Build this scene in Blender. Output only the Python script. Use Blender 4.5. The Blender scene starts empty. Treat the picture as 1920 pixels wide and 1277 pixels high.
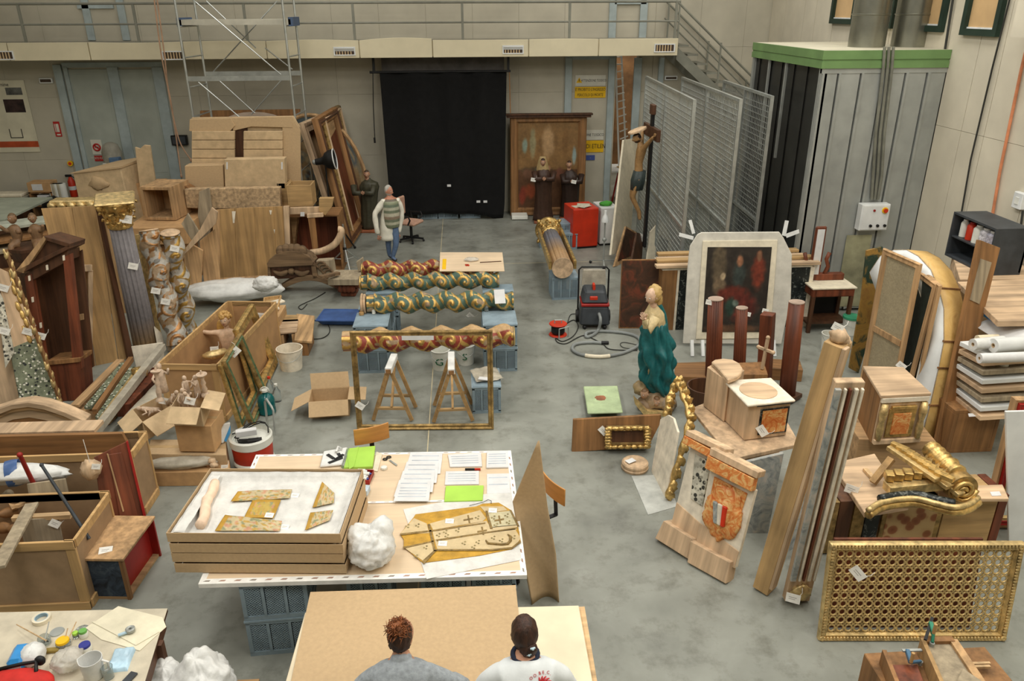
import bpy,bmesh,math,random
from mathutils import Vector as V,Matrix as MX,noise as NZ
from math import sin,cos,pi,radians,sqrt,atan2
random.seed(7)
C=bpy.context.scene.collection
SC=bpy.context.scene
IW,IH,FOC,CZ=1920,1277,1459.0,5.3
def _cam():
 p,y,r=radians(23.2),radians(3.6),radians(-0.25)
 f=V((sin(y)*cos(p),cos(y)*cos(p),-sin(p)));x=V((cos(y),-sin(y),0));u=x.cross(f)
 return x*cos(r)+u*sin(r),u*cos(r)-x*sin(r),f
CX,CU,CF=_cam();CO=V((0,0,CZ))
cd=bpy.data.cameras.new('camera');cam=bpy.data.objects.new('camera',cd);C.objects.link(cam)
cd.sensor_width=36;cd.lens=FOC/IW*36;cd.clip_end=100;cd.clip_start=0.05
m=MX.Identity(4)
for i in range(3):m[i][0],m[i][1],m[i][2],m[i][3]=CX[i],CU[i],-CF[i],CO[i]
cam.matrix_world=m;SC.camera=cam
w=bpy.data.worlds.new('world');SC.world=w;w.use_nodes=True
w.node_tree.nodes['Background'].inputs[0].default_value=(.75,.8,.85,1);w.node_tree.nodes['Background'].inputs[1].default_value=.25
SC.view_settings.view_transform='Standard';SC.view_settings.look='None';SC.view_settings.gamma=1
SC.view_settings.use_curve_mapping=False;SC.view_settings.exposure=0.0
def hall_lamp(x,y,e,sx=1.6,sy=2.6,z=8.4):
 l=bpy.data.lights.new('hall_lamp','AREA');l.shape='RECTANGLE';l.size=sx;l.size_y=sy
 l.energy=e;l.color=(1.0,.975,.92)
 o=bpy.data.objects.new('hall_lamp',l);o.location=(x,y,z);C.objects.link(o)
for x in(-9,-3.2,2.6,6.4):
 for y,e in((1.5,165),(6.0,168),(10.5,130),(15,90),(18.6,62)):
  hall_lamp(x,y,e*(.55 if x<-8 else 1))
def ray(px,py):return CX*((px-IW/2)/FOC)-CU*((py-IH/2)/FOC)+CF
def P(px,py,z=0.0):d=ray(px,py);return CO+d*((z-CZ)/d.z)
def PY(px,py,y):d=ray(px,py);return CO+d*(y/d.y)
def PX(px,py,x):d=ray(px,py);return CO+d*(x/d.x)
class Plane:
 "."
 def __init__(s,a,b,tilt=0):
  s.o=V(a);s.ux=(V(b)-V(a)).normalized();h=V((0,0,1));h=(h-s.ux*h.dot(s.ux)).normalized()
  n=h.cross(s.ux);t=radians(tilt);s.uz=h*cos(t)+n*sin(t);s.n=s.uz.cross(s.ux)
  s.M=MX.Identity(4)
  for i in range(3):s.M[i][0],s.M[i][1],s.M[i][2],s.M[i][3]=s.ux[i],s.n[i],s.uz[i],s.o[i]
  s.W=(V(b)-V(a)).length
 def uv(s,px,py):
  d=ray(px,py);k=(s.o-CO).dot(s.n)/d.dot(s.n);q=CO+d*k-s.o
  return(q.dot(s.ux),q.dot(s.uz))
 def uvs(s,pts):return[s.uv(*p)for p in pts]
 def at(s,x,y,z):return s.o+s.ux*x+s.n*y+s.uz*z
def TR(loc,rz=0,rx=0,ry=0,s=1):
 return MX.Translation(V(loc))@MX.Rotation(radians(rz),4,'Z')@MX.Rotation(radians(ry),4,'Y')@MX.Rotation(radians(rx),4,'X')@MX.Scale(s,4)
def axisM(a,b):
 "."
 a,b=V(a),V(b);z=(b-a).normalized();x=V((0,0,1)).cross(z)
 if x.length<1e-4:x=V((1,0,0))
 x.normalize();y=z.cross(x);M=MX.Identity(4)
 for i in range(3):M[i][0],M[i][1],M[i][2],M[i][3]=x[i],y[i],z[i],a[i]
 return M
def lin(c):
 r=[]
 for v in c[:3]:
  v=v/255.0;r.append(v/12.92 if v<=.04045 else((v+.055)/1.055)**2.4)
 return(*r,1.0)
def mul(c,k):return tuple(min(255,max(0,v*k))for v in c)
MATS={}
def mk(name,c=(128,128,128),rough=.6,metal=0.0,var=.12,sc=4.0,ax=None,bump=.12,stops=None,attr=False,dist=0.0,tex='noise',alpha=1.0,trans=0.0,em=0.0,big=.08):
 mt=bpy.data.materials.new(name);mt.use_nodes=True;nt=mt.node_tree;N,L=nt.nodes,nt.links
 b=N['Principled BSDF'];b.inputs['Roughness'].default_value=rough;b.inputs['Metallic'].default_value=metal
 b.inputs['Specular IOR Level'].default_value=.35
 tc=N.new('ShaderNodeTexCoord');mp=N.new('ShaderNodeMapping');L.new(tc.outputs['Object'],mp.inputs[0])
 s=[sc,sc,sc]
 if ax is not None:s=[sc*3]*3;s[ax]=sc*.18
 mp.inputs['Scale'].default_value=s
 if tex=='voronoi':
  n=N.new('ShaderNodeTexVoronoi');n.inputs['Scale'].default_value=1;fac=n.outputs['Distance']
 else:
  n=N.new('ShaderNodeTexNoise');n.inputs['Scale'].default_value=1;n.inputs['Detail'].default_value=5;n.inputs['Roughness'].default_value=.6
  n.inputs['Distortion'].default_value=dist;fac=n.outputs['Fac']
 L.new(mp.outputs[0],n.inputs['Vector'])
 rp=N.new('ShaderNodeValToRGB');L.new(fac,rp.inputs[0])
 if stops is None:stops=[(.3,mul(c,1-var)),(.7,mul(c,1+var))]
 e=rp.color_ramp.elements
 while len(e)<len(stops):e.new(.5)
 for i,(p,cc)in enumerate(stops):e[i].position=p;e[i].color=lin(cc)
 out=rp.outputs[0]
 if attr:
  at=N.new('ShaderNodeAttribute');at.attribute_name='Col'
  mx=N.new('ShaderNodeMix');mx.data_type='RGBA';mx.blend_type='MULTIPLY';mx.inputs[0].default_value=1
  L.new(at.outputs['Color'],mx.inputs[6]);L.new(out,mx.inputs[7]);out=mx.outputs[2]
  L.new(at.outputs['Alpha'],b.inputs['Metallic'])
 if big:
  n2=N.new('ShaderNodeTexNoise');n2 .inputs['Scale'].default_value=1.7;n2 .inputs['Detail'].default_value=3
  L.new(tc.outputs['Object'],n2 .inputs['Vector'])
  mr=N.new('ShaderNodeMapRange');mr.inputs[1].default_value=.3;mr.inputs[2].default_value=.7
  mr.inputs[3].default_value=1-big*1.6;mr.inputs[4].default_value=1+big;L.new(n2 .outputs['Fac'],mr.inputs[0])
  m2=N.new('ShaderNodeMix');m2 .data_type='RGBA';m2 .blend_type='MULTIPLY';m2 .inputs[0].default_value=1
  L.new(out,m2 .inputs[6]);L.new(mr.outputs[0],m2 .inputs[7]);out=m2 .outputs[2]
 L.new(out,b.inputs['Base Color'])
 if bump:
  bp=N.new('ShaderNodeBump');bp.inputs['Strength'].default_value=bump;bp.inputs['Distance'].default_value=.02
  L.new(fac,bp.inputs['Height']);L.new(bp.outputs[0],b.inputs['Normal'])
 if alpha<1:b.inputs['Alpha'].default_value=alpha
 if trans:b.inputs['Transmission Weight'].default_value=trans
 if em:L.new(out,b.inputs['Emission Color']);b.inputs['Emission Strength'].default_value=em
 MATS[name]=mt;return mt
def chips(name,base,a,b_,sc=14,r=.33):
 "."
 mt=mk(name,base,rough=.45,var=.2,sc=10,bump=.03);nt=mt.node_tree;N,L=nt.nodes,nt.links
 bs=N['Principled BSDF'];cur=bs.inputs['Base Color'].links[0].from_socket
 tc=N.new('ShaderNodeTexCoord')
 for k,col in enumerate((a,b_)):
  vo=N.new('ShaderNodeTexVoronoi');vo.inputs['Scale'].default_value=sc*(1+.23*k);vo.inputs['Randomness'].default_value=1
  mp=N.new('ShaderNodeMapping');mp.inputs['Location'].default_value=(k*3.7,k*1.3,0);L.new(tc.outputs['Object'],mp.inputs[0]);L.new(mp.outputs[0],vo.inputs['Vector'])
  cp=N.new('ShaderNodeMath');cp.operation='LESS_THAN';cp.inputs[1].default_value=r;L.new(vo.outputs['Distance'],cp.inputs[0])
  mx=N.new('ShaderNodeMix');mx.data_type='RGBA';L.new(cp.outputs[0],mx.inputs[0]);L.new(cur,mx.inputs[6]);mx.inputs[7].default_value=lin(col);cur=mx.outputs[2]
 L.new(cur,bs.inputs['Base Color']);return mt
wood_raw=mk('raw_pine',(196,164,122),ax=2,var=.14,sc=5,rough=.7)
wood_rawx=mk('raw_pine_long',(196,164,122),ax=0,var=.14,sc=5,rough=.7)
wood_old=mk('old_timber',(176,142,102),ax=2,var=.2,sc=4,rough=.8,bump=.3,big=.14)
wood_oldx=mk('old_timber_long',(176,142,102),ax=0,var=.2,sc=4,rough=.8,bump=.3,big=.14)
wood_oldy=mk('old_timber_deep',(182,148,106),ax=1,var=.2,sc=4,rough=.8,bump=.3,big=.14)
wood_pale=mk('pale_stripped_wood',(194,166,134),ax=2,var=.18,sc=3,rough=.8,bump=.2,big=.17)
wood_palex=mk('pale_stripped_wood_long',(194,166,134),ax=0,var=.18,sc=3,rough=.8,bump=.2,big=.17)
wood_gold=mk('honey_planks',(170,136,90),ax=2,var=.15,sc=4,rough=.7,big=.12)
wood_goldx=mk('honey_planks_long',(176,144,98),ax=0,var=.15,sc=4,rough=.7,big=.12)
wood_mid=mk('brown_wood',(138,100,62),ax=2,var=.2,sc=4,rough=.65,big=.14)
wood_midx=mk('brown_wood_long',(138,100,62),ax=0,var=.2,sc=4,rough=.65,big=.14)
wood_dark=mk('dark_walnut',(82,54,36),ax=2,var=.22,sc=4,rough=.5,big=.14)
wood_darkx=mk('dark_walnut_long',(82,54,36),ax=0,var=.22,sc=4,rough=.5,big=.14)
wood_red=mk('red_brown_wood',(104,56,36),ax=2,var=.28,sc=4,rough=.5,big=.16)
wood_dust=mk('dusty_carved_wood',(112,90,66),ax=0,var=.22,sc=5,rough=.85,big=.14)
wood_grey=mk('greyed_board',(158,144,120),ax=2,var=.15,sc=5,rough=.85,big=.12)
crate_wood=mk('crate_pine',(190,154,104),ax=2,var=.12,sc=5,rough=.7)
crate_woodx=mk('crate_pine_long',(190,154,104),ax=0,var=.12,sc=5,rough=.7)
hardboard=mk('hardboard',(160,132,100),var=.06,sc=6,rough=.8,bump=.04)
ply=mk('pale_plywood',(220,196,164),ax=0,var=.05,sc=3,rough=.6,bump=.03)
cream=mk('cream_board',(226,212,182),var=.03,sc=3,rough=.6,bump=.02)
card=mk('cardboard',(192,164,126),var=.03,sc=30,rough=.85,bump=.03,big=.025)
card2=mk('pale_cardboard',(200,174,136),var=.07,sc=7,rough=.9,bump=.08)
card3=mk('brown_cardboard',(192,152,106),var=.06,sc=7,rough=.85,bump=.06)
paper=mk('white_paper',(214,214,213),var=.03,sc=9,rough=.7,bump=.03,big=.02)
tissue=mk('tissue_paper',(214,212,206),var=.06,sc=9,rough=.75,bump=.5,big=.04)
tagpaper=mk('tag_card',(236,234,226),var=.05,sc=12,rough=.8,bump=0,big=0)
whitebag=mk('white_plastic_film',(220,220,216),var=.05,sc=9,rough=.35,bump=.4,big=.03)
film=mk('clear_plastic_film',(214,210,200),var=.1,sc=8,rough=.25,bump=.5,alpha=.55)
film2=mk('dusty_plastic_film',(190,182,164),var=.12,sc=6,rough=.35,bump=.5,alpha=.75)
linen=mk('linen_cloth',(222,212,188),var=.05,sc=10,rough=.9,bump=.15)
gilt=mk('gilding',(200,168,106),rough=.36,metal=.75,var=.25,sc=12,bump=.25,big=.15)
giltd=mk('old_dark_gilding',(152,126,80),rough=.42,metal=.6,var=.3,sc=12,bump=.25,big=.15)
giltp=mk('pale_gilding',(206,180,126),rough=.4,metal=.6,var=.2,sc=14,bump=.3,big=.12)
gesso=mk('gesso_white',(222,212,192),var=.1,sc=7,rough=.8,bump=.2)
relief=mk('painted_relief',(250,250,250),var=.12,sc=18,rough=.42,attr=True,bump=.2,stops=[(.3,(214,214,214)),(.7,(255,255,255))])
paintm=mk('painted_surface',(250,250,250),rough=.5,attr=True,bump=.06,sc=16,stops=[(.3,(222,222,222)),(.7,(255,255,255))])
steel=mk('galvanised_steel',(162,165,160),rough=.42,metal=.3,var=.04,sc=3,bump=0)
alu=mk('aluminium_tube',(186,190,186),rough=.35,metal=.7,var=.06,sc=8,bump=.02)
railm=mk('grey_railing_paint',(128,128,116),rough=.5,var=.06,bump=0)
postm=mk('blue_grey_steel_paint',(168,180,180),rough=.5,var=.05,bump=0)
wallm=mk('wall_panel_paint',(188,182,164),rough=.75,var=.03,sc=1.2,bump=.02,big=.04)
wallr=mk('wall_panel_light',(206,198,178),rough=.75,var=.03,sc=1.2,bump=.02,big=.04)
doorm=mk('door_leaf_paint',(170,176,166),rough=.6,var=.03,sc=1.5,bump=.02)
fasc=mk('cream_fascia',(214,204,174),rough=.55,var=.02,sc=2,bump=.02,big=.03)
dark=mk('black_plastic',(24,24,24),rough=.5,var=.2,bump=.03)
darkgrey=mk('dark_grey_plastic',(58,62,66),rough=.5,var=.15,bump=.03)
blackcloth=mk('black_cloth',(14,14,14),rough=.95,var=.3,sc=8,bump=.05)
blueplast=mk('blue_grey_crate_plastic',(136,154,164),rough=.45,var=.08,sc=6,bump=.02)
bluetray=mk('blue_plastic',(62,92,146),rough=.45,var=.1,sc=6,bump=.03)
redm=mk('red_paint',(196,52,26),rough=.4,var=.06,bump=.02)
redd=mk('dark_red_plastic',(150,34,28),rough=.4,var=.1,bump=.02)
whitem=mk('white_enamel',(222,224,222),rough=.4,var=.03,bump=.01)
whitepl=mk('white_plastic',(226,226,216),rough=.45,var=.05,bump=.02)
greenm=mk('light_green_enamel',(178,196,152),rough=.45,var=.08,sc=6,bump=.03,big=.12)
greenf=mk('lime_green_folder',(170,214,84),rough=.6,var=.03,bump=0)
boothg=mk('booth_green_band',(110,142,88),rough=.5,var=.05,sc=2,bump=.01)
yellowm=mk('sign_yellow',(236,188,24),rough=.5,var=.03,bump=0)
signw=mk('sign_white',(216,214,200),rough=.5,var=.02,bump=0)
signr=mk('sign_red',(186,40,36),rough=.5,var=.03,bump=0)
signb=mk('sign_blue',(72,92,160),rough=.5,var=.03,bump=0)
ink2=mk('faded_ink',(176,172,168),bump=0);ink=mk('black_ink',(36,34,32),rough=.6,var=.05,bump=0)
inkr=mk('red_ink',(196,52,58),rough=.6,var=.05,bump=0)
inkg=mk('green_ink',(28,96,62),rough=.6,var=.05,bump=0)
orange_m=mk('orange_marbling',rough=.4,sc=9,dist=2.2,bump=.03,stops=[(.3,(198,92,40)),(.48,(214,138,74)),(.6,(226,186,122)),(.75,(186,80,40))])
black_m=mk('black_marbling',rough=.35,sc=8,dist=2.5,bump=.02,stops=[(.3,(20,24,24)),(.55,(34,40,40)),(.62,(120,124,118)),(.68,(30,34,34))])
blue_m=mk('blue_black_marbling',rough=.45,sc=8,dist=1.5,bump=.05,stops=[(.3,(24,30,40)),(.5,(52,64,78)),(.66,(74,86,96)),(.8,(30,36,46))])
grey_m=mk('grey_blue_marbling',rough=.5,sc=6,dist=2,bump=.05,stops=[(.3,(110,118,120)),(.5,(158,162,158)),(.7,(190,180,168))])
green_chip=chips('green_stone_painting',(112,118,96),(36,40,38),(206,204,188),17,.3)
white_chip=chips('white_stone_painting',(186,182,166),(58,58,52),(150,146,130),16,.34)
red_cell=mk('red_cell_painting',rough=.5,tex='voronoi',sc=9,bump=.05,stops=[(.0,(126,72,44)),(.42,(150,96,60)),(.55,(190,158,110)),(.8,(196,166,118))])
skin=mk('skin',(206,152,122),rough=.55,var=.05,bump=.02)
glassm=mk('clear_glass',(225,232,230),rough=.06,var=.02,bump=0,trans=.85,big=0)
teal_gl=mk('teal_plastic',(18,104,104),rough=.2,var=.1,bump=.02,trans=.3)
hose=mk('grey_hose',(132,136,134),rough=.5,var=.06,bump=.02)
cable=mk('dark_cable',(46,46,42),rough=.6,bump=0)
class MB:
 def __init__(s):s.v,s.f,s.c=[],[],{}
 def add(s,vs,fs,M=None,col=None):
  b=len(s.v)
  for i,p in enumerate(vs):
   p=V(p);s.v.append(M@p if M else p)
   if col is not None:s.c[b+i]=col if not callable(col)else col(p)
  for f in fs:s.f.append(tuple(i+b for i in f))
  return s
 def hexa(s,lo,hi,M=None,col=None):
  return s.add(list(lo)+list(hi),[(3,2,1,0),(4,5,6,7),(0,1,5,4),(1,2,6,5),(2,3,7,6),(3,0,4,7)],M,col)
 def box(s,x0,x1,y0,y1,z0,z1,M=None,col=None):
  return s.hexa([(x0,y0,z0),(x1,y0,z0),(x1,y1,z0),(x0,y1,z0)],[(x0,y0,z1),(x1,y0,z1),(x1,y1,z1),(x0,y1,z1)],M,col)
 def bar(s,a,b,wx,wy=None,M=None,up=(0,0,1),col=None):
  a,b=V(a),V(b);wy=wy or wx;d=(b-a).normalized();x=V(up).cross(d)
  if x.length<1e-3:x=V((1,0,0)).cross(d)
  x.normalize();y=d.cross(x);q=[(-1,-1),(1,-1),(1,1),(-1,1)]
  return s.hexa([a+x*(i*wx/2)+y*(j*wy/2)for i,j in q],[b+x*(i*wx/2)+y*(j*wy/2)for i,j in q],M,col)
 def prism(s,poly,y0,y1,M=None,col=None):
  "."
  a=sum(poly[i-1][0]*poly[i][1]-poly[i][0]*poly[i-1][1]for i in range(len(poly)))
  if a<0:poly=poly[::-1]
  n=len(poly);vs=[(x,y0,z)for x,z in poly]+[(x,y1,z)for x,z in poly]
  fs=[tuple(range(n)),tuple(range(2*n-1,n-1,-1))]+[(i,i+n,(i+1)%n+n,(i+1)%n)for i in range(n)]
  return s.add(vs,fs,M,col)
 def zprism(s,poly,z0,z1,M=None,col=None):
  "."
  a=sum(poly[i-1][0]*poly[i][1]-poly[i][0]*poly[i-1][1]for i in range(len(poly)))
  if a<0:poly=poly[::-1]
  n=len(poly);vs=[(p[0],p[1],z0)for p in poly]+[(p[0],p[1],z1)for p in poly]
  fs=[tuple(range(n-1,-1,-1)),tuple(range(n,2*n))]+[(i,(i+1)%n,(i+1)%n+n,i+n)for i in range(n)]
  return s.add(vs,fs,M,col)
 def tube(s,pts,r,n=8,closed=False,M=None,col=None):
  pts=[V(p)for p in pts];m=len(pts);vs,fs=[],[];px=None
  for i,p in enumerate(pts):
   a=pts[i-1]if(i or closed)else p;b=pts[(i+1)%m]if(i<m-1 or closed)else p
   d=(b-a).normalized();x=px-d*px.dot(d)if px else V((0,0,1)).cross(d)
   if x.length<1e-3:x=V((1,0,0)).cross(d)
   if x.length<1e-3:x=V((0,1,0)).cross(d)
   x.normalize();px=x;y=d.cross(x);rr=r[i]if isinstance(r,(list,tuple))else r
   vs+=[p+(x*cos(2*pi*k/n)+y*sin(2*pi*k/n))*rr for k in range(n)]
  for i in range(m if closed else m-1):
   j=(i+1)%m
   fs+=[(i*n+k,i*n+(k+1)%n,j*n+(k+1)%n,j*n+k)for k in range(n)]
  if not closed:fs+=[tuple(range(n-1,-1,-1)),tuple((m-1)*n+k for k in range(n))]
  return s.add(vs,fs,M,col)
 def cyl(s,a,b,r0,r1=None,n=14,M=None,col=None):return s.tube([a,b],[r0,r1 if r1 is not None else r0],n,False,M,col)
 def lathe(s,prof,n=24,M=None,col=None,fn=None,cap=True):
  "."
  vs,fs=[],[];m=len(prof)
  for i,(r,z)in enumerate(prof):
   for k in range(n):
    t=2*pi*k/n;q=r*(fn(t,i)if fn else 1);vs.append((q*cos(t),q*sin(t),z))
  for i in range(m-1):fs+=[(i*n+k,i*n+(k+1)%n,(i+1)*n+(k+1)%n,(i+1)*n+k)for k in range(n)]
  if cap:fs+=[tuple(range(n-1,-1,-1)),tuple((m-1)*n+k for k in range(n))]
  return s.add(vs,fs,M,col)
 def ball(s,c,r,n=12,M=None,col=None,fn=None):
  c=V(c);r=V(r)if not isinstance(r,(int,float))else V((r,r,r));vs,fs=[],[];m=n//2+1
  for i in range(m+1):
   a=pi*i/m
   for k in range(n):
    t=2*pi*k/n;d=V((sin(a)*cos(t),sin(a)*sin(t),-cos(a)));q=fn(d)if fn else 1
    vs.append(c+V((d.x*r.x,d.y*r.y,d.z*r.z))*q)
  for i in range(m):fs+=[(i*n+k,i*n+(k+1)%n,(i+1)*n+(k+1)%n,(i+1)*n+k)for k in range(n)]
  return s.add(vs,fs,M,col)
 def grid(s,nx,ny,fn,thick=0,M=None,colfn=None):
  "."
  vs,cs=[],[]
  for j in range(ny+1):
   for i in range(nx+1):
    vs.append(V(fn(i/nx,j/ny)));cs.append(colfn(i/nx,j/ny)if colfn else None)
  w=nx+1;fs=[(j*w+i,j*w+i+1,(j+1)*w+i+1,(j+1)*w+i)for j in range(ny)for i in range(nx)]
  if thick:
   t=V(thick);n0=len(vs);vs+=[p+t for p in vs];cs+=cs
   fs+=[tuple(n0+q for q in f[::-1])for f in fs]
   ed=[j*w for j in range(ny,-1,-1)]+list(range(1,nx+1))+[j*w+nx for j in range(1,ny+1)]+[ny*w+i for i in range(nx-1,0,-1)]
   fs+=[(ed[k],ed[k-1],ed[k-1]+n0,ed[k]+n0)for k in range(len(ed))]
  b=len(s.v);s.add(vs,fs,M)
  if colfn:
   for i,c in enumerate(cs):s.c[b+i]=c
  return s
 def mesh(s,name):
  me=bpy.data.meshes.new(name);me.from_pydata(s.v,[],s.f)
  if s.c:
   a=me.color_attributes.new('Col','FLOAT_COLOR','POINT');buf=[]
   for i in range(len(s.v)):
    c=s.c.get(i,(200,200,200));q=lin(c);buf+=[q[0],q[1],q[2],c[3]if len(c)>3 else 0.0]
   a.data.foreach_set('color',buf)
  me.update();return me
def setp(o,label,cat,group=None,kind=None):
 if label:o['label']=label
 if cat:o['category']=cat
 if group:o['group']=group
 if kind:o['kind']=kind
def obj(mb,name,mat,parent=None,M=None,label=None,cat=None,group=None,smooth=False,bev=0,kind=None,recalc=False):
 me=mb.mesh(name)if isinstance(mb,MB)else mb
 if isinstance(mb,MB):
  if recalc or smooth:
   bm=bmesh.new();bm.from_mesh(me);bmesh.ops.remove_doubles(bm,verts=bm.verts,dist=1e-5);bmesh.ops.recalc_face_normals(bm,faces=bm.faces);bm.to_mesh(me);bm.free()
  if smooth:me.polygons.foreach_set('use_smooth',[True]*len(me.polygons));
  if smooth and smooth!=2:
   try:me.set_sharp_from_angle(angle=radians(42))
   except Exception:pass
  me.materials.append(mat)
 o=bpy.data.objects.new(name,me);C.objects.link(o)
 if parent:o.parent=parent
 if M is not None:o.matrix_basis=M
 if bev:b=o.modifiers.new('edge','BEVEL');b.width=bev;b.segments=1;b.limit_method='ANGLE'
 setp(o,label,cat,group,kind);return o
def root(name,label,cat,M=None,group=None):
 o=bpy.data.objects.new(name,None);C.objects.link(o);o.empty_display_size=.1
 if M is not None:o.matrix_basis=M if isinstance(M,MX)else TR(M)
 setp(o,label,cat,group);return o
def copy_tree(o,parent=None,M=None,label=None):
 c=o.copy();C.objects.link(c);c.parent=parent
 if M is not None:c.matrix_basis=M
 if label:c['label']=label
 for ch in list(o.children):copy_tree(ch,c)
 return c
def text(s,size,mat,parent,M,name='lettering',sx=1.0,align='CENTER'):
 cu=bpy.data.curves.new(name,'FONT');cu.body=s;cu.size=size;cu.align_x=align;cu.align_y='CENTER';cu.extrude=.0008;cu.resolution_u=2
 cu.materials.append(mat);o=bpy.data.objects.new(name,cu);C.objects.link(o);o.parent=parent
 o.matrix_basis=M@MX.Rotation(pi/2,4,'X')@MX.Diagonal((sx,1,1,1))
 dg=bpy.context.evaluated_depsgraph_get();me=bpy.data.meshes.new_from_object(o.evaluated_get(dg));q=bpy.data.objects.new(name,me);C.objects.link(q);q.parent=parent;q.matrix_basis=o.matrix_basis
 bpy.data.objects.remove(o);bpy.data.curves.remove(cu);return q
def mitred(parent,W,H,w,d,mat,x0=0,z0=0,y0=0,name='frame_rail',prof=None,bev=.004):
 "."
 prof=prof or[(0,.55),(.12,1),(.45,.75),(.8,.9),(1,.3)]
 out=[]
 cs=[((0,0),(W,0),(1,1),(-1,1)),((W,0),(W,H),(-1,1),(-1,-1)),((W,H),(0,H),(-1,-1),(1,-1)),((0,H),(0,0),(1,-1),(1,1))]
 for a,b,da,db in cs:
  mb=MB();ra,rb=[],[]
  for t,h in prof:
   ra.append((x0+a[0]+da[0]*t*w,y0-d*h,z0+a[1]+da[1]*t*w));rb.append((x0+b[0]+db[0]*t*w,y0-d*h,z0+b[1]+db[1]*t*w))
  for t in(1,0):
   ra.append((x0+a[0]+da[0]*t*w,y0,z0+a[1]+da[1]*t*w));rb.append((x0+b[0]+db[0]*t*w,y0,z0+b[1]+db[1]*t*w))
  n=len(ra);mb.add(ra+rb,[tuple(range(n)),tuple(range(2*n-1,n-1,-1))]+[(i,i+n,(i+1)%n+n,(i+1)%n)for i in range(n)])
  out.append(obj(mb,name,mat,parent,recalc=True))
 return out
def skin_mesh(chains,sub=1):
 "."
 vs,es,rad,ix=[],[],[],{}
 for ch in chains:
  pr=None
  for q in ch:
   k=(round(q[0],3),round(q[1],3),round(q[2],3))
   if k not in ix:ix[k]=len(vs);vs.append(q[:3]);rad.append(q[3])
   if pr is not None and pr!=ix[k]:es.append((pr,ix[k]))
   pr=ix[k]
 me=bpy.data.meshes.new('tmp');me.from_pydata(vs,es,[]);o=bpy.data.objects.new('tmp',me);C.objects.link(o)
 o.modifiers.new('s','SKIN')
 for i,d in enumerate(me.skin_vertices[0].data):
  r=rad[i];d.radius=(r,r)if not isinstance(r,tuple)else r;d.use_root=(i==0)
 if sub:o.modifiers.new('u','SUBSURF').levels=sub
 dg=bpy.context.evaluated_depsgraph_get();dg.update();ev=o.evaluated_get(dg);m2=ev.to_mesh()
 r=([v.co.copy()for v in m2 .vertices],[tuple(p.vertices)for p in m2 .polygons]);ev.to_mesh_clear()
 bpy.data.objects.remove(o);bpy.data.meshes.remove(me);return r
def add_hand(mb,w,d,up,col,s=1.0,curl=.5):
 "."
 w,d,up=V(w),V(d).normalized(),V(up);up=(up-d*up.dot(d)).normalized();x=d.cross(up)
 p=w+d*.045*s;ch=[[(*w,.021*s),(*p,.024*s)]];mb.add(*skin_mesh(ch,1),None,col)
 for k,(off,ln)in enumerate(((-.028,.062),(-.010,.075),(.010,.07),(.027,.055))):
  a=w+d*.06*s+x*off*s;b=a+(d*cos(curl*.5)-up*sin(curl*.5))*ln*.5*s;c=b+(d*cos(curl*1.6)-up*sin(curl*1.6))*ln*.5*s
  mb.tube([a-d*.012*s,a,b,c],[.009*s,.009*s,.008*s,.006*s],6,False,None,col)
 a=w+d*.03*s-x*.024*s;b=a+(d*.6-x*.7-up*.2).normalized()*.03*s;c=b+(d*.9-x*.2-up*.35).normalized()*.028*s
 mb.tube([a,b,c],[.012*s,.01*s,.007*s],6,False,None,col)
def add_head(mb,M,s=1.0,col=(206,152,122),lip=(176,104,92),eye=(240,236,228),beard=None,hairline=None):
 "."
 def fn(d):
  q=1.0
  if d.z<0:q*=1-.16*(-d.z)*(abs(d.x)**.6)
  return q
 def ad(p):
  p=V(p);f=max(0,-p.y/.09)
  if f>0:
   nose=math.exp(-(p.x/.013)**2)*max(0,1-abs((p.z+.012)/.034))*.026*(1.25 if p.z<-.01 else 1)
   p.y-=nose*f
   p.y+=math.exp(-((abs(p.x)-.032)/.016)**2-((p.z-.012)/.014)**2)*.012*f
   p.y-=math.exp(-((p.z-.034)/.014)**2)*.005*f
   p.y-=math.exp(-(p.x/.022)**2-((p.z+.088)/.018)**2)*.012*f
   p.y-=math.exp(-(p.x/.022)**2-((p.z+.052)/.008)**2)*.006*f
  return p
 t=MB();t.ball((0,0,0),(.076,.096,.115),28,None,None,fn)
 vs=[ad(p)for p in t.v]
 def cf(p):
  if p.y<-.06 and abs(p.x)<.024 and-.062<p.z<-.046:return lip
  if beard and p.z<-.035 and p.y<.03 and not(abs(p.x)<.02 and-.064<p.z<-.045):return beard
  if hairline and(p.z>.062 or(p.y>.02 and p.z>-.03)):return hairline
  return col
 b=len(mb.v);S=M@MX.Scale(s,4);mb.add(vs,t.f,S)
 for i,p in enumerate(vs):mb.c[b+i]=cf(p)
 for sx in(-1,1):
  mb.ball((sx*.031,-.082,.012),(.0125,.009,.0075),10,S,eye);mb.ball((sx*.031,-.0895,.012),(.0055,.003,.0055),8,S,(50,40,32))
  mb.ball((sx*.077,.008,-.004),(.01,.02,.032),10,S,col)
def acanthus(mb,t,z0,z1,r0,r1,w,M=None,col=None):
 "."
 def fn(u,v):
  a=t+(u-.5)*w*(1-.55*v*v)*(1+.22*cos(v*16));rr=r0+(r1-r0)*v**2+.02*sin(pi*u);z=z0+(z1-z0)*min(1,v*1.15)-(.05*(v-.85)/.15 if v>.85 else 0)
  return(rr*cos(a),rr*sin(a),z)
 mb.grid(8,12,fn,(-.015*cos(t),-.015*sin(t),0),M)
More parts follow.
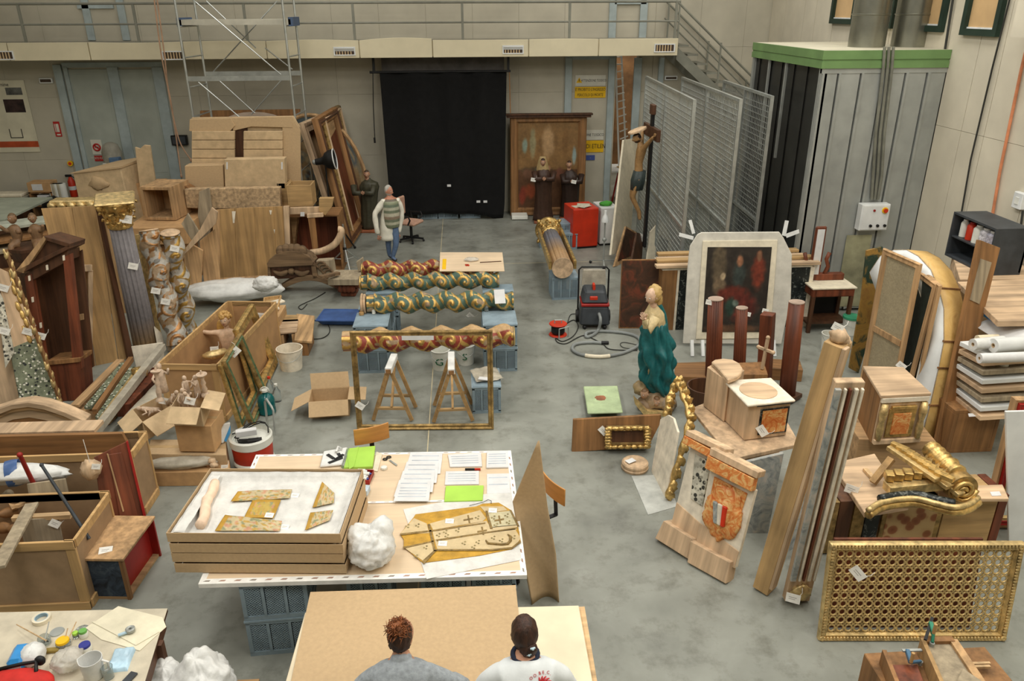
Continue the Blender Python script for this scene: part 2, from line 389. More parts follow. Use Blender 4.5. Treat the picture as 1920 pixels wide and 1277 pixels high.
def robe(mb,rings,n=48,nf=11,M=None,col=(90,80,60),seed=1,jit=.35,ruf=0):
 "."
 rnd=random.Random(seed);ph=[rnd.uniform(0,6.28)for _ in range(4)];vs,fs=[],[]
 for i,(cx,cy,z,rx,ry,a)in enumerate(rings):
  for k in range(n):
   t=2*pi*k/n
   q=1+a*(sin(nf*t+ph[0]+.35*i)*.6+sin((nf*2-3)*t+ph[1]-.5*i)*.3+jit*sin(3*t+ph[2]+i*.8))
   if ruf:q+=ruf*(abs(cnoise((cos(t)*2.2+z*1.2,sin(t)*2.2,z*2.6+seed)))-.25)
   vs.append((cx+rx*q*cos(t),cy+ry*q*sin(t),z))
 m=len(rings)
 for i in range(m-1):fs+=[(i*n+k,i*n+(k+1)%n,(i+1)*n+(k+1)%n,(i+1)*n+k)for k in range(n)]
 fs+=[tuple(range(n-1,-1,-1)),tuple((m-1)*n+k for k in range(n))]
 return mb.add(vs,fs,M,col)
def cnoise(p,s=1.0):return NZ.noise(V(p)*s)
TAGS=[]
def tag(px,q,label,size=.11,rot=0,n=None,drop=True):TAGS.append((V(q),label,size,rot,n,drop))
def hang_tag(q,label,size,rot,n,drop):
 "."
 dv=(q-CO).normalized();ok,loc=SC.ray_cast(bpy.context.evaluated_depsgraph_get(),CO,dv)[:2]
 if ok:q=loc-dv*(.012+(0 if n is not None else size*.22))
 d=(CO-q);d.z*=.25;d.normalize()if n is None else None
 d=V(n).normalized()if n is not None else d
 x=V((0,0,1)).cross(d);x=x.normalized()if x.length>.05 else V((1,0,0));z=d.cross(x);M=MX.Identity(4)
 for i in range(3):M[i][0],M[i][1],M[i][2],M[i][3]=x[i],-d[i],z[i],q[i]
 M=M@MX.Rotation(radians(rot),4,'Y');w,h=size*.5,size*.36
 r=root('paper_tag',label,'tag',M,'white inventory tags')
 obj(MB().box(-w,w,-.001,.001,-h,h),'card',tagpaper,r)
 obj(MB().box(-w*.6,w*.5,-.0016,-.001,h*.1,h*.25).box(-w*.6,w*.3,-.0016,-.001,-h*.3,-h*.15),'writing',ink2,r)
 if drop:obj(MB().tube([(w*.8,0,h*.8),(w*1.1,.002,h*1.6),(w*1.0,.012,h*2.6)],.0025,4),'thread',tagpaper,r)
 return r
# setting
YB,YG,XR=21.6,20.3,8.2
floor_mat=mk('concrete_floor',rough=.42,sc=.9,dist=.3,bump=.015,big=.06,stops=[(.25,(108,109,102)),(.44,(134,136,127)),(.58,(144,146,137)),(.8,(166,168,160))])
def _floor_stains():
 nt=floor_mat.node_tree;N,L=nt.nodes,nt.links;b=N['Principled BSDF'];cur=b.inputs['Base Color'].links[0].from_socket
 tc=N.new('ShaderNodeTexCoord');n=N.new('ShaderNodeTexNoise');n.inputs['Scale'].default_value=3.2;n.inputs['Detail'].default_value=8;n.inputs['Roughness'].default_value=.72
 L.new(tc.outputs['Object'],n.inputs['Vector']);r=N.new('ShaderNodeValToRGB');L.new(n.outputs['Fac'],r.inputs[0])
 e=r.color_ramp.elements;e[0].position=.3;e[0].color=(.52,.5,.46,1);e[1].position=.5;e[1].color=(1,1,1,1)
 mx=N.new('ShaderNodeMix');mx.data_type='RGBA';mx.blend_type='MULTIPLY';mx.inputs[0].default_value=.75
 L.new(cur,mx.inputs[6]);L.new(r.outputs[0],mx.inputs[7]);L.new(mx.outputs[2],b.inputs['Base Color'])
 mr=N.new('ShaderNodeMapRange');mr.inputs[3].default_value=.3;mr.inputs[4].default_value=.62;L.new(n.outputs['Fac'],mr.inputs[0]);L.new(mr.outputs[0],b.inputs['Roughness'])
_floor_stains()
def st(mb,name,mat,parent=None,bev=0,**k):return obj(mb,name,mat,parent,kind='structure',bev=bev,**k)
st(MB().box(-14,XR+.4,-5,31,-.2,0),'floor',floor_mat)
ceil_m=mk('ceiling_paint',(206,204,196),var=.03,bump=0)
st(MB().box(-14,XR+.4,-5,YB+.4,8.8,9),'ceiling',ceil_m)
joint=mk('joint_filler',(190,178,146),var=.1,bump=0)
st(MB().box(-.562,-.548,1,YB,0,.002),'trim_1',joint)
yj=P(1000,493).y
st(MB().box(-13.9,XR,yj-.007,yj+.007,0,.002),'trim_2',joint)
st(MB().box(-13.9,XR,4.46,4.472,0,.002),'trim_3',joint)
dx0,dx1=PY(1150,250,YB).x,PY(1190,250,YB).x
dz1=PY(1170,108,YB).z+.3
wb=st(MB().box(-14,dx0,YB,YB+.3,0,9).box(dx1,XR+.4,YB,YB+.3,0,9).box(dx0,dx1,YB,YB+.3,dz1,9),'wall_back',wallm)
xs=[-13.9+1.19*i for i in range(19)]
for i,x in enumerate(xs):
 for z0,z1 in((0,1.62),(1.63,3.2),(3.21,4.3),(4.31,6.1),(6.11,8.7)):
  x1=min(x+1.18,XR)
  if x<dx1 and x1>dx0 and z0<dz1:
   if x<dx0-.02 and z0<4.2:st(MB().box(x,dx0-.005,YB-.02,YB,z0,z1),'wall_panel',wallm,wb)
   if x1>dx1+.02 and z0<4.2:st(MB().box(dx1+.005,x1,YB-.02,YB,z0,z1),'wall_panel',wallm,wb)
   continue
  if x1>x:st(MB().box(x,x1+.006,YB-.02,YB,z0,z1+.006),'wall_panel',wallm,wb)
st(MB().box(-14.3,-14,-5,YB+.4,0,9),'wall_left',wallm)
st(MB().box(-14,XR+.4,-5.3,-5,0,9),'wall_front',wallm)
wr=st(MB().box(XR,XR+.4,-5,YB+.4,0,9),'wall_right',wallr)
ys=[YB-.05]+[PX(q,120,XR).y for q in(1462,1497,1518,1552,1660,1772,1832,1878)]
ys+=[ys[-1]-1.2*k for k in range(1,11)]
for a,b in zip(ys[:-1],ys[1:]):
 for z0,z1 in((0,3.4),(3.406,8.7)):
  st(MB().box(XR-.02,XR,b+.006,a-.006,z0,z1),'wall_panel',wallr,wr)
st(MB().box(dx0-2,dx1+3,27.5,27.7,0,5),'wall_storage',mk('storage_wall',(120,88,58),sc=1.3,var=.35,bump=.05))
st(MB().box(dx0-2.1,dx0-2,YB+.3,27.5,0,5),'wall_storage_left',wallm)
st(MB().box(dx1+3,dx1+3.1,YB+.3,27.5,0,5),'wall_storage_right',wallm)
l=bpy.data.lights.new('storage_lamp','AREA');l.size=1;l.energy=90;l.color=(1,.92,.78)
o=bpy.data.objects.new('storage_lamp',l);o.location=(dx1+.6,25,4.9);C.objects.link(o)
def post(px,wpx,y0,y1,name,d=.1,yy=YB):
 a,b=PY(px-wpx/2,y0,yy),PY(px+wpx/2,y0,yy);z0=0 if y1 is None else PY(px,y1,yy).z
 return st(MB().box(a.x,b.x,yy-d,yy-.02,z0,a.z),name,postm,bev=.008)
for k,(px,wp,y0,y1)in enumerate(((108,15,121,None),(124,8,125,None),(212,20,125,None),(296,20,125,None),(1066,13,108,None),(1147,12,108,None),(1196,14,108,None),(1240,10,108,None))):
 post(px,wp,y0,y1,'trim_%d'%(k+10))
def hbar(x0,x1,y,h,name):
 a,b=PY(x0,y,YB),PY(x1,y,YB);st(MB().box(a.x,b.x,YB-.08,YB-.02,a.z-h/2,a.z+h/2),name,postm)
hbar(118,306,122,.12,'trim_20');hbar(1060,1152,108,.1,'trim_21')
for k,(x0,x1)in enumerate(((147,214),(1152,1211))):
 for j,x in enumerate((x0,x1)):post(x,14,-60,76,'trim_%d'%(30+2*k+j),.08)
 hbar(x0,x1,12 if k==0 else 4,.1,'trim_%d'%(36+k))
for n,(x0,x1,hs)in enumerate(((128,203,1),(222,289,-1))):
 a,b=PY(x0,130,YB),PY(x1,130,YB)
 d=st(MB().box(a.x,b.x,YB-.055,YB-.02,.02,a.z),'door_%d'%(n+1),doorm,bev=.004)
 st(MB().box(a.x+.1,b.x-.1,YB-.062,YB-.055,1.25,a.z-.12),'door_panel',doorm,d,bev=.003)
 st(MB().box(a.x+.1,b.x-.1,YB-.062,YB-.055,.15,1.18),'door_panel',doorm,d,bev=.003)
 hx=b.x-.08 if hs>0 else a.x+.08
 st(MB().cyl((hx,YB-.06,1.05),(hx,YB-.11,1.05),.02).box(min(hx,hx-hs*.12),max(hx,hx-hs*.12),YB-.12,YB-.1,1.035,1.065),'handle',dark,d)
zt,zb=PY(640,76,YG).z,PY(640,109,YG).z
st(MB().box(-14,PY(1268,90,YG).x,YG+.03,YB-.02,zb+.06,zt-.02),'gallery_floor',mk('gallery_slab',(150,146,132),var=.05))
gx=[-13.9,PY(16,95,YG).x,PY(168,95,YG).x,PY(345,95,YG).x,PY(500,93,YG).x,PY(674,92,YG).x,PY(811,91,YG).x,PY(991,91,YG).x,PY(1122,90,YG).x,PY(1271,90,YG).x]
gf=st(MB().box(-14,gx[-1],YG+.02,YG+.05,zb+.02,zt-.02),'trim_40',fasc)
for i,(a,b)in enumerate(zip(gx[:-1],gx[1:])):
 dz=(.03,0,-.03,.02,.04,.07,-.01,.02,0)[i]*.6
 n=10;up=[(a+.012+(b-a-.024)*k/n,zt+dz*sin(pi*k/n)+(.03 if i in(5,)else 0)*(k/n))for k in range(n+1)]
 st(MB().prism([(b-.012,zb),(a+.012,zb)]+up,YG-.03,YG+.02),'fascia_panel',fasc,gf,bev=.006)
slat=mk('vent_slat_dark',(70,56,44),var=.1,bump=0)
for px,py,flap in((5,104,0),(325,104,0),(646,96,1),(962,93,.5),(1246,90,0)):
 c=PY(px,py,YG-.03);r=root('wall_vent','','vent',(c.x,YG-.03,c.z),'air vents in the gallery fascia')
 r['label']={5:'air vent at the far left end of the cream gallery fascia',325:'louvred air vent in gallery fascia behind the scaffold tower ropes',646:'air vent with raised white flap left of the black curtain',962:'air vent with half raised flap above right end of black curtain',1246:'louvred air vent at the right end of gallery fascia by the stairs'}[px]
 w,h=.26,.1
 for q in((-w,w,h-.025,h),(-w,w,-h,-h+.025),(-w,-w+.03,-h+.025,h-.025),(w-.03,w,-h+.025,h-.025)):
  obj(MB().box(q[0],q[1],-.02,0,q[2],q[3]),'vent_frame',whitem,r)
 obj(MB().box(-w+.03,w-.03,-.006,-.001,-h+.025,h-.025),'back_plate',slat,r)
 for k in range(6):obj(MB().box(-w+.06+k*.068,-w+.085+k*.068,-.018,-.006,-h+.025,h-.025),'slat',card2,r)
 if flap:obj(MB().hexa([(-w+.03,-.02,0),(w-.03,-.02,0),(w-.03,-.015,0),(-w+.03,-.015,0)],[(-w+.03,-.06,h-.03),(w-.03,-.06,h-.03),(w-.03,-.05,h-.02),(-w+.03,-.05,h-.02)]),'flap',whitem,r)
yr=YG+.1
rt=PY(640,5,yr).z;rm=PY(640,43,yr).z
gr=root('gallery_railing','long grey tubular railing along the edge of the upper gallery','railing')
obj(MB().tube([(-13.9,yr,rt),(gx[-1],yr,rt)],.028,8),'top_rail',railm,gr)
obj(MB().tube([(-13.9,yr,rm),(gx[-1],yr,rm)],.022,8),'middle_rail',railm,gr)
for px in(-110,40,254,460,663,867,1068,1267):
 x=PY(px,40,yr).x;obj(MB().box(x-.03,x+.03,yr-.02,yr+.02,zt-.03,rt),'post',railm,gr)
sr=root('steel_staircase','open steel stairs with twin handrails behind the mesh panels','stairs')
x0=gx[-1];run=.26;rise=.22
for k in range(11):obj(MB().box(x0+.03+run*k,x0+.03+run*k+.27,YG+.1,YB-.15,zt-.2-rise*k,zt-.16-rise*k),'tread',railm,sr)
for y in(YG+.08,YB-.14):obj(MB().hexa([(x0,y,zt-.5),(x0+run*11,y,zt-.5-rise*11),(x0+run*11,y+.03,zt-.5-rise*11),(x0,y+.03,zt-.5)],[(x0,y,zt-.2),(x0+run*11,y,zt-.2-rise*11),(x0+run*11,y+.03,zt-.2-rise*11),(x0,y+.03,zt-.2)]),'stringer',railm,sr)
for y in(YG+.1,YB-.15):
 for dz,rr in((.86,.026),(.45,.02)):obj(MB().tube([(x0-.1,y,zt+dz),(x0+run*11,y,zt+dz-rise*11-.1)],rr,8),'handrail',railm,sr)
 for k in(0,4.3,8.6):obj(MB().box(x0+run*k-.02,x0+run*k+.02,y-.015,y+.015,zt-.35-rise*k,zt+.86-rise*k*1.03),'post',railm,sr)
winframe=mk('dark_green_window_frame',(34,52,42),rough=.5,bump=0);pane=mk('tan_window_pane',(206,172,126),rough=.25,var=.05,sc=1,bump=0)
edge_w=mk('pane_edge_white',(230,236,234),rough=.3,bump=0)
for n,(pl,pr,pb)in enumerate(((1558,1602,42),(1640,1674,50),(1722,1768,56),(1803,1872,63))):
 a,b=PX(pl,pb,XR-.05),PX(pr,pb,XR-.05);z0=min(a.z,b.z)-.02;y0,y1=min(a.y,b.y),max(a.y,b.y);z1=z0+1.5
 wn=st(MB().box(XR-.03,XR-.021,y0+.1,y1-.1,z0+.1,z1-.1),'window_%d'%(n+1),pane)
 for q in((y0,y1,z0,z0+.1),(y0,y1,z1-.1,z1),(y0,y0+.1,z0+.1,z1-.1),(y1-.1,y1,z0+.1,z1-.1)):
  st(MB().box(XR-.1,XR-.021,*q),'window_frame',winframe,wn)
 for q in((y0+.1,y0+.13,z0+.1,z1-.1),(y0+.13,y1-.1,z0+.1,z0+.125)):st(MB().box(XR-.05,XR-.03,*q),'glazing_bead',edge_w,wn)
def pipe(name,label,cat,px,mat,r=.03,xx=XR-.06):
 pts=[PX(a,b,xx)for a,b in px];return obj(MB().tube(pts,r,8),name,mat,label=label,cat=cat)
orangep=mk('orange_pipe',(206,132,92),rough=.5,bump=0)
pipe('wall_pipe','thin orange pipe running down the right wall','pipe',((1932,60),(1915,130),(1875,320),(1852,455)),orangep,.022)
pipe('wall_cable','dark cable running down right wall beside the extractor booth','cable',((1788,-10),(1772,92),(1765,130)),cable,.02)
pipe('wall_cable','dark cable running down wall joint above the black cabinet','cable',((1894,-5),(1860,130),(1820,300),(1800,415)),cable,.014)
pipe('wall_cable','grey cable by the switch box at right edge','cable',((1918,395),(1912,440),(1906,475)),cable,.016)
c=PX(1914,376,XR-.04);bx=root('switch_box','small white switch box on the right wall at picture edge','switch box',(XR-.02,c.y,c.z))
obj(MB().box(-.08,0,-.1,.1,-.12,.12),'housing',whitem,bx,bev=.01);obj(MB().box(-.09,-.08,-.04,.04,-.05,.05),'cover_plate',whitepl,bx)
hx=PX(1905,45,XR-.02)
obj(MB().prism([(0,0),(.9,.55),(.9,1.2),(0,1.2)],-.5,.5),'sloping_wall_hood',wallr,M=TR((XR-.55,hx.y-1.2,hx.z-.15)),label='sloping pale hood on right wall at the top right corner',cat='hood')
BX0,BX1,BY0,BY1=6.02,8.175,13.3,16.6;BT,BB=4.62,4.34
bo=root('extraction_booth','tall galvanised extraction booth with green band in the right corner','booth',(BX0,BY0,0))
def bb(name,mat,x0,x1,y0,y1,z0,z1,bev=0):return obj(MB().box(x0-BX0,x1-BX0,y0-BY0,y1-BY0,z0,z1),name,mat,bo,bev=bev)
fx=[BX0]+[PY(q,200,BY0).x for q in(1562,1604,1645,1686,1726,1768)]+[BX1]
pn=None
for i,(a,b)in enumerate(zip(fx[:-1],fx[1:])):
 pn=bb('wall_panel',steel,a+.012,b-.012,BY0,BY0+.05,.05,BB-.08)
 obj(MB().box(a+.012-BX0,a+.05-BX0,-.025,0,.05,BB-.08),'rib',steel,pn)
bb('backing_sheet',dark,BX0+.02,BX1,BY0+.05,BY0+.08,.05,BB)
bb('head_rail',steel,BX0,BX1,BY0-.01,BY0+.06,BB-.08,BB)
bb('roof',mk('booth_roof_paint',(196,190,168),var=.04,bump=0),BX0+.02,BX1,BY0+.02,BY1-.02,BT-.04,BT)
for k,(z0,z1,d)in enumerate(((BB,BB+.1,.03),(BB+.1,BB+.14,.015),(BB+.14,BT,.03))):
 bb('green_band',boothg,BX0-d,BX1,BY0-d,BY0,z0,z1);bb('green_band',boothg,BX0-d,BX0,BY0,BY1,z0,z1)
strip=mk('dark_strip_curtain',(38,38,36),rough=.3,var=.2,sc=2,bump=.05)
nS=11
for k in range(nS):
 y0=BY0+.1+(BY1-BY0-.1)*k/nS;bb('curtain_strip',strip,BX0+.05+.02*(k%2),BX0+.06+.02*(k%2),y0,y0+(BY1-BY0-.1)/nS+.03,.08,BB)
bb('corner_post',steel,BX0,BX0+.1,BY0,BY0+.1,0,BB);bb('corner_post',steel,BX0,BX0+.08,BY1-.1,BY1,0,BB)
bb('side_post',steel,BX0+.01,BX0+.05,BY0+1.55,BY0+1.6,2.6,BB);bb('side_post',steel,BX0+.01,BX0+.05,BY0+2.4,BY0+2.45,2.6,BB)
bb('back_panel',steel,BX0+.05,BX1,BY1-.05,BY1,0,BB);bb('side_panel',steel,BX1-.04,BX1,BY0+.08,BY1-.05,0,BB)
bb('kick_sheet',mk('yellowed_sheet',(146,144,116),rough=.5,var=.2,sc=2),PY(1585,450,BY0).x,PY(1632,450,BY0).x,BY0-.03,BY0-.026,.1,PY(1600,440,BY0).z)
ductm=mk('spiral_duct_steel',(150,150,138),rough=.28,metal=.85,var=.08,sc=2,bump=.01)
for px,lab in((1623,'left galvanised round duct rising from booth roof'),(1703,'right galvanised round duct rising from booth roof')):
 c=PY(px,92,14.4);du=root('ventilation_duct',lab,'duct',(c.x,14.4,BT),'round ducts on the booth roof')
 R_=.31;zs=[0,.55,.95,1.35,1.75,2.15,3.4]
 for a,b in zip(zs[:-1],zs[1:]):obj(MB().lathe([(R_,a),(R_,b-.03),(R_+.012,b-.02),(R_+.012,b-.005),(R_,b)],28),'duct_section',ductm,du,smooth=True)
cb=PY(1640,375,BY0-.03)
cu_=root('cable_bundle','bundle of grey conduits running up booth front to its roof','cable')
for dx in(-8,0,8):
 obj(MB().tube([PY(1640+dx*.7,374,BY0-.05),PY(1645+dx,330,BY0-.04),PY(1650+dx,250,BY0-.05),PY(1664+dx,130,BY0-.05),PY(1667+dx,88,BY0-.06)],.026,8),'conduit',mk('conduit_grey_%d'%dx,(120,120,108),rough=.5,bump=0),cu_)
a,b=PY(1618,384,BY0-.2),PY(1662,432,BY0-.2)
eb=root('control_box','white electrical control box with red stop button on booth front','control box',((a.x+b.x)/2,BY0-.2,b.z))
W2,H2=(b.x-a.x)/2,a.z-b.z
obj(MB().box(-W2,W2,0,.17,0,H2),'housing',whitem,eb,bev=.01)
obj(MB().box(-W2+.02,W2-.02,-.012,0,.02,H2-.02),'door',whitem,eb,bev=.005)
obj(MB().cyl((W2*.6,-.012,H2*.78),(W2*.6,-.03,H2*.78),.055),'button_ring',yellowm,eb,smooth=True)
obj(MB().cyl((W2*.6,-.03,H2*.78),(W2*.6,-.06,H2*.78),.036),'stop_button',redm,eb,smooth=True)
obj(MB().cyl((-W2*.15,-.012,H2*.78),(-W2*.15,-.03,H2*.78),.02),'lamp',redd,eb,smooth=True)
for k in range(3):obj(MB().cyl((-W2*.25+k*.13,-.012,H2*.2),(-W2*.25+k*.13,-.04,H2*.2),.025),'knob',dark,eb,smooth=True)
def rack(tn,tf,zt_,label,spacing=.1):
 a,b=P(*tn,zt_),P(*tf,zt_);L=(b-a).length;r=root('mesh_rack',label,'rack',axisM(V((a.x,a.y,0)),V((b.x,b.y,0))),'tall sliding mesh racks')
 M=r.matrix_basis;yv=M.to_3x3()@V((0,1,0));sg=1 if yv.z>0 else-1
 def B(x0,x1,h0,h1,l0,l1):return MB().box(x0,x1,min(sg*h0,sg*h1),max(sg*h0,sg*h1),l0,l1)
 for l0 in(0,L/2-.02,L-.05):obj(B(-.03,.03,0,zt_,l0,l0+.05),'upright',alu,r)
 for h in(.03,zt_/2.6,zt_-.05):obj(B(-.028,.028,h,h+.05,.05,L-.05),'crossbar',alu,r)
 mb=MB();n=int(zt_/spacing)
 for k in range(1,n):mb.box(-.006,.006,sg*k*spacing-.006,sg*k*spacing+.006,.05,L-.05)
 for k in range(1,int(L/spacing)):mb.box(-.006,.006,min(0,sg*zt_),max(0,sg*zt_),k*spacing-.005,k*spacing+.005)
 obj(mb,'wire_mesh',alu,r,kind='stuff');return r
RZ=3.8
rack((1303,187),(1212,142),RZ,'leftmost tall mesh rack with the crucifix hung on it')
rack((1390,186),(1280,144),RZ,'middle tall mesh rack between the other two')
rack((1449,180),(1358,150),RZ,'rightmost tall mesh rack beside the dark booth opening')
# near tables
def crate_meshes(w=.6,d=.4,h=.4):
 b=MB()
 for x in(-w/2,w/2-.035):
  for y in(0,d-.035):b.box(x,x+.035,y,y+.035,.03,h-.03)
 for z0,z1 in((0,.045),(h-.05,h-.02)):
  b.box(-w/2,w/2,0,.022,z0,z1).box(-w/2,w/2,d-.022,d,z0,z1).box(-w/2,-w/2+.022,.022,d-.022,z0,z1).box(w/2-.022,w/2,.022,d-.022,z0,z1)
 b.box(-w/2-.008,w/2+.008,-.008,d+.008,h-.02,h-.002)
 for k in(1,2):
  x=-w/2+w*k/3
  for y in(0,d-.016):b.box(x-.012,x+.012,y,y+.016,.04,h-.05)
 for x in(-w/2,w/2-.016):b.box(x,x+.016,d/2-.012,d/2+.012,.04,h-.05)
 t=MB().box(-w/2+.012,w/2-.012,.012,d-.012,h-.002,h+.004)
 def lat(W,H,sp=.026,t=.007):
  q=MB();n=int((W+H)/sp)
  for k in range(1,n):
   c=k*sp
   a0,a1=max(0,c-H),min(W,c)
   if a1-a0>.01:
    q.bar((a0,0,c-a0),(a1,0,c-a1),t,.004,up=(0,1,0));q.bar((W-a0,.003,c-a0),(W-a1,.003,c-a1),t,.004,up=(0,1,0))
  return q
 P3=lat(w/3-.03,h-.1);P2=lat(d/2-.04,h-.1)
 g=MB()
 for k in range(3):
  for y in(.008,d-.012):g.add(P3 .v,P3 .f,TR((-w/2+.02+k*w/3,y,.045)))
 for k in range(2):
  for x in(-w/2+.008,w/2-.01):g.add(P2 .v,P2 .f,TR((x,.03+k*(d/2-.01),.045),90))
 return b,t,g
_cm={}
def crate(M,label,w=.6,d=.4,h=.4,group='blue plastic crates',mat=None):
 k=(w,d,h)
 if k not in _cm:b,t,g=crate_meshes(w,d,h);_cm[k]=(b.mesh('crate_body'),t.mesh('lid'),g.mesh('mesh_panel'),[])
 b,t,g,u=_cm[k]
 r=root('plastic_crate',label,'crate',M,group)
 if not u:
  for q in(b,t,g):q.materials.append(blueplast)
  u.append(1)
 for nm,me in(('crate_body',b),('lid',t),('mesh_panel',g)):
  o=bpy.data.objects.new(nm,me);C.objects.link(o);o.parent=r
  if nm=='mesh_panel':o['kind']='stuff'
 return r
a=P(465,1232)
cy=a.y+.02
for k,(x,z,lab)in enumerate(((-1.72,0,'blue grey crate at left front under the textile table, lower of two'),(-1.72,.4,'blue grey crate at left front under the textile table, upper of two'),(-.95,.4,'upper blue grey crate second from left under the textile table edge'),(-.95,0,'lower blue grey crate second from left under the textile table edge'),(-.28,.4,'upper blue grey crate under middle of the textile table edge'),(-.28,0,'lower blue grey crate under middle of the textile table edge'),(.18,.4,'upper blue grey crate at right end under the textile table'),(.18,0,'lower blue grey crate at right end under the textile table'))):
 crate(TR((x,cy+(.25 if k>1 else 0),z),3 if k<2 else 0),lab,.56 if k<2 else .4)
TZ=.8
tb=root('textile_worktable','pale board worktop with taped edges carrying trays, papers and vestment','table',(0,0,0))
q=[P(x,y,TZ+.03)for x,y in((480,853),(958,845),(988,1078),(372,1095))]
mid=[q[0].lerp(q[3],.46),q[1].lerp(q[2],.46)]
for c in((q[0],q[1],mid[1],mid[0]),(mid[0]+V((0,-.006,0)),mid[1]+V((0,-.006,0)),q[2],q[3])):
 obj(MB().zprism([(p.x,p.y)for p in c],TZ,TZ+.03),'board',ply,tb,bev=.003)
tape=mk('printed_white_tape',(244,242,236),rough=.3,var=.05,sc=10,bump=.1)
prints=MB();prr=MB()
tz_=[.0008]
def tapestrip(a,b,w):
 a,b=V(a),V(b);d=(b-a).normalized();s=V((-d.y,d.x,0))*w
 tz_[0]+=.0003;mb=MB().zprism([(a.x,a.y),(b.x,b.y),(b.x+s.x,b.y+s.y),(a.x+s.x,a.y+s.y)],TZ+.0302,TZ+.0302+tz_[0])
 obj(mb,'edge_tape',tape,tb);n=int((b-a).length/.13)
 for k in range(n):
  c=a+d*(.06+k*.13)+s*.5;(prr if k%3 else prints).zprism([(c.x-d.x*.03-s.x*.12,c.y-d.y*.03-s.y*.12),(c.x+d.x*.02-s.x*.12,c.y+d.y*.02-s.y*.12),(c.x+d.x*.03+s.x*.15,c.y+d.y*.03+s.y*.15),(c.x-d.x*.01+s.x*.15,c.y-d.y*.01+s.y*.15)],TZ+.0305,TZ+.0332)
tapestrip(q[3],q[2],.06);tapestrip(q[2],q[1],.05);tapestrip(q[1],q[0],.04);tapestrip(q[0],q[3],.05);tapestrip(mid[0],mid[1],.03)
obj(MB().zprism([(q[3].x,q[3].y-.004),(q[2].x,q[2].y-.004),(q[2].x,q[2].y),(q[3].x,q[3].y)],TZ-.01,TZ+.031),'edge_tape',tape,tb)
obj(prints,'tape_print',mk('tape_print_grey',(140,132,122),bump=0),tb,kind='stuff');obj(prr,'tape_print',mk('tape_print_brown',(160,128,112),bump=0),tb,kind='stuff')
TT=TZ+.033
ta,tbp=P(330,1075,TT),P(650,1077,TT);tc_=P(668,887,1.24);W=(tbp-ta).length;D=1.0;rz=math.degrees(atan2(tbp.y-ta.y,tbp.x-ta.x))
TRAY=root('cardboard_tray','','tray')
ORD=('lowest','second lowest','third','topmost, open')
for k in range(4):
 z=TT+.001+k*.102;g=.004*k+.008*(k%2)
 r=root('cardboard_tray',('lowest shallow cardboard tray in the stack on the textile table','second tray from the bottom in the cardboard tray stack','third cardboard tray, just under the open top tray','topmost cardboard tray, open and lined with white tissue')[k],'tray',TR((ta.x-g,ta.y+g,z),rz),'stacked cardboard trays')
 e=1 if k<3 else 1.0;t=.006;Hh=.1
 obj(MB().box(.012,W-.012,.012,D-.012,0,t+.006),'base',card,r)
 for nm,bq in(('front_wall',(0,W,0,t)),('back_wall',(0,W,D-t,D)),('side_wall',(0,t,t,D-t)),('side_wall',(W-t,W,t,D-t))):
  obj(MB().box(bq[0],bq[1],bq[2],bq[3],t+.003,Hh),nm,card,r)
 if k==3:top=r
bpy.data.objects.remove(TRAY)
TMz=top.matrix_basis
Ti=TMz.inverted()
def tp(px,py,z=.02):v=Ti@P(px,py,TT+.001+.306+z);return v
def rnd_sheet(u0,u1,v0,v1,z,amp,sc,nx=24,ny=24,edge=.0):
 def fn(u,v):
  x,y=u0+(u1-u0)*u,v0+(v1-v0)*v
  e=max(0,max(abs(u-.5),abs(v-.5))-.44)/.06 if edge else 0
  return(x,y,z+amp*(cnoise((x,y,z),sc)+.5*cnoise((x+9,y,z),sc*2.7))+edge*e)
 return MB().grid(nx,ny,fn,(0,0,-.002))
obj(rnd_sheet(.02,W-.02,.02,D-.02,.018,.006,7,34,28,.06),'tissue_lining',tissue,M=TMz,label='white tissue paper lining the open top cardboard tray',cat='tissue paper',smooth=2)
obj(rnd_sheet(.03,.13,.05,D-.06,.075,.012,9,8,24),'tissue_strip',tissue,M=TMz,label='white tissue strip folded over left inner edge of open tray',cat='tissue paper',smooth=2)
a_,b_=tp(375,985,.06),tp(402,905,.06)
obj(MB().tube([a_.lerp(b_,t)+V((.012*sin(9*t),0,.01*cnoise((t*5,1,2))))for t in[i/14 for i in range(15)]],[.045+.012*cnoise((i*.7,3,1))for i in range(15)],12),'tissue_roll',mk('peach_tissue',(236,206,178),var=.06,sc=12,bump=.4),M=TMz,label='crumpled peach and white tissue roll at left inside open tray',cat='tissue roll',smooth=2)
emb_g=(190,146,46)
def embroid(px,name,label,edge=.14,seed=0,nx=40,ny=14):
 "."
 c=[tp(*p,.032)for p in px];mb=MB()
 def fn(u,v):
  p=(c[0]*(1-u)+c[1]*u)*(1-v)+(c[3]*(1-u)+c[2]*u)*v;return p+V((0,0,.006*cnoise((p.x*6,p.y*6,seed))+.006))
 def col(u,v):
  if u<edge or(seed==3 and(u>1-edge or v<edge or v>1-edge)):return emb_g
  n=cnoise((u*14,v*5,seed));n2=cnoise((u*9+5,v*4,seed))
  if n>.22:return(194,156,72)
  if n2>.25:return(148,150,112)
  if n2<-.28:return(208,156,120)
  return(206,188,146)if seed!=3 else(196,168,84)
 mb.grid(nx,ny,fn,(0,0,-.004),None,col);return obj(mb,name,paintm,M=TMz,label=label,cat='embroidery',group='embroidered vestment pieces',smooth=2)
embroid(((446,922),(548,918),(543,935),(433,941)),'embroidered_band','long gold embroidered band, upper one in the open tray',.1,1)
embroid(((474,938),(527,938),(513,972),(458,971)),'embroidered_square','square gold embroidered panel in the middle of open tray',.14,3,24,18)
embroid(((422,966),(529,978),(524,996),(403,996)),'embroidered_band','curved gold embroidered band at front of the open tray',.09,4)
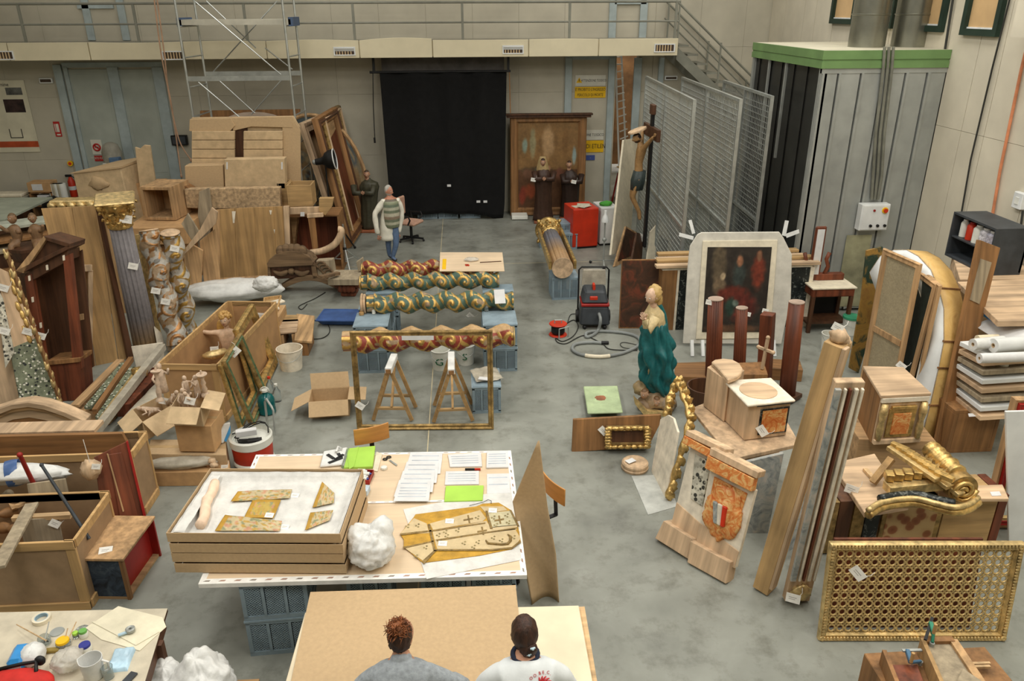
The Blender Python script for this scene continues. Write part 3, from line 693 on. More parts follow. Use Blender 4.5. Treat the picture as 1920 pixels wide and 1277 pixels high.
embroid(((604,904),(627,925),(626,944),(586,952)),'embroidered_collar','folded gold embroidered collar, upper piece at right in tray',.2,5)
embroid(((582,962),(625,958),(618,976),(572,995)),'embroidered_collar','folded gold embroidered piece, lower one at right in tray',.16,6)
for(x,y),lab in(((553,929),'paper tag at right end of upper embroidered band'),((505,966),'paper tag on the square embroidered panel'),((534,988),'paper tag at right end of front embroidered band')):
 p=TMz@tp(x,y,.05);tag((x,y),p,lab,.075,8,n=(0,-.25,1),drop=False)
obj(MB().zprism([tuple(P(x,y,TT)[:2])for x,y in((756,955),(958,918),(978,1050),(800,1086))],TT,TT+.002),'tissue_sheet',tissue,label='large white tissue sheet under the cream and gold vestment',cat='tissue paper')
VZ=TT+.004
def vpoly(px,dz,t=.004):return MB().zprism([tuple(P(x,y,VZ+dz)[:2])for x,y in px],VZ+dz,VZ+dz+t)
gold_silk=mk('gold_silk',(188,144,50),rough=.5,var=.12,sc=14,bump=.2);silk=mk('cream_silk',(206,184,142),rough=.55,var=.06,sc=12,bump=.12);braid=mk('gold_braid',(132,108,62),rough=.5,var=.2,sc=30,bump=.4)
greysilk=mk('grey_green_silk',(198,188,152),rough=.55,var=.08,sc=20,bump=.1)
ve=root('embroidered_vestment','cream and gold embroidered vestment spread on tissue at table right','vestment')
OUT=[(750,1002),(776,970),(779,965),(893,950),(905,945),(935,943),(958,957),(972,990),(976,1015),(960,1030),(900,1042),(793,1056),(757,1026),(757,1012)]
obj(vpoly(OUT,0),'back_lining',gold_silk,ve,smooth=False)
for px in(((750,1002),(776,972),(800,982),(805,1000)),((756,1026),(808,1016),(814,1034),(793,1052)),((806,982),(900,957),(911,972),(905,978),(812,994)),((811,997),(912,977),(920,989),(970,984),(970,993),(815,1013)),((815,1014),(966,992),(976,1010),(965,1026),(920,1030),(820,1030)),((900,950),(944,950),(951,957),(912,963))):
 obj(vpoly(px,.0045,.003),'silk_panel',silk,ve)
obj(vpoly(((914,963),(956,958),(970,985),(921,990)),.0045,.003),'square_panel',greysilk,ve)
for px in(((802,983),(806,983),(818,1034),(813,1034)),((750,1001),(818,993),(910,980),(910,982),(818,996),(752,1004)),((818,1012),(970,989),(970,991),(819,1015)),((910,958),(914,958),(924,992),(919,992)),((755,1026),(813,1014),(813,1016),(757,1029)),((757,1028),(794,1057),(792,1052),(814,1032),(819,1032),(795,1058)),((955,956),(959,957),(974,987),(970,987)),((818,1030),(921,1030),(960,1026),(976,1013),(977,1017),(961,1029),(920,1033),(818,1033))):
 obj(vpoly(px,.008,.003),'braid',braid,ve)
for x,y in((878,973),(936,974),(904,995)):
 obj(vpoly(((x-9,y+1),(x+9,y-2),(x+9,y+1),(x-9,y+4)),.008,.002),'cross',braid,ve);obj(vpoly(((x-2,y-7),(x+1,y-7),(x+4,y+8),(x+1,y+8)),.0085,.002),'cross',braid,ve)
em=MB()
for x,y in((783,985),(764,986),(798,1026),(822,1003),(838,1005),(858,994),(870,1018),(896,1016),(925,970),(950,966),(930,984),(953,979),(963,1007),(925,1008),(940,1013),(780,1043),(835,997),(895,970),(888,1025)):
 for dx,dy in((-3,1),(2,-2),(1,3)):em.add(*[(lambda m_:(m_.v,m_.f))(vpoly(((x+dx-2,y+dy),(x+dx,y+dy-1.6),(x+dx+2.5,y+dy),(x+dx,y+dy+1.6)),.008,.0015))][0])
obj(em,'embroidered_flowers',mk('embroidery_thread',(132,118,78),var=.3,sc=30),ve,kind='stuff')
sn=[(911,1013),(915,1019),(928,1020),(940,1021),(952,1020),(957,1014),(957,1006),(952,1002)]
obj(MB().tube([P(x,y,VZ+.012)for x,y in sn],[.006,.012,.012,.012,.014,.014,.012,.006],8),'scroll',braid,ve)
obj(MB().tube([P(x,y,VZ+.012)for x,y in((880,948),(905,942),(915,937),(921,939),(921,944))],.003,5),'cord',cable,ve)
for(x,y),lab in(((843,977),'paper tag on upper cream strip of the vestment'),((924,957),'paper tag near the top right of the vestment'),((830,1019),'paper tag on the lower cream strip of vestment')):
 tag((x,y),P(x,y,VZ+.02),lab,.08,6,n=(0,-.2,1),drop=False)
def sheet(px,z,name,label,cat,mat=paper,t=.003,group=None,lines=4,lm=None):
 r=root(name,label,cat,None,group);c=[P(x,y,z)for x,y in px]
 obj(MB().zprism([p[:2]for p in c],z,z+t),'page',mat,r)
 if lines:
  mb=MB()
  for k in range(lines):
   v=.18+.7*k/lines;h=.05
   e=[c[0].lerp(c[3],v),c[1].lerp(c[2],v),c[1].lerp(c[2],v+h),c[0].lerp(c[3],v+h)]
   e=[e[0].lerp(e[1],.08),e[0].lerp(e[1],.9),e[3].lerp(e[2],.9),e[3].lerp(e[2],.08)]
   mb.zprism([p[:2]for p in e],z+t,z+t+.0006)
  obj(mb,'print',kind='stuff',parent=r,mat=lm or mk('form_print_%d'%random.randrange(10**6),(176,182,190),bump=0,big=0))
 return r
LP_=mk('form_print',(176,182,190),bump=0,big=0)
ordn=('backmost','second from the back','third from the back','fourth from the back','fifth from the back','third from the front','second from the front','frontmost')
for k in range(8):
 x,y=770-k*3.6+(3 if k%2 else 0),849+k*8.6
 sheet(((x,y),(x+60,y),(x+56,y+31),(x-10,y+31)),TT+.001+.0035*k,'record_form','%s white form in the fan of forms on the textile table'%ordn[k],'paper',group='fanned record forms',lines=4,lm=LP_)
sheet(((840,854),(902,851),(904,876),(844,877)),TT,'record_card','white card above the marker pen on the textile table','paper',lm=LP_,t=.012)
sheet(((836,885),(898,884),(898,909),(834,910)),TT,'record_card','white card between marker pen and green folder','paper',lm=LP_,t=.008)
sheet(((913,848),(952,847),(953,878),(912,879)),TT,'note_pad','white note pad at the back right corner of textile table','pad',lines=5,lm=LP_,t=.015)
sheet(((913,889),(955,888),(957,925),(913,926)),TT,'note_sheet','white sheet in front of the note pad at table right','paper',lines=2,lm=LP_)
obj(MB().zprism([tuple(P(x,y,TT)[:2])for x,y in((836,913),(907,912),(905,940),(833,942))],TT,TT+.014),'green_folder',greenf,label='lime green folder in front of the white cards',cat='folder',bev=.003)
gf_=root('green_folder','lime green folder with flap at the back left of textile table','folder')
obj(MB().zprism([tuple(P(x,y,TT)[:2])for x,y in((652,845),(704,840),(699,879),(645,881))],TT,TT+.03),'cover',greenf,gf_,bev=.004)
obj(MB().zprism([tuple(P(x,y,TT+.03)[:2])for x,y in((650,846),(673,838),(664,875),(655,880))],TT+.031,TT+.035),'flap',greenf,gf_)
obj(MB().zprism([tuple(P(x,y,TT)[:2])for x,y in((706,848),(717,852),(708,885),(699,883))],TT,TT+.008),'paper_sheet',linen,label='cream paper edge under the scissors side of green folder',cat='paper')
mk_=root('marker_pen','black marker with red cap between the two white cards','marker');a,b=P(872,880,TT+.012),P(890,880,TT+.012);c=P(901,880,TT+.012)
obj(MB().cyl(a,b,.012),'barrel',dark,mk_,smooth=True);obj(MB().cyl(b,c,.013),'cap',redm,mk_,smooth=True)
sc_=root('scissors','black handled scissors beside green folder','scissors')
for x,y in((722,861),(729,857)):c=P(x,y,TT+.006);obj(MB().tube([c+V((.018*cos(t*pi/6)*1.3,.018*sin(t*pi/6),0))for t in range(12)],.006,6,True),'handle',dark,sc_,smooth=True)
for d in(0,1.5):obj(MB().bar(P(730+d,863,TT+.006),P(744,873-d,TT+.006),.012,.004),'blade',steel,sc_)
cp=P(720,879,TT)
obj(MB().lathe([(.001,.03),(.02,.03),(.033,.024),(.036,.008),(.034,0)],20),'bottle_stopper',whitepl,M=TR(cp),label='round white stopper near the scissors on textile table',cat='stopper',smooth=True)
rb=root('red_box','small open red box holding white tubes beside tray stack','box');c=P(684,898,TT);
obj(MB().box(-.075,.075,-.1,.1,0,.006).box(-.075,-.07,-.1,.1,0,.05).box(.07,.075,-.1,.1,0,.05).box(-.07,.07,-.1,-.095,0,.05).box(-.07,.07,.095,.1,0,.05),'box_shell',redd,rb,TR(c,-8))
for k,(dx,dy,s)in enumerate(((-.03,.07,.03),(.02,.03,.022),(-.01,-.02,.02),(.0,-.06,.02))):
 e=root('white_tube','%s white tube lying in small red box'%('backmost','second','third','frontmost')[k],'tube',TR(c+V((dx,dy,.03+s*.5)),-5),'white tubes in the red box')
 obj(MB().cyl((-.045,0,0),(.03,0,0),s,s*.9,12),'tube_body',whitepl,e,smooth=True);obj(MB().cyl((.03,0,0),(.05,0,0),s*.6,s*.5,10),'cap',signb if k%2 else whitem,e,smooth=True)
c=P(681,924,TT);obj(MB().box(-.06,.06,-.055,.055,0,.06),'small_box',mk('pale_blue_card',(196,212,224),bump=.02),M=TR(c,-10),label='pale blue small carton in front of the red box',cat='carton',bev=.004)
bag=root('document_bag','clear plastic bag with black tools at back left of textile table','bag')
obj(MB().zprism([tuple(P(x,y,TT)[:2])for x,y in((607,850),(652,842),(642,874),(600,878))],TT,TT+.03),'bag_body',whitebag,bag,bev=.01)
for(x,y),(x2,y2)in(((614,852),(626,860)),((634,850),(640,858)),((616,868),(642,858)),((628,862),(644,852))):obj(MB().bar(P(x,y,TT+.036),P(x2,y2,TT+.036),.035,.006),'black_tool',dark,bag)
obj(MB().tube([P(630,848,TT+.05),P(634,838,TT+.06),P(641,842,TT+.05)],.014,8),'bag_twist',whitebag,bag,smooth=True)
obj(MB().cyl(P(653,843,TT+.02),P(643,876,TT+.02),.018),'plastic_tube',glassm,label='clear plastic tube lying left of lime green folder',cat='tube',smooth=True)
def crumpled(c,rx,ry,rz,name,label,seed,mat=whitebag,ears=()):
 def fn(d):
  q=1+.16*cnoise(d*1.7+V((seed,0,0)))+.2*abs(cnoise(d*3.2+V((0,seed,0))))+.1*abs(cnoise(d*7))
  for e,h in ears:q+=h*max(0,d.dot(V(e).normalized())-.86)/.14
  if d.z<-.1:q*=1-.25*(-d.z)
  return q
 return obj(MB().ball((0,0,rz*.72),(rx,ry,rz),64,None,None,fn),name,mat,M=TR(c),label=label,cat='plastic bag',smooth=2)
crumpled(P(698,1052,TT),.2,.2,.19,'plastic_bag','crumpled white plastic bag beside the tray stack',3,ears=(((-.6,.3,.8),.35),((.5,.4,.8),.4)))
def bent():
 A,B=P(1008,828,1.72),P(961,941,1.02);Cc,D_=P(997,1135,0),P(1048,1130,0);mb=MB()
 Lp=[A,B,P(975,1020,.62),Cc];Rp=[A+V((.015,.02,0)),P(1026,950,1.02),P(1042,1040,.52),D_]
 def ip(l,t):
  t*=len(l)-1;i=min(int(t),len(l)-2);return l[i].lerp(l[i+1],t-i)
 def fn(u,v):
  p=ip(Lp,v).lerp(ip(Rp,v),u);return p+V((.02,.10,0))*sin(pi*u)*v
 mb.grid(16,24,fn,(.004,.006,0));return mb
obj(bent(),'cardboard_sheet',card,label='tall bent cardboard sheet leaning at the right end of textile table',cat='cardboard',smooth=2)
wooden_seat=mk('beech_seat',(206,146,80),rough=.4,var=.08,ax=0,sc=4)
def stool(M,label,seat_z=.55,back=True):
 r=root('work_stool',label,'chair',M,'swivel work stools')
 obj(MB().lathe([(.0,.025),(.17,.025),(.2,.015),(.2,0),(.0,0)],24,TR((0,0,seat_z))),'seat',wooden_seat,r,smooth=True)
 obj(MB().cyl((0,0,.1),(0,0,seat_z),.028).cyl((0,0,.1),(0,0,.28),.04),'gas_lift',dark,r,smooth=True)
 for k in range(5):
  t=2*pi*k/5;obj(MB().hexa([(-.02,.02,.06),(.02,.02,.06),(.02,.3,.05),(-.02,.3,.05)],[(-.02,.02,.12),(.02,.02,.12),(.02,.3,.075),(-.02,.3,.075)],MX.Rotation(t,4,'Z')),'foot',dark,r)
  obj(MB().ball((.29*cos(t+pi/2),.29*sin(t+pi/2),.026),.026,8),'castor',dark,r,smooth=True)
 obj(MB().bar((0,.12,seat_z-.01),(0,.34,seat_z-.01),.05,.012).bar((0,.34,seat_z-.01),(0,.32,seat_z+.34),.05,.014,up=(0,1,0)),'back_bracket',dark,r)
 def fn(u,v):
  x=(u-.5)*.4;return(x,.25-.04*cos(x*6)+.06,seat_z+.22+(v)*.2)
 mb=MB().grid(16,4,fn,(0,.014,0));obj(mb,'backrest',wooden_seat,r,smooth=True,bev=.004);return r
def stool_b(back,zb_,zs,rz,label):
 b=P(*back,zb_);d=MX.Rotation(radians(rz),3,'Z')@V((0,.29,0));stool(TR((b.x-d.x,b.y-d.y,0),rz),label,zs)
stool_b((697,810),.95,.6,22,'work stool with wooden back behind the textile table')
stool_b((1036,915),.85,.52,-62,'work stool with wooden back behind the bent cardboard sheet')
Z2=.86
t2=root('board_table','pale table of stacked boards at the bottom centre','table')
qq=[P(x,y,Z2)for x,y in((572,1148),(1085,1135),(1112,1283),(534,1283))]
obj(MB().zprism([p[:2]for p in qq],Z2-.03,Z2),'top_board',cream,t2,bev=.004)
e=[P(x,y,Z2-.05)for x,y in((1060,1142),(1096,1140),(1120,1283),(1080,1283))]
obj(MB().zprism([p[:2]for p in e],Z2-.08,Z2-.035),'under_board',wood_rawx,t2)
for x,y in((-1.1,4.8),(.6,4.8),(-1.1,4.3),(.6,4.3)):obj(MB().box(x-.03,x+.03,y-.03,y+.03,0,Z2-.03),'leg',wood_raw,t2)
bc=[P(x,y,Z2+.012)for x,y in((582,1110),(967,1097),(985,1281),(545,1281))]
obj(MB().zprism([p[:2]for p in bc],Z2+.001,Z2+.012),'cardboard_sheet',card,label='large flat cardboard sheet on the boards in front of women',cat='cardboard')
def figure_hair(mb,M,pts):pass
def woman(px,py,zc,rz,name,label,top,topc,hair,bun,armL,armR,collar,tilt=16):
 "."
 h=P(px,py,zc);r=root('person',label,'person',TR((h.x,h.y-.28,0),rz))
 hz=zc;sk=(206,152,122);jeans=(58,66,88)
 def cf(p):
  if p.z>.12 and p.z<hz-.66:return jeans
  if p.z<=.12:return(40,38,36)
  return sk
 mb=MB();nk=(0,.215,hz-.1);sh=hz-.205
 ch=[[(0,-.06,hz-.72,.15),(0,-.02,hz-.55,.125),(0,.07,hz-.38,.14),(0,.15,hz-.2,.1),(*nk,.052),(0,.24,hz-.04,.055)]]
 for s,arm in((-1,armL),(1,armR)):
  ch.append([(0,.15,hz-.2,.1),(s*.15,.14,sh,.065),(s*.225,.15,sh-.05,.058)]+[(*q,rr)for q,rr in zip(arm,(.042,.03))])
  ch.append([(0,-.06,hz-.72,.15),(s*.1,-.06,hz-.82,.1),(s*.11,-.02,.48,.062),(s*.11,-.06,.08,.045),(s*.11,.06,.04,.045)])
 mb.add(*skin_mesh(ch,1),None,cf)
 add_head(mb,TR((0,.28,hz),180-(28 if collar else-8),tilt),1.0,sk)
 for arm in(armL,armR):
  w_=V(arm[1]);d=w_-V(arm[0]);add_hand(mb,w_+d.normalized()*.01,d,(0,0,1),sk,.95)
 obj(mb,'body',paintm,r,smooth=2)
 tp_=MB();tc=[[(0,-.05,hz-.75,.165),(0,-.02,hz-.55,.145),(0,.07,hz-.38,.16),(0,.145,hz-.2,.115)]+([(0,.195,hz-.125,.074),(0,.225,hz-.07,.07)]if collar else[(0,.185,hz-.14,.082)])]
 for s,arm in((-1,armL),(1,armR)):tc.append([(0,.145,hz-.2,.115),(s*.155,.138,sh+.005,.085),(s*.235,.148,sh-.05,.078),(*arm[0],.056),(*(V(arm[0]).lerp(V(arm[1]),.9 if collar else .35)),.044)])
 vs,fs=skin_mesh(tc,2)
 vs=[p+V((0,0,0))+(p-V((0,.05,p.z))).normalized()*.006*cnoise(p*11)for p in vs]
 tp_.add(vs,fs);g=obj(tp_,top,topc,r,smooth=2)
 return r,h,g,hz
hr=mk('dark_brown_hair',(58,38,28),rough=.5,ax=2,var=.45,sc=14,bump=.5);hr2=mk('auburn_hair_tips',(124,74,42),rough=.5,ax=2,var=.4,sc=14,bump=.5)
grey_knit=mk('grey_knit',(150,156,160),rough=.9,sc=30,var=.1,bump=.3);white_tee=mk('white_cotton',(226,230,230),rough=.85,sc=9,var=.03,bump=.15)
zc=1.48
r1,h1,g1,hz=woman(752,1192,zc,0,'person','woman with gathered curly hair in a grey roll neck sweater, seen from behind','grey_sweater',grey_knit,hr,1,((-.42,.08,zc-.47),(-.56,.3,zc-.58)),((.42,.2,zc-.4),(.3,.46,zc-.56)),True)
def hairball(c,r,seed,fr=6,amp=.12):
 def fn(d):return 1+amp*cnoise(d*fr+V((seed,0,0)))+amp*.5*cnoise(d*fr*2.6)
 return MB().ball(c,r,36,None,None,fn)
hm=hairball((-.006,.256,hz+.022),(.082,.1,.115),1);hm.v=[p for p in hm.v]
obj(hm,'hair',hr,r1,smooth=2)
tuft=MB();rr_=random.Random(5)
tuft.ball((-.012,.23,hz+.105),(.062,.06,.05),20,None,None,lambda d:1+.35*cnoise(d*3))
for k in range(170):
 t,ph=rr_.uniform(0,2*pi),rr_.uniform(-.3,1.2);d=V((cos(t)*cos(ph),sin(t)*cos(ph),sin(ph)));b0=V((-.012,.23,hz+.1))+d*.045
 pts=[b0,b0+d*.025+V((rr_.uniform(-.012,.012),)*3),b0+d*.032+V((rr_.uniform(-.025,.025),rr_.uniform(-.025,.025),rr_.uniform(-.025,.015)))]
 tuft.tube(pts,[.0045,.004,.002],4)
obj(tuft,'hair_bun',hr2,r1,smooth=2)
r2,h2,g2,hz=woman(983,1186,zc-.02,0,'person','woman with pinned dark hair in a white printed T-shirt, seen from behind','white_tshirt',white_tee,hr,0,((-.34,.2,zc-.46),(-.24,.46,zc-.58)),((.33,.2,zc-.46),(.22,.46,zc-.58)),False)
obj(hairball((0,.265,hz+.012),(.092,.112,.13),4,3,.06),'hair',hr,r2,smooth=2)
obj(hairball((.02,.185,hz-.05),(.06,.05,.06),9,3,.1),'hair_roll',hr,r2,smooth=2)
clip=mk('pale_hair_clip',(190,214,222),rough=.3,bump=0)
for(x,z)in((.045,-.01),(.02,-.06)):obj(MB().bar((x-.015,.142,hz+z),(x+.015,.138,hz+z+.012),.012,.008).ball((x,.135,hz+z+.004),.009,8),'hair_clip',clip,r2)
cl=[(.082*cos(t),.2+.07*sin(t),hz-.122+.03*(sin(t)+1)*.5)for t in[2*pi*k/20 for k in range(20)]]
obj(MB().tube(cl,.018,8,True),'navy_collar',mk('navy_rib',(40,46,64),rough=.9,bump=.1),r2,smooth=2)
bpy.context.view_layer.update()
I2=g2 .matrix_world.inverted()
def on_back(px,py):
 o_=I2@CO;e_=I2@(CO+ray(px,py));ok,loc,nor,_=g2 .ray_cast(o_,(e_-o_).normalized())
 return(loc+nor*.003,nor)if ok else(V((0,-.1,hz-.3)),V((0,-1,0)))
for ch_,px,py,rot in(('O',996,1272,36),('O',1003,1267,28),('.',1008,1265.5,18),('B',1012,1262.5,10),('E',1018.5,1261,0),('.',1023,1262,0),('C',1027.5,1261,-8),('.',1032,1263.5,-12)):
 p,n=on_back(px,py);xx=V((1,0,0));xx=(xx-n*xx.dot(n)).normalized();yy=n.cross(xx);M_=MX.Identity(4)
 for i in range(3):M_[i][0],M_[i][1],M_[i][2],M_[i][3]=xx[i],-n[i],yy[i],p[i]
 text(ch_,.028,inkr,r2,M_@MX.Rotation(radians(-rot),4,'Y'),'print_letter')
emb=MB()
for a0 in(-60,-35,-10,15,40,62):
 emb.tube([on_back(1019+(3+3.2*t)*sin(radians(a0+t*7)),1283-(3+3.2*t)*cos(radians(a0+t*7)))[0]for t in range(5)],[.005,.006,.007,.006,.003],5)
obj(emb,'print_emblem',inkr,r2)
Z3=.8
t3=root('cloth_covered_table','cloth covered work table in the bottom left corner','table')
tq=[P(x,y,Z3)for x,y in((-160,1152),(314,1141),(265,1300),(-160,1330))]
obj(MB().zprism([p[:2]for p in tq],Z3-.03,Z3-.004),'tabletop',wood_darkx,t3)
obj(MB().zprism([p[:2]for p in tq],Z3-.003,Z3+.001),'table_cover',mk('table_cover_cloth',(200,190,168),rough=.9,sc=7,var=.06,bump=.15),t3)
for x,y in((296,1200),(-120,1180)):p=P(x,y,Z3);obj(MB().box(p.x-.03,p.x+.03,p.y-.03,p.y+.03,0,Z3-.03),'leg',wood_dark,t3)
obj(MB().bar(tq[1]+V((-.03,-.05,-.1)),tq[2]+V((-.03,0,-.1)),.025,.12),'apron',wood_dark,t3)
cotton_=mk('cream_cotton',(226,218,192),rough=.9,sc=8,var=.04,bump=.2)
def onT(x,y):return P(x,y,Z3+.002)
for k,px in enumerate((((160,1178),(222,1137),(305,1158),(312,1176),(262,1221),(190,1200)),((172,1168),(250,1150),(300,1186),(255,1212)))):
 obj(MB().zprism([onT(x,y)[:2]for x,y in px],Z3+.002+k*.006,Z3+.007+k*.006),'cotton_cloth',cotton_,label=('lower larger','upper smaller')[k]+' cream cotton cloth spread on the corner table',cat='cloth',bev=.002)
c=onT(79,1163);r=root('tape_roll','roll of masking tape on the corner table','tape',c)
obj(MB().lathe([(.05,0),(.068,0),(.068,.032),(.05,.032),(.05,0)],28,cap=False),'tape',linen,r,smooth=True);obj(MB().lathe([(.044,.001),(.05,.001),(.05,.031),(.044,.031),(.044,.001)],28,cap=False),'core',mk('pale_blue_core',(150,176,190)),r,smooth=True)
def jar(px,py,R,H,label,lid=None,mat=glassm,cat='jar',lidh=.015):
 c=onT(px,py);r=root('glass_jar' if cat=='jar' else 'bottle',label,cat,c)
 obj(MB().lathe([(R*.9,0),(R,.01),(R,H*.8),(R*.85,H),(R*.8,H),(R*.94,H*.78),(R*.94,.012),(0,.012)],20),'vessel',mat,r,smooth=True)
 if lid:obj(MB().lathe([(0,H+lidh),(R*.88,H+lidh),(R*.92,H+lidh*.6),(R*.92,H-.004),(0,H-.004)],20),'lid',lid,r,smooth=True)
 return r,c
jar(85,1207,.045,.07,'small glass jar of brushes on the corner table')
for k,(a,b,m_)in enumerate((((31,1171,.05),(88,1202,.1),wood_raw),((92,1166,.12),(84,1200,.06),steel),((127,1178,.1),(118,1214,.02),wood_raw),((143,1166,.09),(122,1212,.03),wood_raw))):
 r=root('paint_brush',('long brush leaning in the small glass jar','metal tool standing in small glass jar','left wooden stick crossing yellow lid','right wooden stick crossing yellow lid')[k],'brush',None,'brushes and sticks on the corner table')
 A,B=P(a[0],a[1],Z3+a[2]),P(b[0],b[1],Z3+b[2]);obj(MB().cyl(A,B,.004,.006,8),'handle',m_,r);obj(MB().cyl(B,B+(B-A).normalized()*.02,.006,.003,8),'bristles',dark,r)
obj(MB().lathe([(0,.006),(.05,.006),(.054,0),(0,0)],24),'metal_disc',steel,M=TR(onT(107,1185)),label='round metal disc beside the brush jar',cat='disc',smooth=True)
jar(120,1212,.052,.05,'low jar with yellow lid on the corner table',yellowm)
c=onT(100,1222);obj(MB().box(-.05,.05,-.02,.02,0,.03),'sponge',mk('brown_sponge',(150,128,62),bump=.4),M=TR(c,4),label='brown sponge in front of yellow lidded jar',cat='sponge',bev=.006)
jar(143,1195,.024,.035,'tiny jar with yellow green cap near yellow lid',greenf)
jar(158,1194,.032,.05,'small jar with green cap beside the cloths',mk('green_cap',(110,172,84)),whitepl)
jar(162,1222,.045,.06,'white bottle with blue cap behind the jug',mk('blue_cap',(52,58,140)),whitepl,'bottle')
obj(MB().lathe([(0,.004),(.045,.004),(.05,0),(0,0)],24),'glass_dish',glassm,M=TR(onT(154,1180)),label='clear glass dish next to the cream cloths',cat='dish',smooth=True)
c=onT(130,1250);crumpled(c,.11,.1,.08,'clear_bag','crumpled clear plastic bag left of measuring jug',8,film)
c=onT(178,1268);r=root('measuring_jug','translucent measuring jug at the front of corner table','jug',c)
obj(MB().lathe([(.062,0),(.068,.01),(.08,.17),(.076,.17),(.064,.012),(0,.012)],28,None,None,lambda t,i:1+(.16*math.exp(-((t-pi)/.25)**2)if i in(2,3)else 0)),'jug_body',whitebag,r,smooth=True)
obj(MB().tube([(.078,0,.15),(.12,0,.13),(.115,0,.06),(.07,0,.04)],.009,8),'jug_handle',whitebag,r,smooth=True)
c=onT(205,1270);r=root('glass_beaker','small clear glass right of the measuring jug','glass',c);obj(MB().lathe([(.035,0),(.04,.1),(.037,.1),(.033,.008),(0,.008)],20),'glass_wall',glassm,r,smooth=True)
c=onT(246,1187);r=root('chrome_fitting','chrome tap fitting on the cream cloth','fitting',c+V((0,0,.016)))
obj(MB().lathe([(.012,0),(.034,.006),(.036,.03),(.028,.036),(.012,.03),(.01,.012),(0,.012)],20),'ring',steel,r,smooth=True);obj(MB().cyl((-.02,-.02,.012),(-.075,-.05,.012),.012),'stem',mk('pale_blue_plastic',(170,196,210)),r,smooth=True)
c=onT(228,1240);obj(rnd_sheet(-.075,.075,-.11,.11,.035,.014,14,14,18,-.05),'blue_packet',mk('pale_blue_film',(178,206,222),rough=.25,bump=.3),M=TR(c,5),label='pale blue plastic packet right of measuring jug',cat='packet',smooth=2)
c=onT(242,1274);obj(MB().box(-.03,.03,-.06,.06,0,.016),'mobile_phone',darkgrey,M=TR(c,-20),label='dark phone at the front edge of corner table',cat='phone',bev=.004)
c=onT(52,1240);r=root('cotton_pack','blue and clear pack of cotton wool on the corner table','pack',TR(c,8))
obj(MB().ball((.045,.0,.06),(.09,.1,.075),24,None,None,lambda d:1+.2*cnoise(d*4)),'cotton_wool',whitebag,r,smooth=2)
obj(MB().box(-.1,.02,-.11,.1,0,.11),'blue_wrapper',mk('bright_blue_film',(48,140,206),rough=.3,var=.15,bump=.2),r,bev=.03);obj(MB().box(-.101,.0,-.112,-.108,.03,.07),'wrapper_band',paper,r)
c=onT(35,1290);r=root('red_bag','red bag with black strap in the bottom left corner','bag',c)
obj(MB().ball((0,0,.05),(.26,.11,.085),28,None,None,lambda d:1+.1*cnoise(d*3)),'bag_body',mk('red_fabric',(198,42,34),rough=.7,bump=.1),r,smooth=2)
obj(MB().tube([(-.2,.06,.11),(0,.1,.125),(.1,.11,.13),(.14,.02,.12)],.014,6).ball((.115,.13,.12),(.04,.03,.04),10),'strap',dark,r,smooth=2)
for(px,s,lab,sd)in(((312,1282),.2,'crumpled white plastic bag beside the corner table, left one',5),((376,1288),.25,'large crumpled white plastic bag right of the smaller one',6)):
 c=P(px[0],px[1],.45);crumpled((c.x,c.y,.2),s,s,s*1.1,'plastic_bag',lab,sd,ears=(((0,.2,1),.25),))
c=P(345,1290,.4);obj(MB().box(-.5,.5,-.25,.25,0,.2),'low_box',card3,M=TR((c.x,c.y,0)),label='low carton under the white bags at bottom left',cat='box',bev=.005)
# middle of the hall
def scroll_column(A,B,R,turns,base,name,label,seed=0,wood_dir=None,flat0=0,amp=.27,goldc=(220,180,104),group='carved twisted columns',pale=.12):
 "."
 A,B=V(A),V(B);L=(B-A).length;M=axisM(A,B);R3=M.to_3x3();ny,nt=int(L*150),64;mb=MB();vs,cs=[],[]
 dc=R3 .inverted()@(CO-(A+B)/2);tcam=atan2(dc.y,dc.x);cen=[(k*.5+(tcam+.25)/(2*pi))/turns for k in range(-2,int(2*turns)+4)]
 for j in range(ny+1):
  u=j/ny;s=u*L;ph=2*pi*turns*u
  tw=1 if flat0<s<L-.03 else 0
  for k in range(nt):
   t=2*pi*k/nt;d=(t-ph)%(2*pi);d=d-2*pi if d>pi else d
   q=1+amp*cos(d)*tw;h=0;g=0
   if tw:
    best=9
    for c in cen:
     dt=(t-2*pi*turns*c+pi)%(2*pi)-pi;ds=(u-c)*L;r=sqrt(ds*ds+(R*1.1*dt)**2)/R
     if r<best:best=r;ang=atan2(ds,R*dt)
    if best<1.02:v=cos(ang-best*7.5+seed);g=v>.1 or best<.16;h=.09*max(0,v)+(.1 if best<.16 else 0)
    else:v=cos(d*3+3*cnoise((s*4,cos(t),seed)))+.5*cnoise((s*9,t*2,seed));g=v>.45;h=.05*max(0,v)
   else:v=cos(t*7+seed);g=v>-.3;h=.03*v
   q=R*(q+h);p=V((q*cos(t),q*sin(t),s));vs.append(p)
   n=cnoise((s*7,t*1.5,seed+3));c=base
   if g:c=(*goldc,.7)
   if n<-.5+pale:c=(176,150,118)
   if n>.45:c=tuple(x*.7 for x in base)
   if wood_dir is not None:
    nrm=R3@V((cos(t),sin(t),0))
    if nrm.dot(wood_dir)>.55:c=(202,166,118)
   cs.append(c)
 fs=[(j*nt+k,j*nt+(k+1)%nt,(j+1)*nt+(k+1)%nt,(j+1)*nt+k)for j in range(ny)for k in range(nt)]
 b=len(mb.v);mb.add(vs,fs)
 for i,c in enumerate(cs):mb.c[b+i]=c
 r=root(name,label,'column',M,group);obj(mb,'carved_shaft',relief,r,smooth=2)
 return r,L
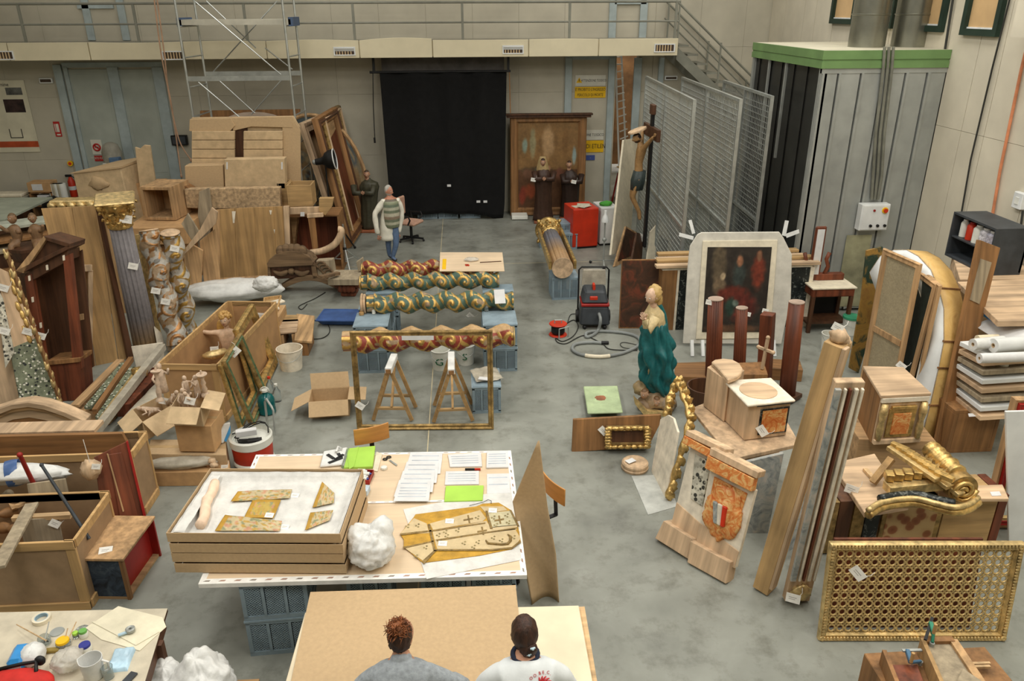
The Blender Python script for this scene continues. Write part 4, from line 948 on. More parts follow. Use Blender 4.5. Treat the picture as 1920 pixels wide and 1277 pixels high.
def disc(r,R,z0,z1,mat,name='end_ring'):return obj(MB().lathe([(0,z0),(R*.9,z0),(R,z0+(z1-z0)*.3),(R,z0+(z1-z0)*.7),(R*.9,z1),(0,z1)],32),name,mat,r,smooth=True)
teal_c,red_c=(88,114,98),(150,66,50)
R_=.13
def colpx(xa,xb,y,z,dy=0):a,b=P(xa,y,z),P(xb,y,z);m=(a.y+b.y)/2;return V((a.x,m+dy,z)),V((b.x,m+dy,z))
a,b=colpx(682,925,503,.93);r,L=scroll_column(a,b,R_*1.0,6,red_c,'twisted_column','red and gold twisted column, farthest of the four on crates',1);disc(r,R_*.95,-.03,0,gilt)
a,b=colpx(680,936,527,.93);r,L=scroll_column(a,b,R_*1.0,6,teal_c,'twisted_column','green and gold twisted column with one end under the pale board',2,flat0=.1);disc(r,R_*.98,-.04,0,gilt)
a,b=colpx(690,963,566,.94);r,L=scroll_column(a,b,R_*1.08,6,teal_c,'twisted_column','green and gold twisted column with pale ring at its left end',5,flat0=.12)
disc(r,R_*1.22,-.06,-.02,wood_pale);disc(r,R_*1.3,-.1,-.06,wood_pale)
c4y=635
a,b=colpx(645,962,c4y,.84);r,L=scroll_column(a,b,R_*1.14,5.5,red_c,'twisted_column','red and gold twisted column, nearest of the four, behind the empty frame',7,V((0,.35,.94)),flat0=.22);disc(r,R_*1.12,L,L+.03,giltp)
colA=a
Yn=P(690,700).y
for nm,x,y,zs in(('left',-1.48,Yn,2),('right',.52,P(930,697).y,2)):
 for k in range(zs):
  crate(TR((x,y,k*.4)),'%s blue grey crate of the %s stack under the nearest red column'%(('lower','upper')[k],nm),.52,.6)
  crate(TR((x,y+.75,k*.4)),'%s blue grey crate of the %s stack under the green columns'%(('lower','upper')[k],nm),.52,.6)
  crate(TR((x+.04,y+1.5,k*.4)),'%s blue grey crate of the %s stack under the farthest column'%(('lower','upper')[k],nm),.52,.4)
def hung(px,py,z,label,size=.11,rot=45,dy=0):q=P(px,py,z);return tag((px,py),q,label,size,rot)
bq=[P(x,y,1.1)for x,y in((825,473),(942,473),(946,508),(824,508))]
obj(MB().zprism([p[:2]for p in bq],1.085,1.1),'pale_board',ply,label='pale plywood board lying over right ends of the far columns',cat='board',bev=.003)
obj(MB().zprism([P(x,y,1.1)[:2]for x,y in((830,486),(837,486),(836,505),(829,505))],1.1,1.106),'yellow_ruler',yellowm,label='yellow folding ruler at left end of the pale board',cat='ruler')
c=P(884,489,1.1);crumpled(c,.12,.08,.035,'clear_bag','clear plastic bag on the pale board',11,film)
obj(MB().bar(P(900,492,1.106),P(940,490,1.106),.02,.01),'file_tool',wood_dark,label='dark handled file at right of the pale board',cat='tool')
c=P(876,498,1.1);obj(MB().bar(c+V((-.03,.03,.01)),c+V((.03,-.03,.01)),.03,.015).bar(c+V((-.02,-.03,.01)),c+V((.02,.03,.01)),.025,.015),'red_clamp',redm,label='small red clamp on the pale board',cat='clamp')
q=P(937,556,1.08);obj(MB().box(-.085,.085,-.002,.002,-.12,.12),'white_note',paper,M=TR(q,4,-42),label='white paper sheet on the right end of the green column',cat='paper')
hung(882,593,.62,'white paper tag hanging under right end of the green column',.14)
for px,py,nm,lab,mt,R1,H1 in((678,590,'turned_finial','small brown finial on left crate stack',wood_gold,.04,.06),(701,588,'white_bottle','small white bottle on left crate stack',whitepl,.03,.1),(912,583,'glass_jar','small clear jar on right crate stack',glassm,.035,.1)):
 c=P(px,py,.81);r=root(nm,lab,'bottle' if 'bottle' in nm else('jar' if 'jar' in nm else 'finial'),c)
 obj(MB().lathe([(R1,0),(R1,H1*.7),(R1*.5,H1*.8),(R1*.5,H1),(0,H1)],16),'body',mt,r,smooth=True)
 obj(MB().cyl((0,0,H1*.98),(0,0,H1*1.1),R1*.55),'stopper',mt,r,smooth=True)
Pf=Plane(P(670,805),P(926,803),4)
ew,eh=Pf.W,Pf.uv(668,620)[1]
fr=root('empty_frame','large empty gilt frame standing before the nearest red column','frame',Pf.M)
mitred(fr,ew,eh,.075,.05,giltd,prof=[(0,.5),(.1,.95),(.3,1),(.5,.6),(.85,.7),(1,.2)])
a,b=Pf.uv(754,628),Pf.uv(814,635);obj(MB().box(a[0],b[0],-.055,-.04,b[1],a[1]),'paper_strip',paper,M=Pf.M,label='white paper strip on the top rail of empty frame',cat='paper')
tag(0,Pf.at(*(lambda u:(u[0],-.07,u[1]))(Pf.uv(677,757))),'white paper tag on left rail of the empty gilt frame',.12,40)
def trestle(pxA,pxB,pyA,pyB,h,label,wrapped):
 a,b=P(*pxA,h),P(*pxB,h);L=(b-a).length;r=root('trestle',label,'trestle',axisM(V((a.x,a.y,0)),V((b.x,b.y,0))),'wooden trestles')
 M=r.matrix_basis.inverted()
 def w2(p):return M@V(p)
 d=(b-a).normalized();s=V((d.y,-d.x,0))
 obj(MB().bar(w2(a-d*.06-V((0,0,.03))),w2(b+d*.06-V((0,0,.03))),.07,.06,up=M.to_3x3()@V((0,0,1))),'beam',wood_mid,r,bev=.004)
 if wrapped:obj(MB().bar(w2(a-d*.05-V((0,0,.02))),w2(b+d*.05-V((0,0,.02))),.095,.085,up=M.to_3x3()@V((0,0,1))),'padding',whitebag,r,bev=.008)
 for e in(a,b):
  for k in(-1,1):obj(MB().bar(w2(e+V((0,0,-.07))+s*k*.03),w2(V((e.x,e.y,0))+s*k*.27+V((0,0,.02))),.05,.03),'leg',wood_gold,r)
  z=h*.25;f=1-z/h;obj(MB().bar(w2(V((e.x,e.y,z))-s*.27*f),w2(V((e.x,e.y,z))+s*.27*f),.03,.05),'tie_bar',wood_goldx,r)
 m=a.lerp(b,.5);obj(MB().bar(w2(V((a.x,a.y,h*.27))),w2(V((m.x+d.x*.2,m.y+d.y*.2,h*.8))),.03,.045),'brace',wood_gold,r)
trestle((729,690),(738,668),0,0,.82,'left wooden trestle with white padding behind the empty frame',True)
trestle((846,692),(846,664),0,0,.82,'right wooden trestle with white padding behind the empty frame',True)
crate(TR((P(913,775).x,P(913,775).y,0)),'single blue grey crate behind right side of the empty frame',.4,.6,.42)
c=P(912,704,.43);obj(rnd_sheet(-.2,.2,-.22,.22,.02,.03,6),'plastic_sheet',film2,M=TR(c,12),label='dusty plastic sheet on the single crate',cat='plastic sheet',smooth=2)
c=P(909,711,.47);obj(MB().box(-.09,.07,-.04,.05,0,.01),'paper_note',paper,M=TR(c,-15),label='small white note on the dusty plastic sheet',cat='paper')
def bucket(px,py,R1,H1,label,logo=None,lid=None,name='white_bucket',mat=None):
 c=P(px,py);r=root(name,label,'bucket',c);mat=mat or whitepl
 obj(MB().lathe([(R1*.84,0),(R1,H1),(R1+.008,H1),(R1+.008,H1+.012),(R1-.008,H1+.012),(R1*.82,.01),(0,.01)],30),'pail',mat,r,smooth=True)
 obj(MB().tube([(R1*1.01*cos(t),R1*1.01*sin(t)*.3-R1*.98*abs(sin(t)),H1*.9-.1*abs(sin(t)))for t in[pi+pi*k/12 for k in range(13)]],.004,5),'handle',steel,r)
 if lid:obj(MB().lathe([(0,H1+.035),(R1*.9,H1+.035),(R1+.012,H1+.03),(R1+.012,H1-.01),(0,H1-.01)],30),'lid',lid,r,smooth=True)
 if logo:text(logo,R1*1.1,inkg,r,TR((-R1*.12,-R1*.97,H1*.5),-4,-6),'lettering',1.2)
 return r
bucket(827,690,.15,.32,'white bucket with green lettering behind the left trestle','G')
bucket(874,680,.15,.32,'white bucket with green lettering behind the right trestle','S')
c=P(621,770);bx=root('open_cardboard_box','open empty cardboard box with spread flaps on the floor','box',TR((c.x,c.y,0),4))
w,d,h,t=.27,.2,.26,.006
obj(MB().box(-w,w,-d,d,0,t),'base',card,bx)
for q in((-w,w,-d,-d+t),(-w,w,d-t,d),(-w,-w+t,-d+t,d-t),(w-t,w,-d+t,d-t)):obj(MB().box(*q,t,h),'wall',card,bx)
def flap(x0,x1,y0,y1,dx,dy,dz):obj(MB().hexa([(x0,y0,h),(x1,y1,h),(x1,y1,h+t),(x0,y0,h+t)],[(x0+dx,y0+dy,h+dz),(x1+dx,y1+dy,h+dz),(x1+dx,y1+dy,h+dz+t),(x0+dx,y0+dy,h+dz+t)]),'flap',card,bx)
flap(-w,w,-d,-d,.0,-.14,-.17);flap(-w,w,d,d,-.01,.1,.2);flap(-w,-w,d,-d,-.24,-.05,-.1);flap(w,w,-d,d,.24,.02,-.03)
bucket(547,690,.2,.34,'dusty white bucket left of the columns',None,name='plaster_bucket',mat=gesso)
c=P(638,603);r=root('blue_tray','blue plastic tray lying on the floor near the columns','tray',TR((c.x,c.y,0),-6,0))
obj(MB().hexa([(-.28,-.2,.02),(.28,-.2,.02),(.28,.2,.02),(-.28,.2,.02)],[(-.36,-.28,.13),(.36,-.28,.13),(.36,.28,.13),(-.36,.28,.13)]),'tray_body',bluetray,r)
obj(MB().box(-.37,.37,-.3,-.27,.12,.135).box(-.37,.37,.27,.3,.12,.135).box(-.37,-.34,-.27,.27,.12,.135).box(.34,.37,-.27,.27,.12,.135),'rim',bluetray,r)
c=P(502,774);r=root('teal_bottle','large teal plastic bottle on floor near the frames','bottle',c)
obj(MB().lathe([(.1,0),(.12,.02),(.12,.08),(.115,.1),(.12,.12),(.12,.22),(.09,.28),(.04,.31),(.04,.34),(0,.34)],26),'body',teal_gl,r,smooth=True)
obj(MB().cyl((0,0,.34),(0,0,.37),.045),'screw_top',whitepl,r,smooth=True);obj(MB().tube([(.06*cos(t),0,.35+.06*sin(t))for t in[pi*k/8 for k in range(9)]],.008,6),'handle',whitepl,r)
for(px,py,lab,mt)in((508,738,'small clear bottle behind the teal bottle',glassm),(521,752,'small clear crumpled bottle right of the teal bottle',glassm)):
 c=P(px,py);r=root('clear_bottle',lab,'bottle',c,'clear bottles by the teal bottle');obj(MB().lathe([(.05,0),(.055,.02),(.055,.16),(.02,.22),(.02,.25),(0,.25)],18),'body',mt,r,smooth=True);obj(MB().cyl((0,0,.25),(0,0,.28),.024),'screw_top',redm if px<510 else whitepl,r,smooth=True)
Pm=Plane(P(715,489),P(755,489),0)
def J(px,py,dy=0):u=Pm.uv(px,py);return(u[0],dy,u[1])
mn=root('person','grey bearded man in white coat, striped sweater and jeans, walking','person',Pm.M)
jean=mk('blue_jeans',(96,124,158),rough=.85,sc=12,var=.15,bump=.15);coat=mk('white_coat_cotton',(226,222,206),rough=.85,sc=8,var=.05,bump=.3)
sk=(200,140,112);HM=J(729,358,-.02)
def cf(p):return(60,50,44)if p.z<.09 else((96,118,150)if p.z<.98 else sk)
mb=MB()
hip=(*J(734,418),.15);ch=[[hip,(*J(733,400),.135),(*J(732,385),.155),(*J(731,374),.085),(*J(730,367),.055),(*J(730,361),.055)]]
ch.append([hip,(*J(729,432,.05),.095),(*J(727,456,.06),.068),(*J(729,482,.1),.05),(J(740,486,.06)[0],.02,.05,.045)])
ch.append([hip,(*J(742,432,-.06),.095),(*J(744,456,-.1),.068),(*J(737,482,-.08),.05),(J(746,487,-.14)[0],-.16,.05,.045)])
armb=[(*J(720,377,-.06),.06),(*J(705,396,-.14),.05),(*J(707,418,-.2),.042),(*J(712,436,-.22),.034)]
armf=[(*J(744,377,.06),.06),(*J(752,398,.12),.05),(*J(750,420,.05),.042),(*J(747,437,.0),.034)]
ch+=[[(*J(731,374),.085)]+armb,[(*J(731,374),.085)]+armf]
mb.add(*skin_mesh(ch,1),None,cf)
add_head(mb,TR(HM,62,6),1.0,sk,beard=(206,202,196))
for arm in(armb,armf):w_=V(arm[-1][:3]);d=w_-V(arm[-2][:3]);add_hand(mb,w_,d,(0,-1,.2),sk,1.05)
obj(mb,'body',paintm,mn,smooth=2)
ct=MB();vs,fs=skin_mesh([[(*J(731,373),.12),(*J(730,386),.165),(*J(728,402),.165),(*J(727,420),.185),(*J(727,440),.205),(*J(728,452),.2)],[(*J(731,373),.12)]+[(q[0],q[1],q[2],q[3]+.022)for q in armb],[(*J(731,373),.12)]+[(q[0],q[1],q[2],q[3]+.022)for q in armf]],2)
ct.add([p+V((cnoise(p*7),cnoise(p*7+V((5,0,0))),0))*.02 for p in vs],fs)
cto=obj(ct,'white_coat',coat,mn,smooth=2)
sw=MB();rows=[(-.235,J(0,374)[2]-0),]
ztop,zbot=J(731,372)[2],J(731,424)[2]
def swf(u,v):
 a=radians(20)+(u-.5)*radians(120);z=zbot+(ztop-zbot)*v;rr=.19+.03*sin(pi*v)-.05*(v>.9)*(v-.9)*10;cxx=J(733,400)[0]
 return(cxx+rr*sin(a)*.92,-rr*cos(a)*.98-.005,z)
def swc(u,v):
 k=int(v*9.5);return((122,130,104),(196,194,170),(120,128,106),(150,130,110),(196,190,168),(118,126,104),(188,186,164),(116,128,108),(150,156,128),(120,110,96))[min(9,k)]
sw.grid(20,40,swf,(0,.02,0),None,swc);obj(sw,'striped_sweater',paintm,mn,smooth=2)
hb=MB();hb.ball((HM[0]-.01,HM[1]+.012,HM[2]+.02),(.086,.09,.115),24,None,None,lambda d:1+.06*cnoise(d*7)if(d.z>.25 or d.x<-.2)else .8);obj(hb,'hair',mk('grey_hair',(176,172,164),rough=.7,sc=30,var=.15,bump=.3),mn,smooth=2)
c=P(772,452);r=root('office_chair','beige upholstered office chair with black arms by the curtain','chair',TR((c.x,c.y,0),62))
fab=mk('beige_upholstery',(190,150,128),rough=.9,sc=20,var=.08,bump=.1)
obj(MB().box(-.24,.24,-.24,.22,.44,.52),'seat',fab,r,bev=.03);obj(MB().box(-.21,.21,.25,.31,.62,1.08),'backrest',fab,r,bev=.06)
obj(MB().box(-.04,.04,.2,.32,.42,.68),'back_bracket',dark,r);obj(MB().cyl((0,0,.1),(0,0,.44),.035),'gas_lift',dark,r,smooth=True)
for s in(-1,1):obj(MB().tube([(s*.2,.1,.45),(s*.29,.14,.5),(s*.29,.16,.66),(s*.29,-.12,.68),(s*.29,-.16,.6),(s*.22,-.06,.46)],.022,6),'armrest',dark,r,smooth=True)
for k in range(5):
 t=2*pi*k/5;obj(MB().bar((0,0,.1),(.3*cos(t),.3*sin(t),.07),.05,.035),'foot',dark,r);obj(MB().ball((.3*cos(t),.3*sin(t),.03),.03,8),'castor',dark,r,smooth=True)
yc=20.75
a,b=PY(712,137,yc),PY(950,133,yc);cu=root('black_backdrop','tall black cloth backdrop hanging from a bar under the gallery','curtain')
xl,xr=PY(735,405,yc).x-.02,PY(946,405,yc).x
def fn(u,v):
 x0=a.x+(xl-a.x)*(1-v);x1=b.x+(xr-b.x)*(1-v)+.12*-.3*max(0,.14-v)**2/.02;x=x0+(x1-x0)*u
 z0=.1+.08*sin(pi*min(1,u*1.15))-.13*(u<.04)-.16*max(0,u-.84)/.16*1.0;z0=max(.015,z0)
 return(x,yc+.05*sin(x*7+.6*sin(x*2))+.02*cnoise((x*3,v*4,0)),z0+(a.z-z0)*v)
obj(MB().grid(90,30,fn,(0,.006,0)),'cloth',blackcloth,cu,smooth=2)
obj(MB().cyl((a.x-.25,yc,a.z+.02),(b.x+.1,yc,a.z+.02),.03),'hanging_bar',dark,cu)
for x in(a.x-.14,b.x+.04):obj(MB().box(x-.03,x+.03,yc-.03,yc+.03,a.z,zb+.05),'bracket',dark,cu)
g0,g1=PY(715,115,yc+.25),PY(945,135,yc+.25);obj(MB().box(g0 .x,g1 .x,yc+.22,yc+.25,g1 .z,g0 .z+.3),'gap_shade_sheet',mk('gap_shade_sheet',(92,88,84),rough=.9,bump=0),cu)  # grey sheet painted as the shadow in the gap above the cloth
rp=PY(699,120,yc);obj(MB().tube([(rp.x,yc,rp.z),PY(700,200,yc),PY(703,265,yc)],.014,6),'pull_cord',cable,cu);obj(MB().cyl(PY(702,258,yc),PY(703,268,yc),.025),'cord_pull',dark,cu)
rp=PY(956,134,yc);obj(MB().tube([PY(955,134,yc),PY(957,212,yc)],.014,6),'side_cord',wood_mid,cu)
for px,py,w_ in((842,348,.05),(897,378,.05),(910,378,.05)):
 c=PY(px,py,yc-.08);obj(MB().box(-w_,w_,-.003,.003,-.03,.03),'label_and_glint',paper,M=TR(c),label={842:'small white paper label pinned on the black backdrop',897:'left small painted glint low on the black backdrop',910:'right small painted glint low on the black backdrop'}[px],cat='label')  # the two low patches are glints, painted as white cards
for k,px in enumerate((803,840,882)):
 c=PY(px,412,20.95);crate(TR((c.x,20.9,0)),('left','middle','right')[k]+' blue crate showing under the hem of black backdrop',.56,.38,.2)
Pp=Plane(P(957,404),P(1095,402),2)
pr=root('altarpiece_painting','tall framed painting of a church interior beside the backdrop','painting',Pp.M)
W,H=Pp.W,Pp.uv(1025,214)[1]
mitred(pr,W,H,.22,.09,wood_mid,name='frame_rail')
obj(MB().box(-.12,W+.14,-.2,.03,H-.02,H+.03).box(-.09,W+.1,-.16,.03,H-.08,H-.02),'cornice',wood_dark,pr,bev=.01)
def canvas(parent,x0,x1,z0,z1,y,blobs,base,name='canvas',seed=0,nx=60,ny=84,nz=.1):
 "."
 def col(u,v):
  k=1+nz*(cnoise((u*9,v*9,seed))+.6*cnoise((u*26,v*26,seed)));c=base(u,v)if callable(base)else base
  for bu,bv,ru,rv,bc in blobs:
   d=((u-bu)/ru)**2+((v-bv)/rv)**2+.35*cnoise((u*14,v*14,seed+1))
   if d<1:t=min(1,(1-d)*1.5)**1.0;c=tuple(c[i]*(1-t)+bc[i]*t for i in range(3))
  return tuple(max(0,min(255,q*k))for q in c)
 mb=MB().grid(nx,ny,lambda u,v:(x0+(x1-x0)*u,y,z0+(z1-z0)*v),(0,.012,0),None,col);return obj(mb,name,paintm,parent)
canvas(pr,.2,W-.2,.2,H-.15,-.02,[(.5,.75,.12,.22,(186,150,106)),(.25,.75,.06,.2,(150,140,104)),(.78,.75,.06,.2,(128,94,54)),(.12,.72,.05,.1,(140,156,140)),(.93,.6,.04,.12,(150,170,166)),(.3,.44,.3,.05,(96,76,52)),(.18,.4,.1,.07,(120,84,62)),(.35,.42,.08,.06,(92,96,84)),(.5,.46,.05,.04,(190,140,110)),(.2,.2,.12,.1,(150,74,44)),(.08,.15,.07,.12,(140,60,40)),(.7,.4,.1,.08,(120,76,56))],lambda u,v:(138-40*(v<.45),104-38*(v<.45),62-20*(v<.45)),seed=4)
obj(MB().box(.02,.45,-.55,-.1,0,.1),'white_block',whitepl,M=Pp.M,label='low white block under left corner of the tall painting',cat='block',bev=.01)
def robe_px(mb,Pl,rows,dep=.75,col=(80,60,44),nf=11,seed=1,n=48,ruf=0):
 rr=[]
 for row in rows:
  py,xl,xr,a=row[:4];dy=row[4]if len(row)>4 else 0;u0,u1=Pl.uv(xl,py),Pl.uv(xr,py);rx=(u1[0]-u0[0])/2
  rr.append(((u0[0]+u1[0])/2,dy,u0[1],rx,rx*dep,a))
 out=[]
 for k in range(len(rr)-1):
  for j in range(3):t=j/3;out.append(tuple(a_*(1-t)+b_*t for a_,b_ in zip(rr[k],rr[k+1])))
 return robe(mb,out+[rr[-1]],n,nf,None,col,seed,.35,ruf)
def friar(px,base_y,rows,head,label,hcol,rob,veil=None,hands=None,rz=0,sk=(196,150,120),hs=.95):
 Pl=Plane(P(px-10,base_y),P(px+10,base_y),0);r=root('saint_statue',label,'statue',Pl.M)
 mb=MB();robe_px(mb,Pl,rows,.72,rob,9,px);obj(mb,'robe',relief,r,smooth=2)
 hu=Pl.uv(*head);hd=MB();add_head(hd,TR((hu[0],-.03,hu[1]),rz,6),hs,sk,hairline=hcol);t=Pl.uv(head[0],head[1]+12);hd.cyl((hu[0],0,t[1]-.06),(hu[0],-.02,hu[1]-.05),.055,.048,12,None,sk);obj(hd,'head',relief,r,smooth=2)
 if veil:
  v=MB();robe_px(v,Pl,veil[0],.85,veil[1],7,3);v.v=[p+V((0,.05,0))for p in v.v];obj(v,'veil',relief,r,smooth=2)
 if hands:
  q=Pl.uv(*hands);for_=MB()
  for s in(-1,1):
   e=(q[0]+s*.25,-.1,q[1]+.16);w_=V((q[0]+s*.05,-.27,q[1]));for_.tube([e,(q[0]+s*.22,-.2,q[1]-.02),w_],[.085,.075,.06],10,False,None,rob);add_hand(for_,w_,(-s,-.2,.15),(0,-1,0),sk,.9)
  obj(for_,'arms',relief,r,smooth=2)
 bz=Pl.uv(px,base_y);obj(MB().box(bz[0]-.24,bz[0]+.24,-.22,.22,0,.06),'base',wood_redm,r,bev=.01)
 return r
wood_redm=mk('red_brown_base',(140,84,56),var=.2)
friar(1018,416,[(412,999,1038,.06),(390,1002,1034,.07),(360,1004,1034,.06),(340,1003,1036,.05),(327,1004,1034,.04),(319,1008,1029,.03),(314,1013,1024,.0)],(1018,304),'dark robed nun statue with pale veil before the tall painting',(60,40,30),(72,50,38),([(326,1006,1030,.05),(315,1006,1029,.05),(302,1009,1026,.03),(294,1012,1023,.0)],(186,160,112)),(1020,332))
friar(1066,409,[(407,1049,1086,.06),(385,1052,1084,.07),(360,1053,1085,.06),(342,1052,1087,.05),(330,1054,1085,.04),(323,1058,1079,.02),(318,1063,1073,0)],(1067,308),'dark robed friar statue at right before the tall painting',(70,46,32),(58,42,34),None,(1072,337))
tag(0,P(1000,337,1.3),'white tag hanging at left hand of the nun statue',.13,10);tag(0,P(1076,341,1.3),'white tag hanging from hands of the friar statue',.13,10)
ca=[P(1087,467),P(1122,461),P(1150,458)]
Pc=Plane(P(1082,467),P(1120,464),0);hh=Pc.uv(1120,390)[1]
rc=root('red_cabinet','bright red waist high cabinet beside the lamp stand','cabinet',Pc.M)
w=Pc.W;obj(MB().box(-.12,w,0,.7,.04,hh),'carcass',redm,rc,bev=.01);obj(MB().box(-.1,w-.02,.02,.68,0,.04),'plinth',dark,rc);obj(MB().box(-.11,w-.01,-.012,0,.06,hh-.02),'door',redm,rc,bev=.004)
Pc2=Plane(P(1124,461),P(1156,459),0);w2=Pc2 .W;h2=Pc2 .uv(1140,389)[1]
wc=root('white_cabinet','white appliance cabinet right of the red cabinet','cabinet',Pc2 .M)
obj(MB().box(0,w2,0,.65,.04,h2),'carcass',whitem,wc,bev=.01);obj(MB().box(.02,w2-.02,.02,.63,0,.04),'plinth',dark,wc);obj(MB().box(.01,w2-.01,-.012,0,.06,h2-.02),'door',whitem,wc,bev=.004)
for k,(dx,dy,rz)in enumerate(((.1,.25,10),(.25,.35,-20),(.2,.15,35))):obj(MB().box(-.15,.15,-.1,.1,0,.01),'newspaper',mk('newsprint_%d'%k,(196,190,170),var=.12,sc=20),M=Pc.M@TR((dx,dy,hh+.001+.011*k),rz),label=('bottom','middle','top')[k]+' paper in the loose pile on red cabinet',cat='paper',group='loose papers on the red cabinet')
obj(MB().ball((0,0,.05),(.16,.1,.06),20,None,None,lambda d:1+.3*cnoise(d*4)),'green_net',mk('bright_green_net',(72,156,56),bump=.4),M=Pc2 .M@TR((.18,.2,h2-.0)),label='crumpled green net on the white cabinet',cat='net',smooth=2)
c=P(1064,468);crate(TR((c.x-.05,c.y+.02,0),-3),'lower grey crate left of the red cabinet',.56,.55,.38);crate(TR((c.x-.15,c.y+.15,.385),10),'upper grey crate left of the red cabinet',.5,.5,.2)
c=P(1060,562);crate(TR((c.x,c.y,0),2),'blue grey crate under near end of the gilt half column',.52,.5,.45)
c2=P(1030,470);crate(TR((c2 .x,c2 .y+.2,0),2),'blue grey crate under capital of the gilt half column',.4,.4,.45)
A,B=P(1055,503,.68),P(1029,433,.72);hc=root('half_column','grey fluted column with gilt capital lying on crates','column',axisM(A,B));L=(B-A).length
def flute(t,i):return 1-.07*max(0,cos(t*14))
obj(MB().lathe([(.2,.015),(.2,L*.25),(.19,L*.6),(.175,L*.86)],112,None,lambda p:(170,136,96)if p.z<L*.28 else(116,116,124),flute),'fluted_shaft',paintm,hc,smooth=2)
obj(MB().lathe([(0,0),(.205,0),(.205,.02),(0,.02)],40),'end_disc',wood_pale,hc,smooth=True)
cap=MB().lathe([(.18,L*.84),(.2,L*.86),(.17,L*.88),(.2,L*.95),(.28,L*1.02),(.3,L*1.03)],32)
for k in range(16):acanthus(cap,2*pi*(k+.5*(k%2))/16,L*.87,L*(.93+.07*(k%2)),.19,.27,.5)
for k in range(4):t=pi/4+pi/2*k;cap.tube([(.24*cos(t),.24*sin(t),L*.97),(.32*cos(t),.32*sin(t),L*1.03),(.34*cos(t),.34*sin(t),L*.99),(.3*cos(t),.3*sin(t),L*.98)],.035,8)
obj(cap,'capital',gilt,hc,smooth=2)
for s in(-1,1):obj(MB().box(s*.25-.03,s*.25+.03,-.12,-.03,.0,L*.95)if False else MB().bar((s*.24,.06,0),(s*.24,.06,L*.9),.05,.16,up=(0,1,0)),'gilt_edge',gilt,hc)
c=P(1131,498);r=root('lamp_stand','slim lamp stand on castors in front of white cabinet','lamp',c);hz_=PY(1134,395,c.y).z
obj(MB().cyl((0,0,.1),(0,0,hz_-.15),.016),'pole',steel,r,smooth=True);obj(MB().lathe([(.08,0),(.075,.06),(.05,.13),(.03,.17),(.03,.25),(0,.25)],20,TR((0,0,hz_-.25))),'lamp_head',whitem,r,smooth=True);obj(MB().ball((0,0,.6),.05,10),'clamp_knob',steel,r,smooth=True)
for k in range(3):t=2*pi*k/3+.4;obj(MB().bar((0,0,.12),(.32*cos(t),.32*sin(t),.07),.03,.03),'foot',steel,r);obj(MB().ball((.32*cos(t),.32*sin(t),.035),.035,8),'castor',dark,r,smooth=True)
c=P(1115,618);r=root('vacuum_cleaner','dark workshop vacuum cleaner with red trim and handle frame','vacuum cleaner',TR((c.x,c.y,0),-4))
obj(MB().hexa([(-.27,-.02,.08),(.27,-.02,.08),(.27,.5,.08),(-.27,.5,.08)],[(-.24,.04,.42),(.24,.04,.42),(.24,.48,.42),(-.24,.48,.42)]),'tank',darkgrey,r,bev=.03)
obj(MB().box(-.25,.25,.03,.49,.42,.47),'red_band',redd,r,bev=.01);obj(MB().hexa([(-.24,.04,.47),(.24,.04,.47),(.24,.48,.47),(-.24,.48,.47)],[(-.17,.12,.68),(.17,.12,.68),(.2,.46,.7),(-.2,.46,.7)]),'motor_head',darkgrey,r,bev=.03)
obj(MB().box(-.1,.04,.06,.1,.53,.6),'red_switch',redm,r,bev=.01);obj(MB().tube([(-.02,.2,.68),(-.02,.2,.76),(-.02,.3,.76),(-.02,.3,.7)],.025,8),'grip',redm,r,smooth=True)
obj(MB().tube([(-.27,.5,.1),(-.27,.52,.95),(-.22,.53,1.0),(.22,.53,1.0),(.27,.52,.95),(.27,.5,.1)],.016,8),'handle_frame',dark,r,smooth=True)
obj(MB().hexa([(-.22,.46,.68),(.22,.46,.68),(.22,.5,.68),(-.22,.5,.68)],[(-.2,.46,.97),(.2,.46,.97),(.2,.5,.97),(-.2,.5,.97)]),'filter_bag',film2,r,bev=.01)
for s in(-1,1):
 obj(MB().cyl((s*.25,.42,.11),(s*.31,.42,.11),.11,n=18),'wheel',dark,r,smooth=True);obj(MB().ball((s*.18,.02,.04),.04,8),'castor',dark,r,smooth=True)
hp=[P(1123,588,.3),P(1126,600,.25),P(1122,618,.06),P(1112,628,.03),P(1100,632,.03),P(1100,624,.05),P(1118,621,.03),P(1150,622,.03),P(1180,626,.03),P(1198,634,.03),P(1199,645,.03),P(1185,655,.03),P(1160,664,.03),P(1125,669,.03),P(1090,665,.03),P(1074,656,.03),P(1076,647,.03),P(1090,643,.03),P(1112,642,.03),P(1128,643,.03)]
def smooth_pts(p,k=4):
 o=[]
 for i in range(len(p)-1):
  a,b,c_,d=p[max(0,i-1)],p[i],p[i+1],p[min(len(p)-1,i+2)]
  for j in range(k):
   t=j/k;o.append(.5*((2*b)+(c_-a)*t+(2*a-5*b+4*c_-d)*t*t+(3*b-a-3*c_+d)*t**3))
 return o+[p[-1]]
hs_=root('vacuum_hose','grey corrugated hose coiled on the floor by the vacuum cleaner','hose');sp=smooth_pts([V(q)for q in hp])
obj(MB().tube(sp,[.026+.003*(i%2)for i in range(len(sp))],10),'hose_tube',hose,hs_,smooth=2);obj(MB().tube(sp[50:56],.033,10),'tape_wrap',linen,hs_,smooth=True);obj(MB().cyl(sp[-1],sp[-1]+V((.12,0,0)),.035,.03),'nozzle',dark,hs_,smooth=True)
c=P(1046,628);r=root('cable_reel','red cable reel on the floor beside the vacuum cleaner','reel',TR((c.x,c.y,0)))
for z in(0,.2):obj(MB().lathe([(0,z),(.15,z),(.16,z+.012),(.15,z+.025),(0,z+.025)],28),'flange',redm,r,smooth=True)
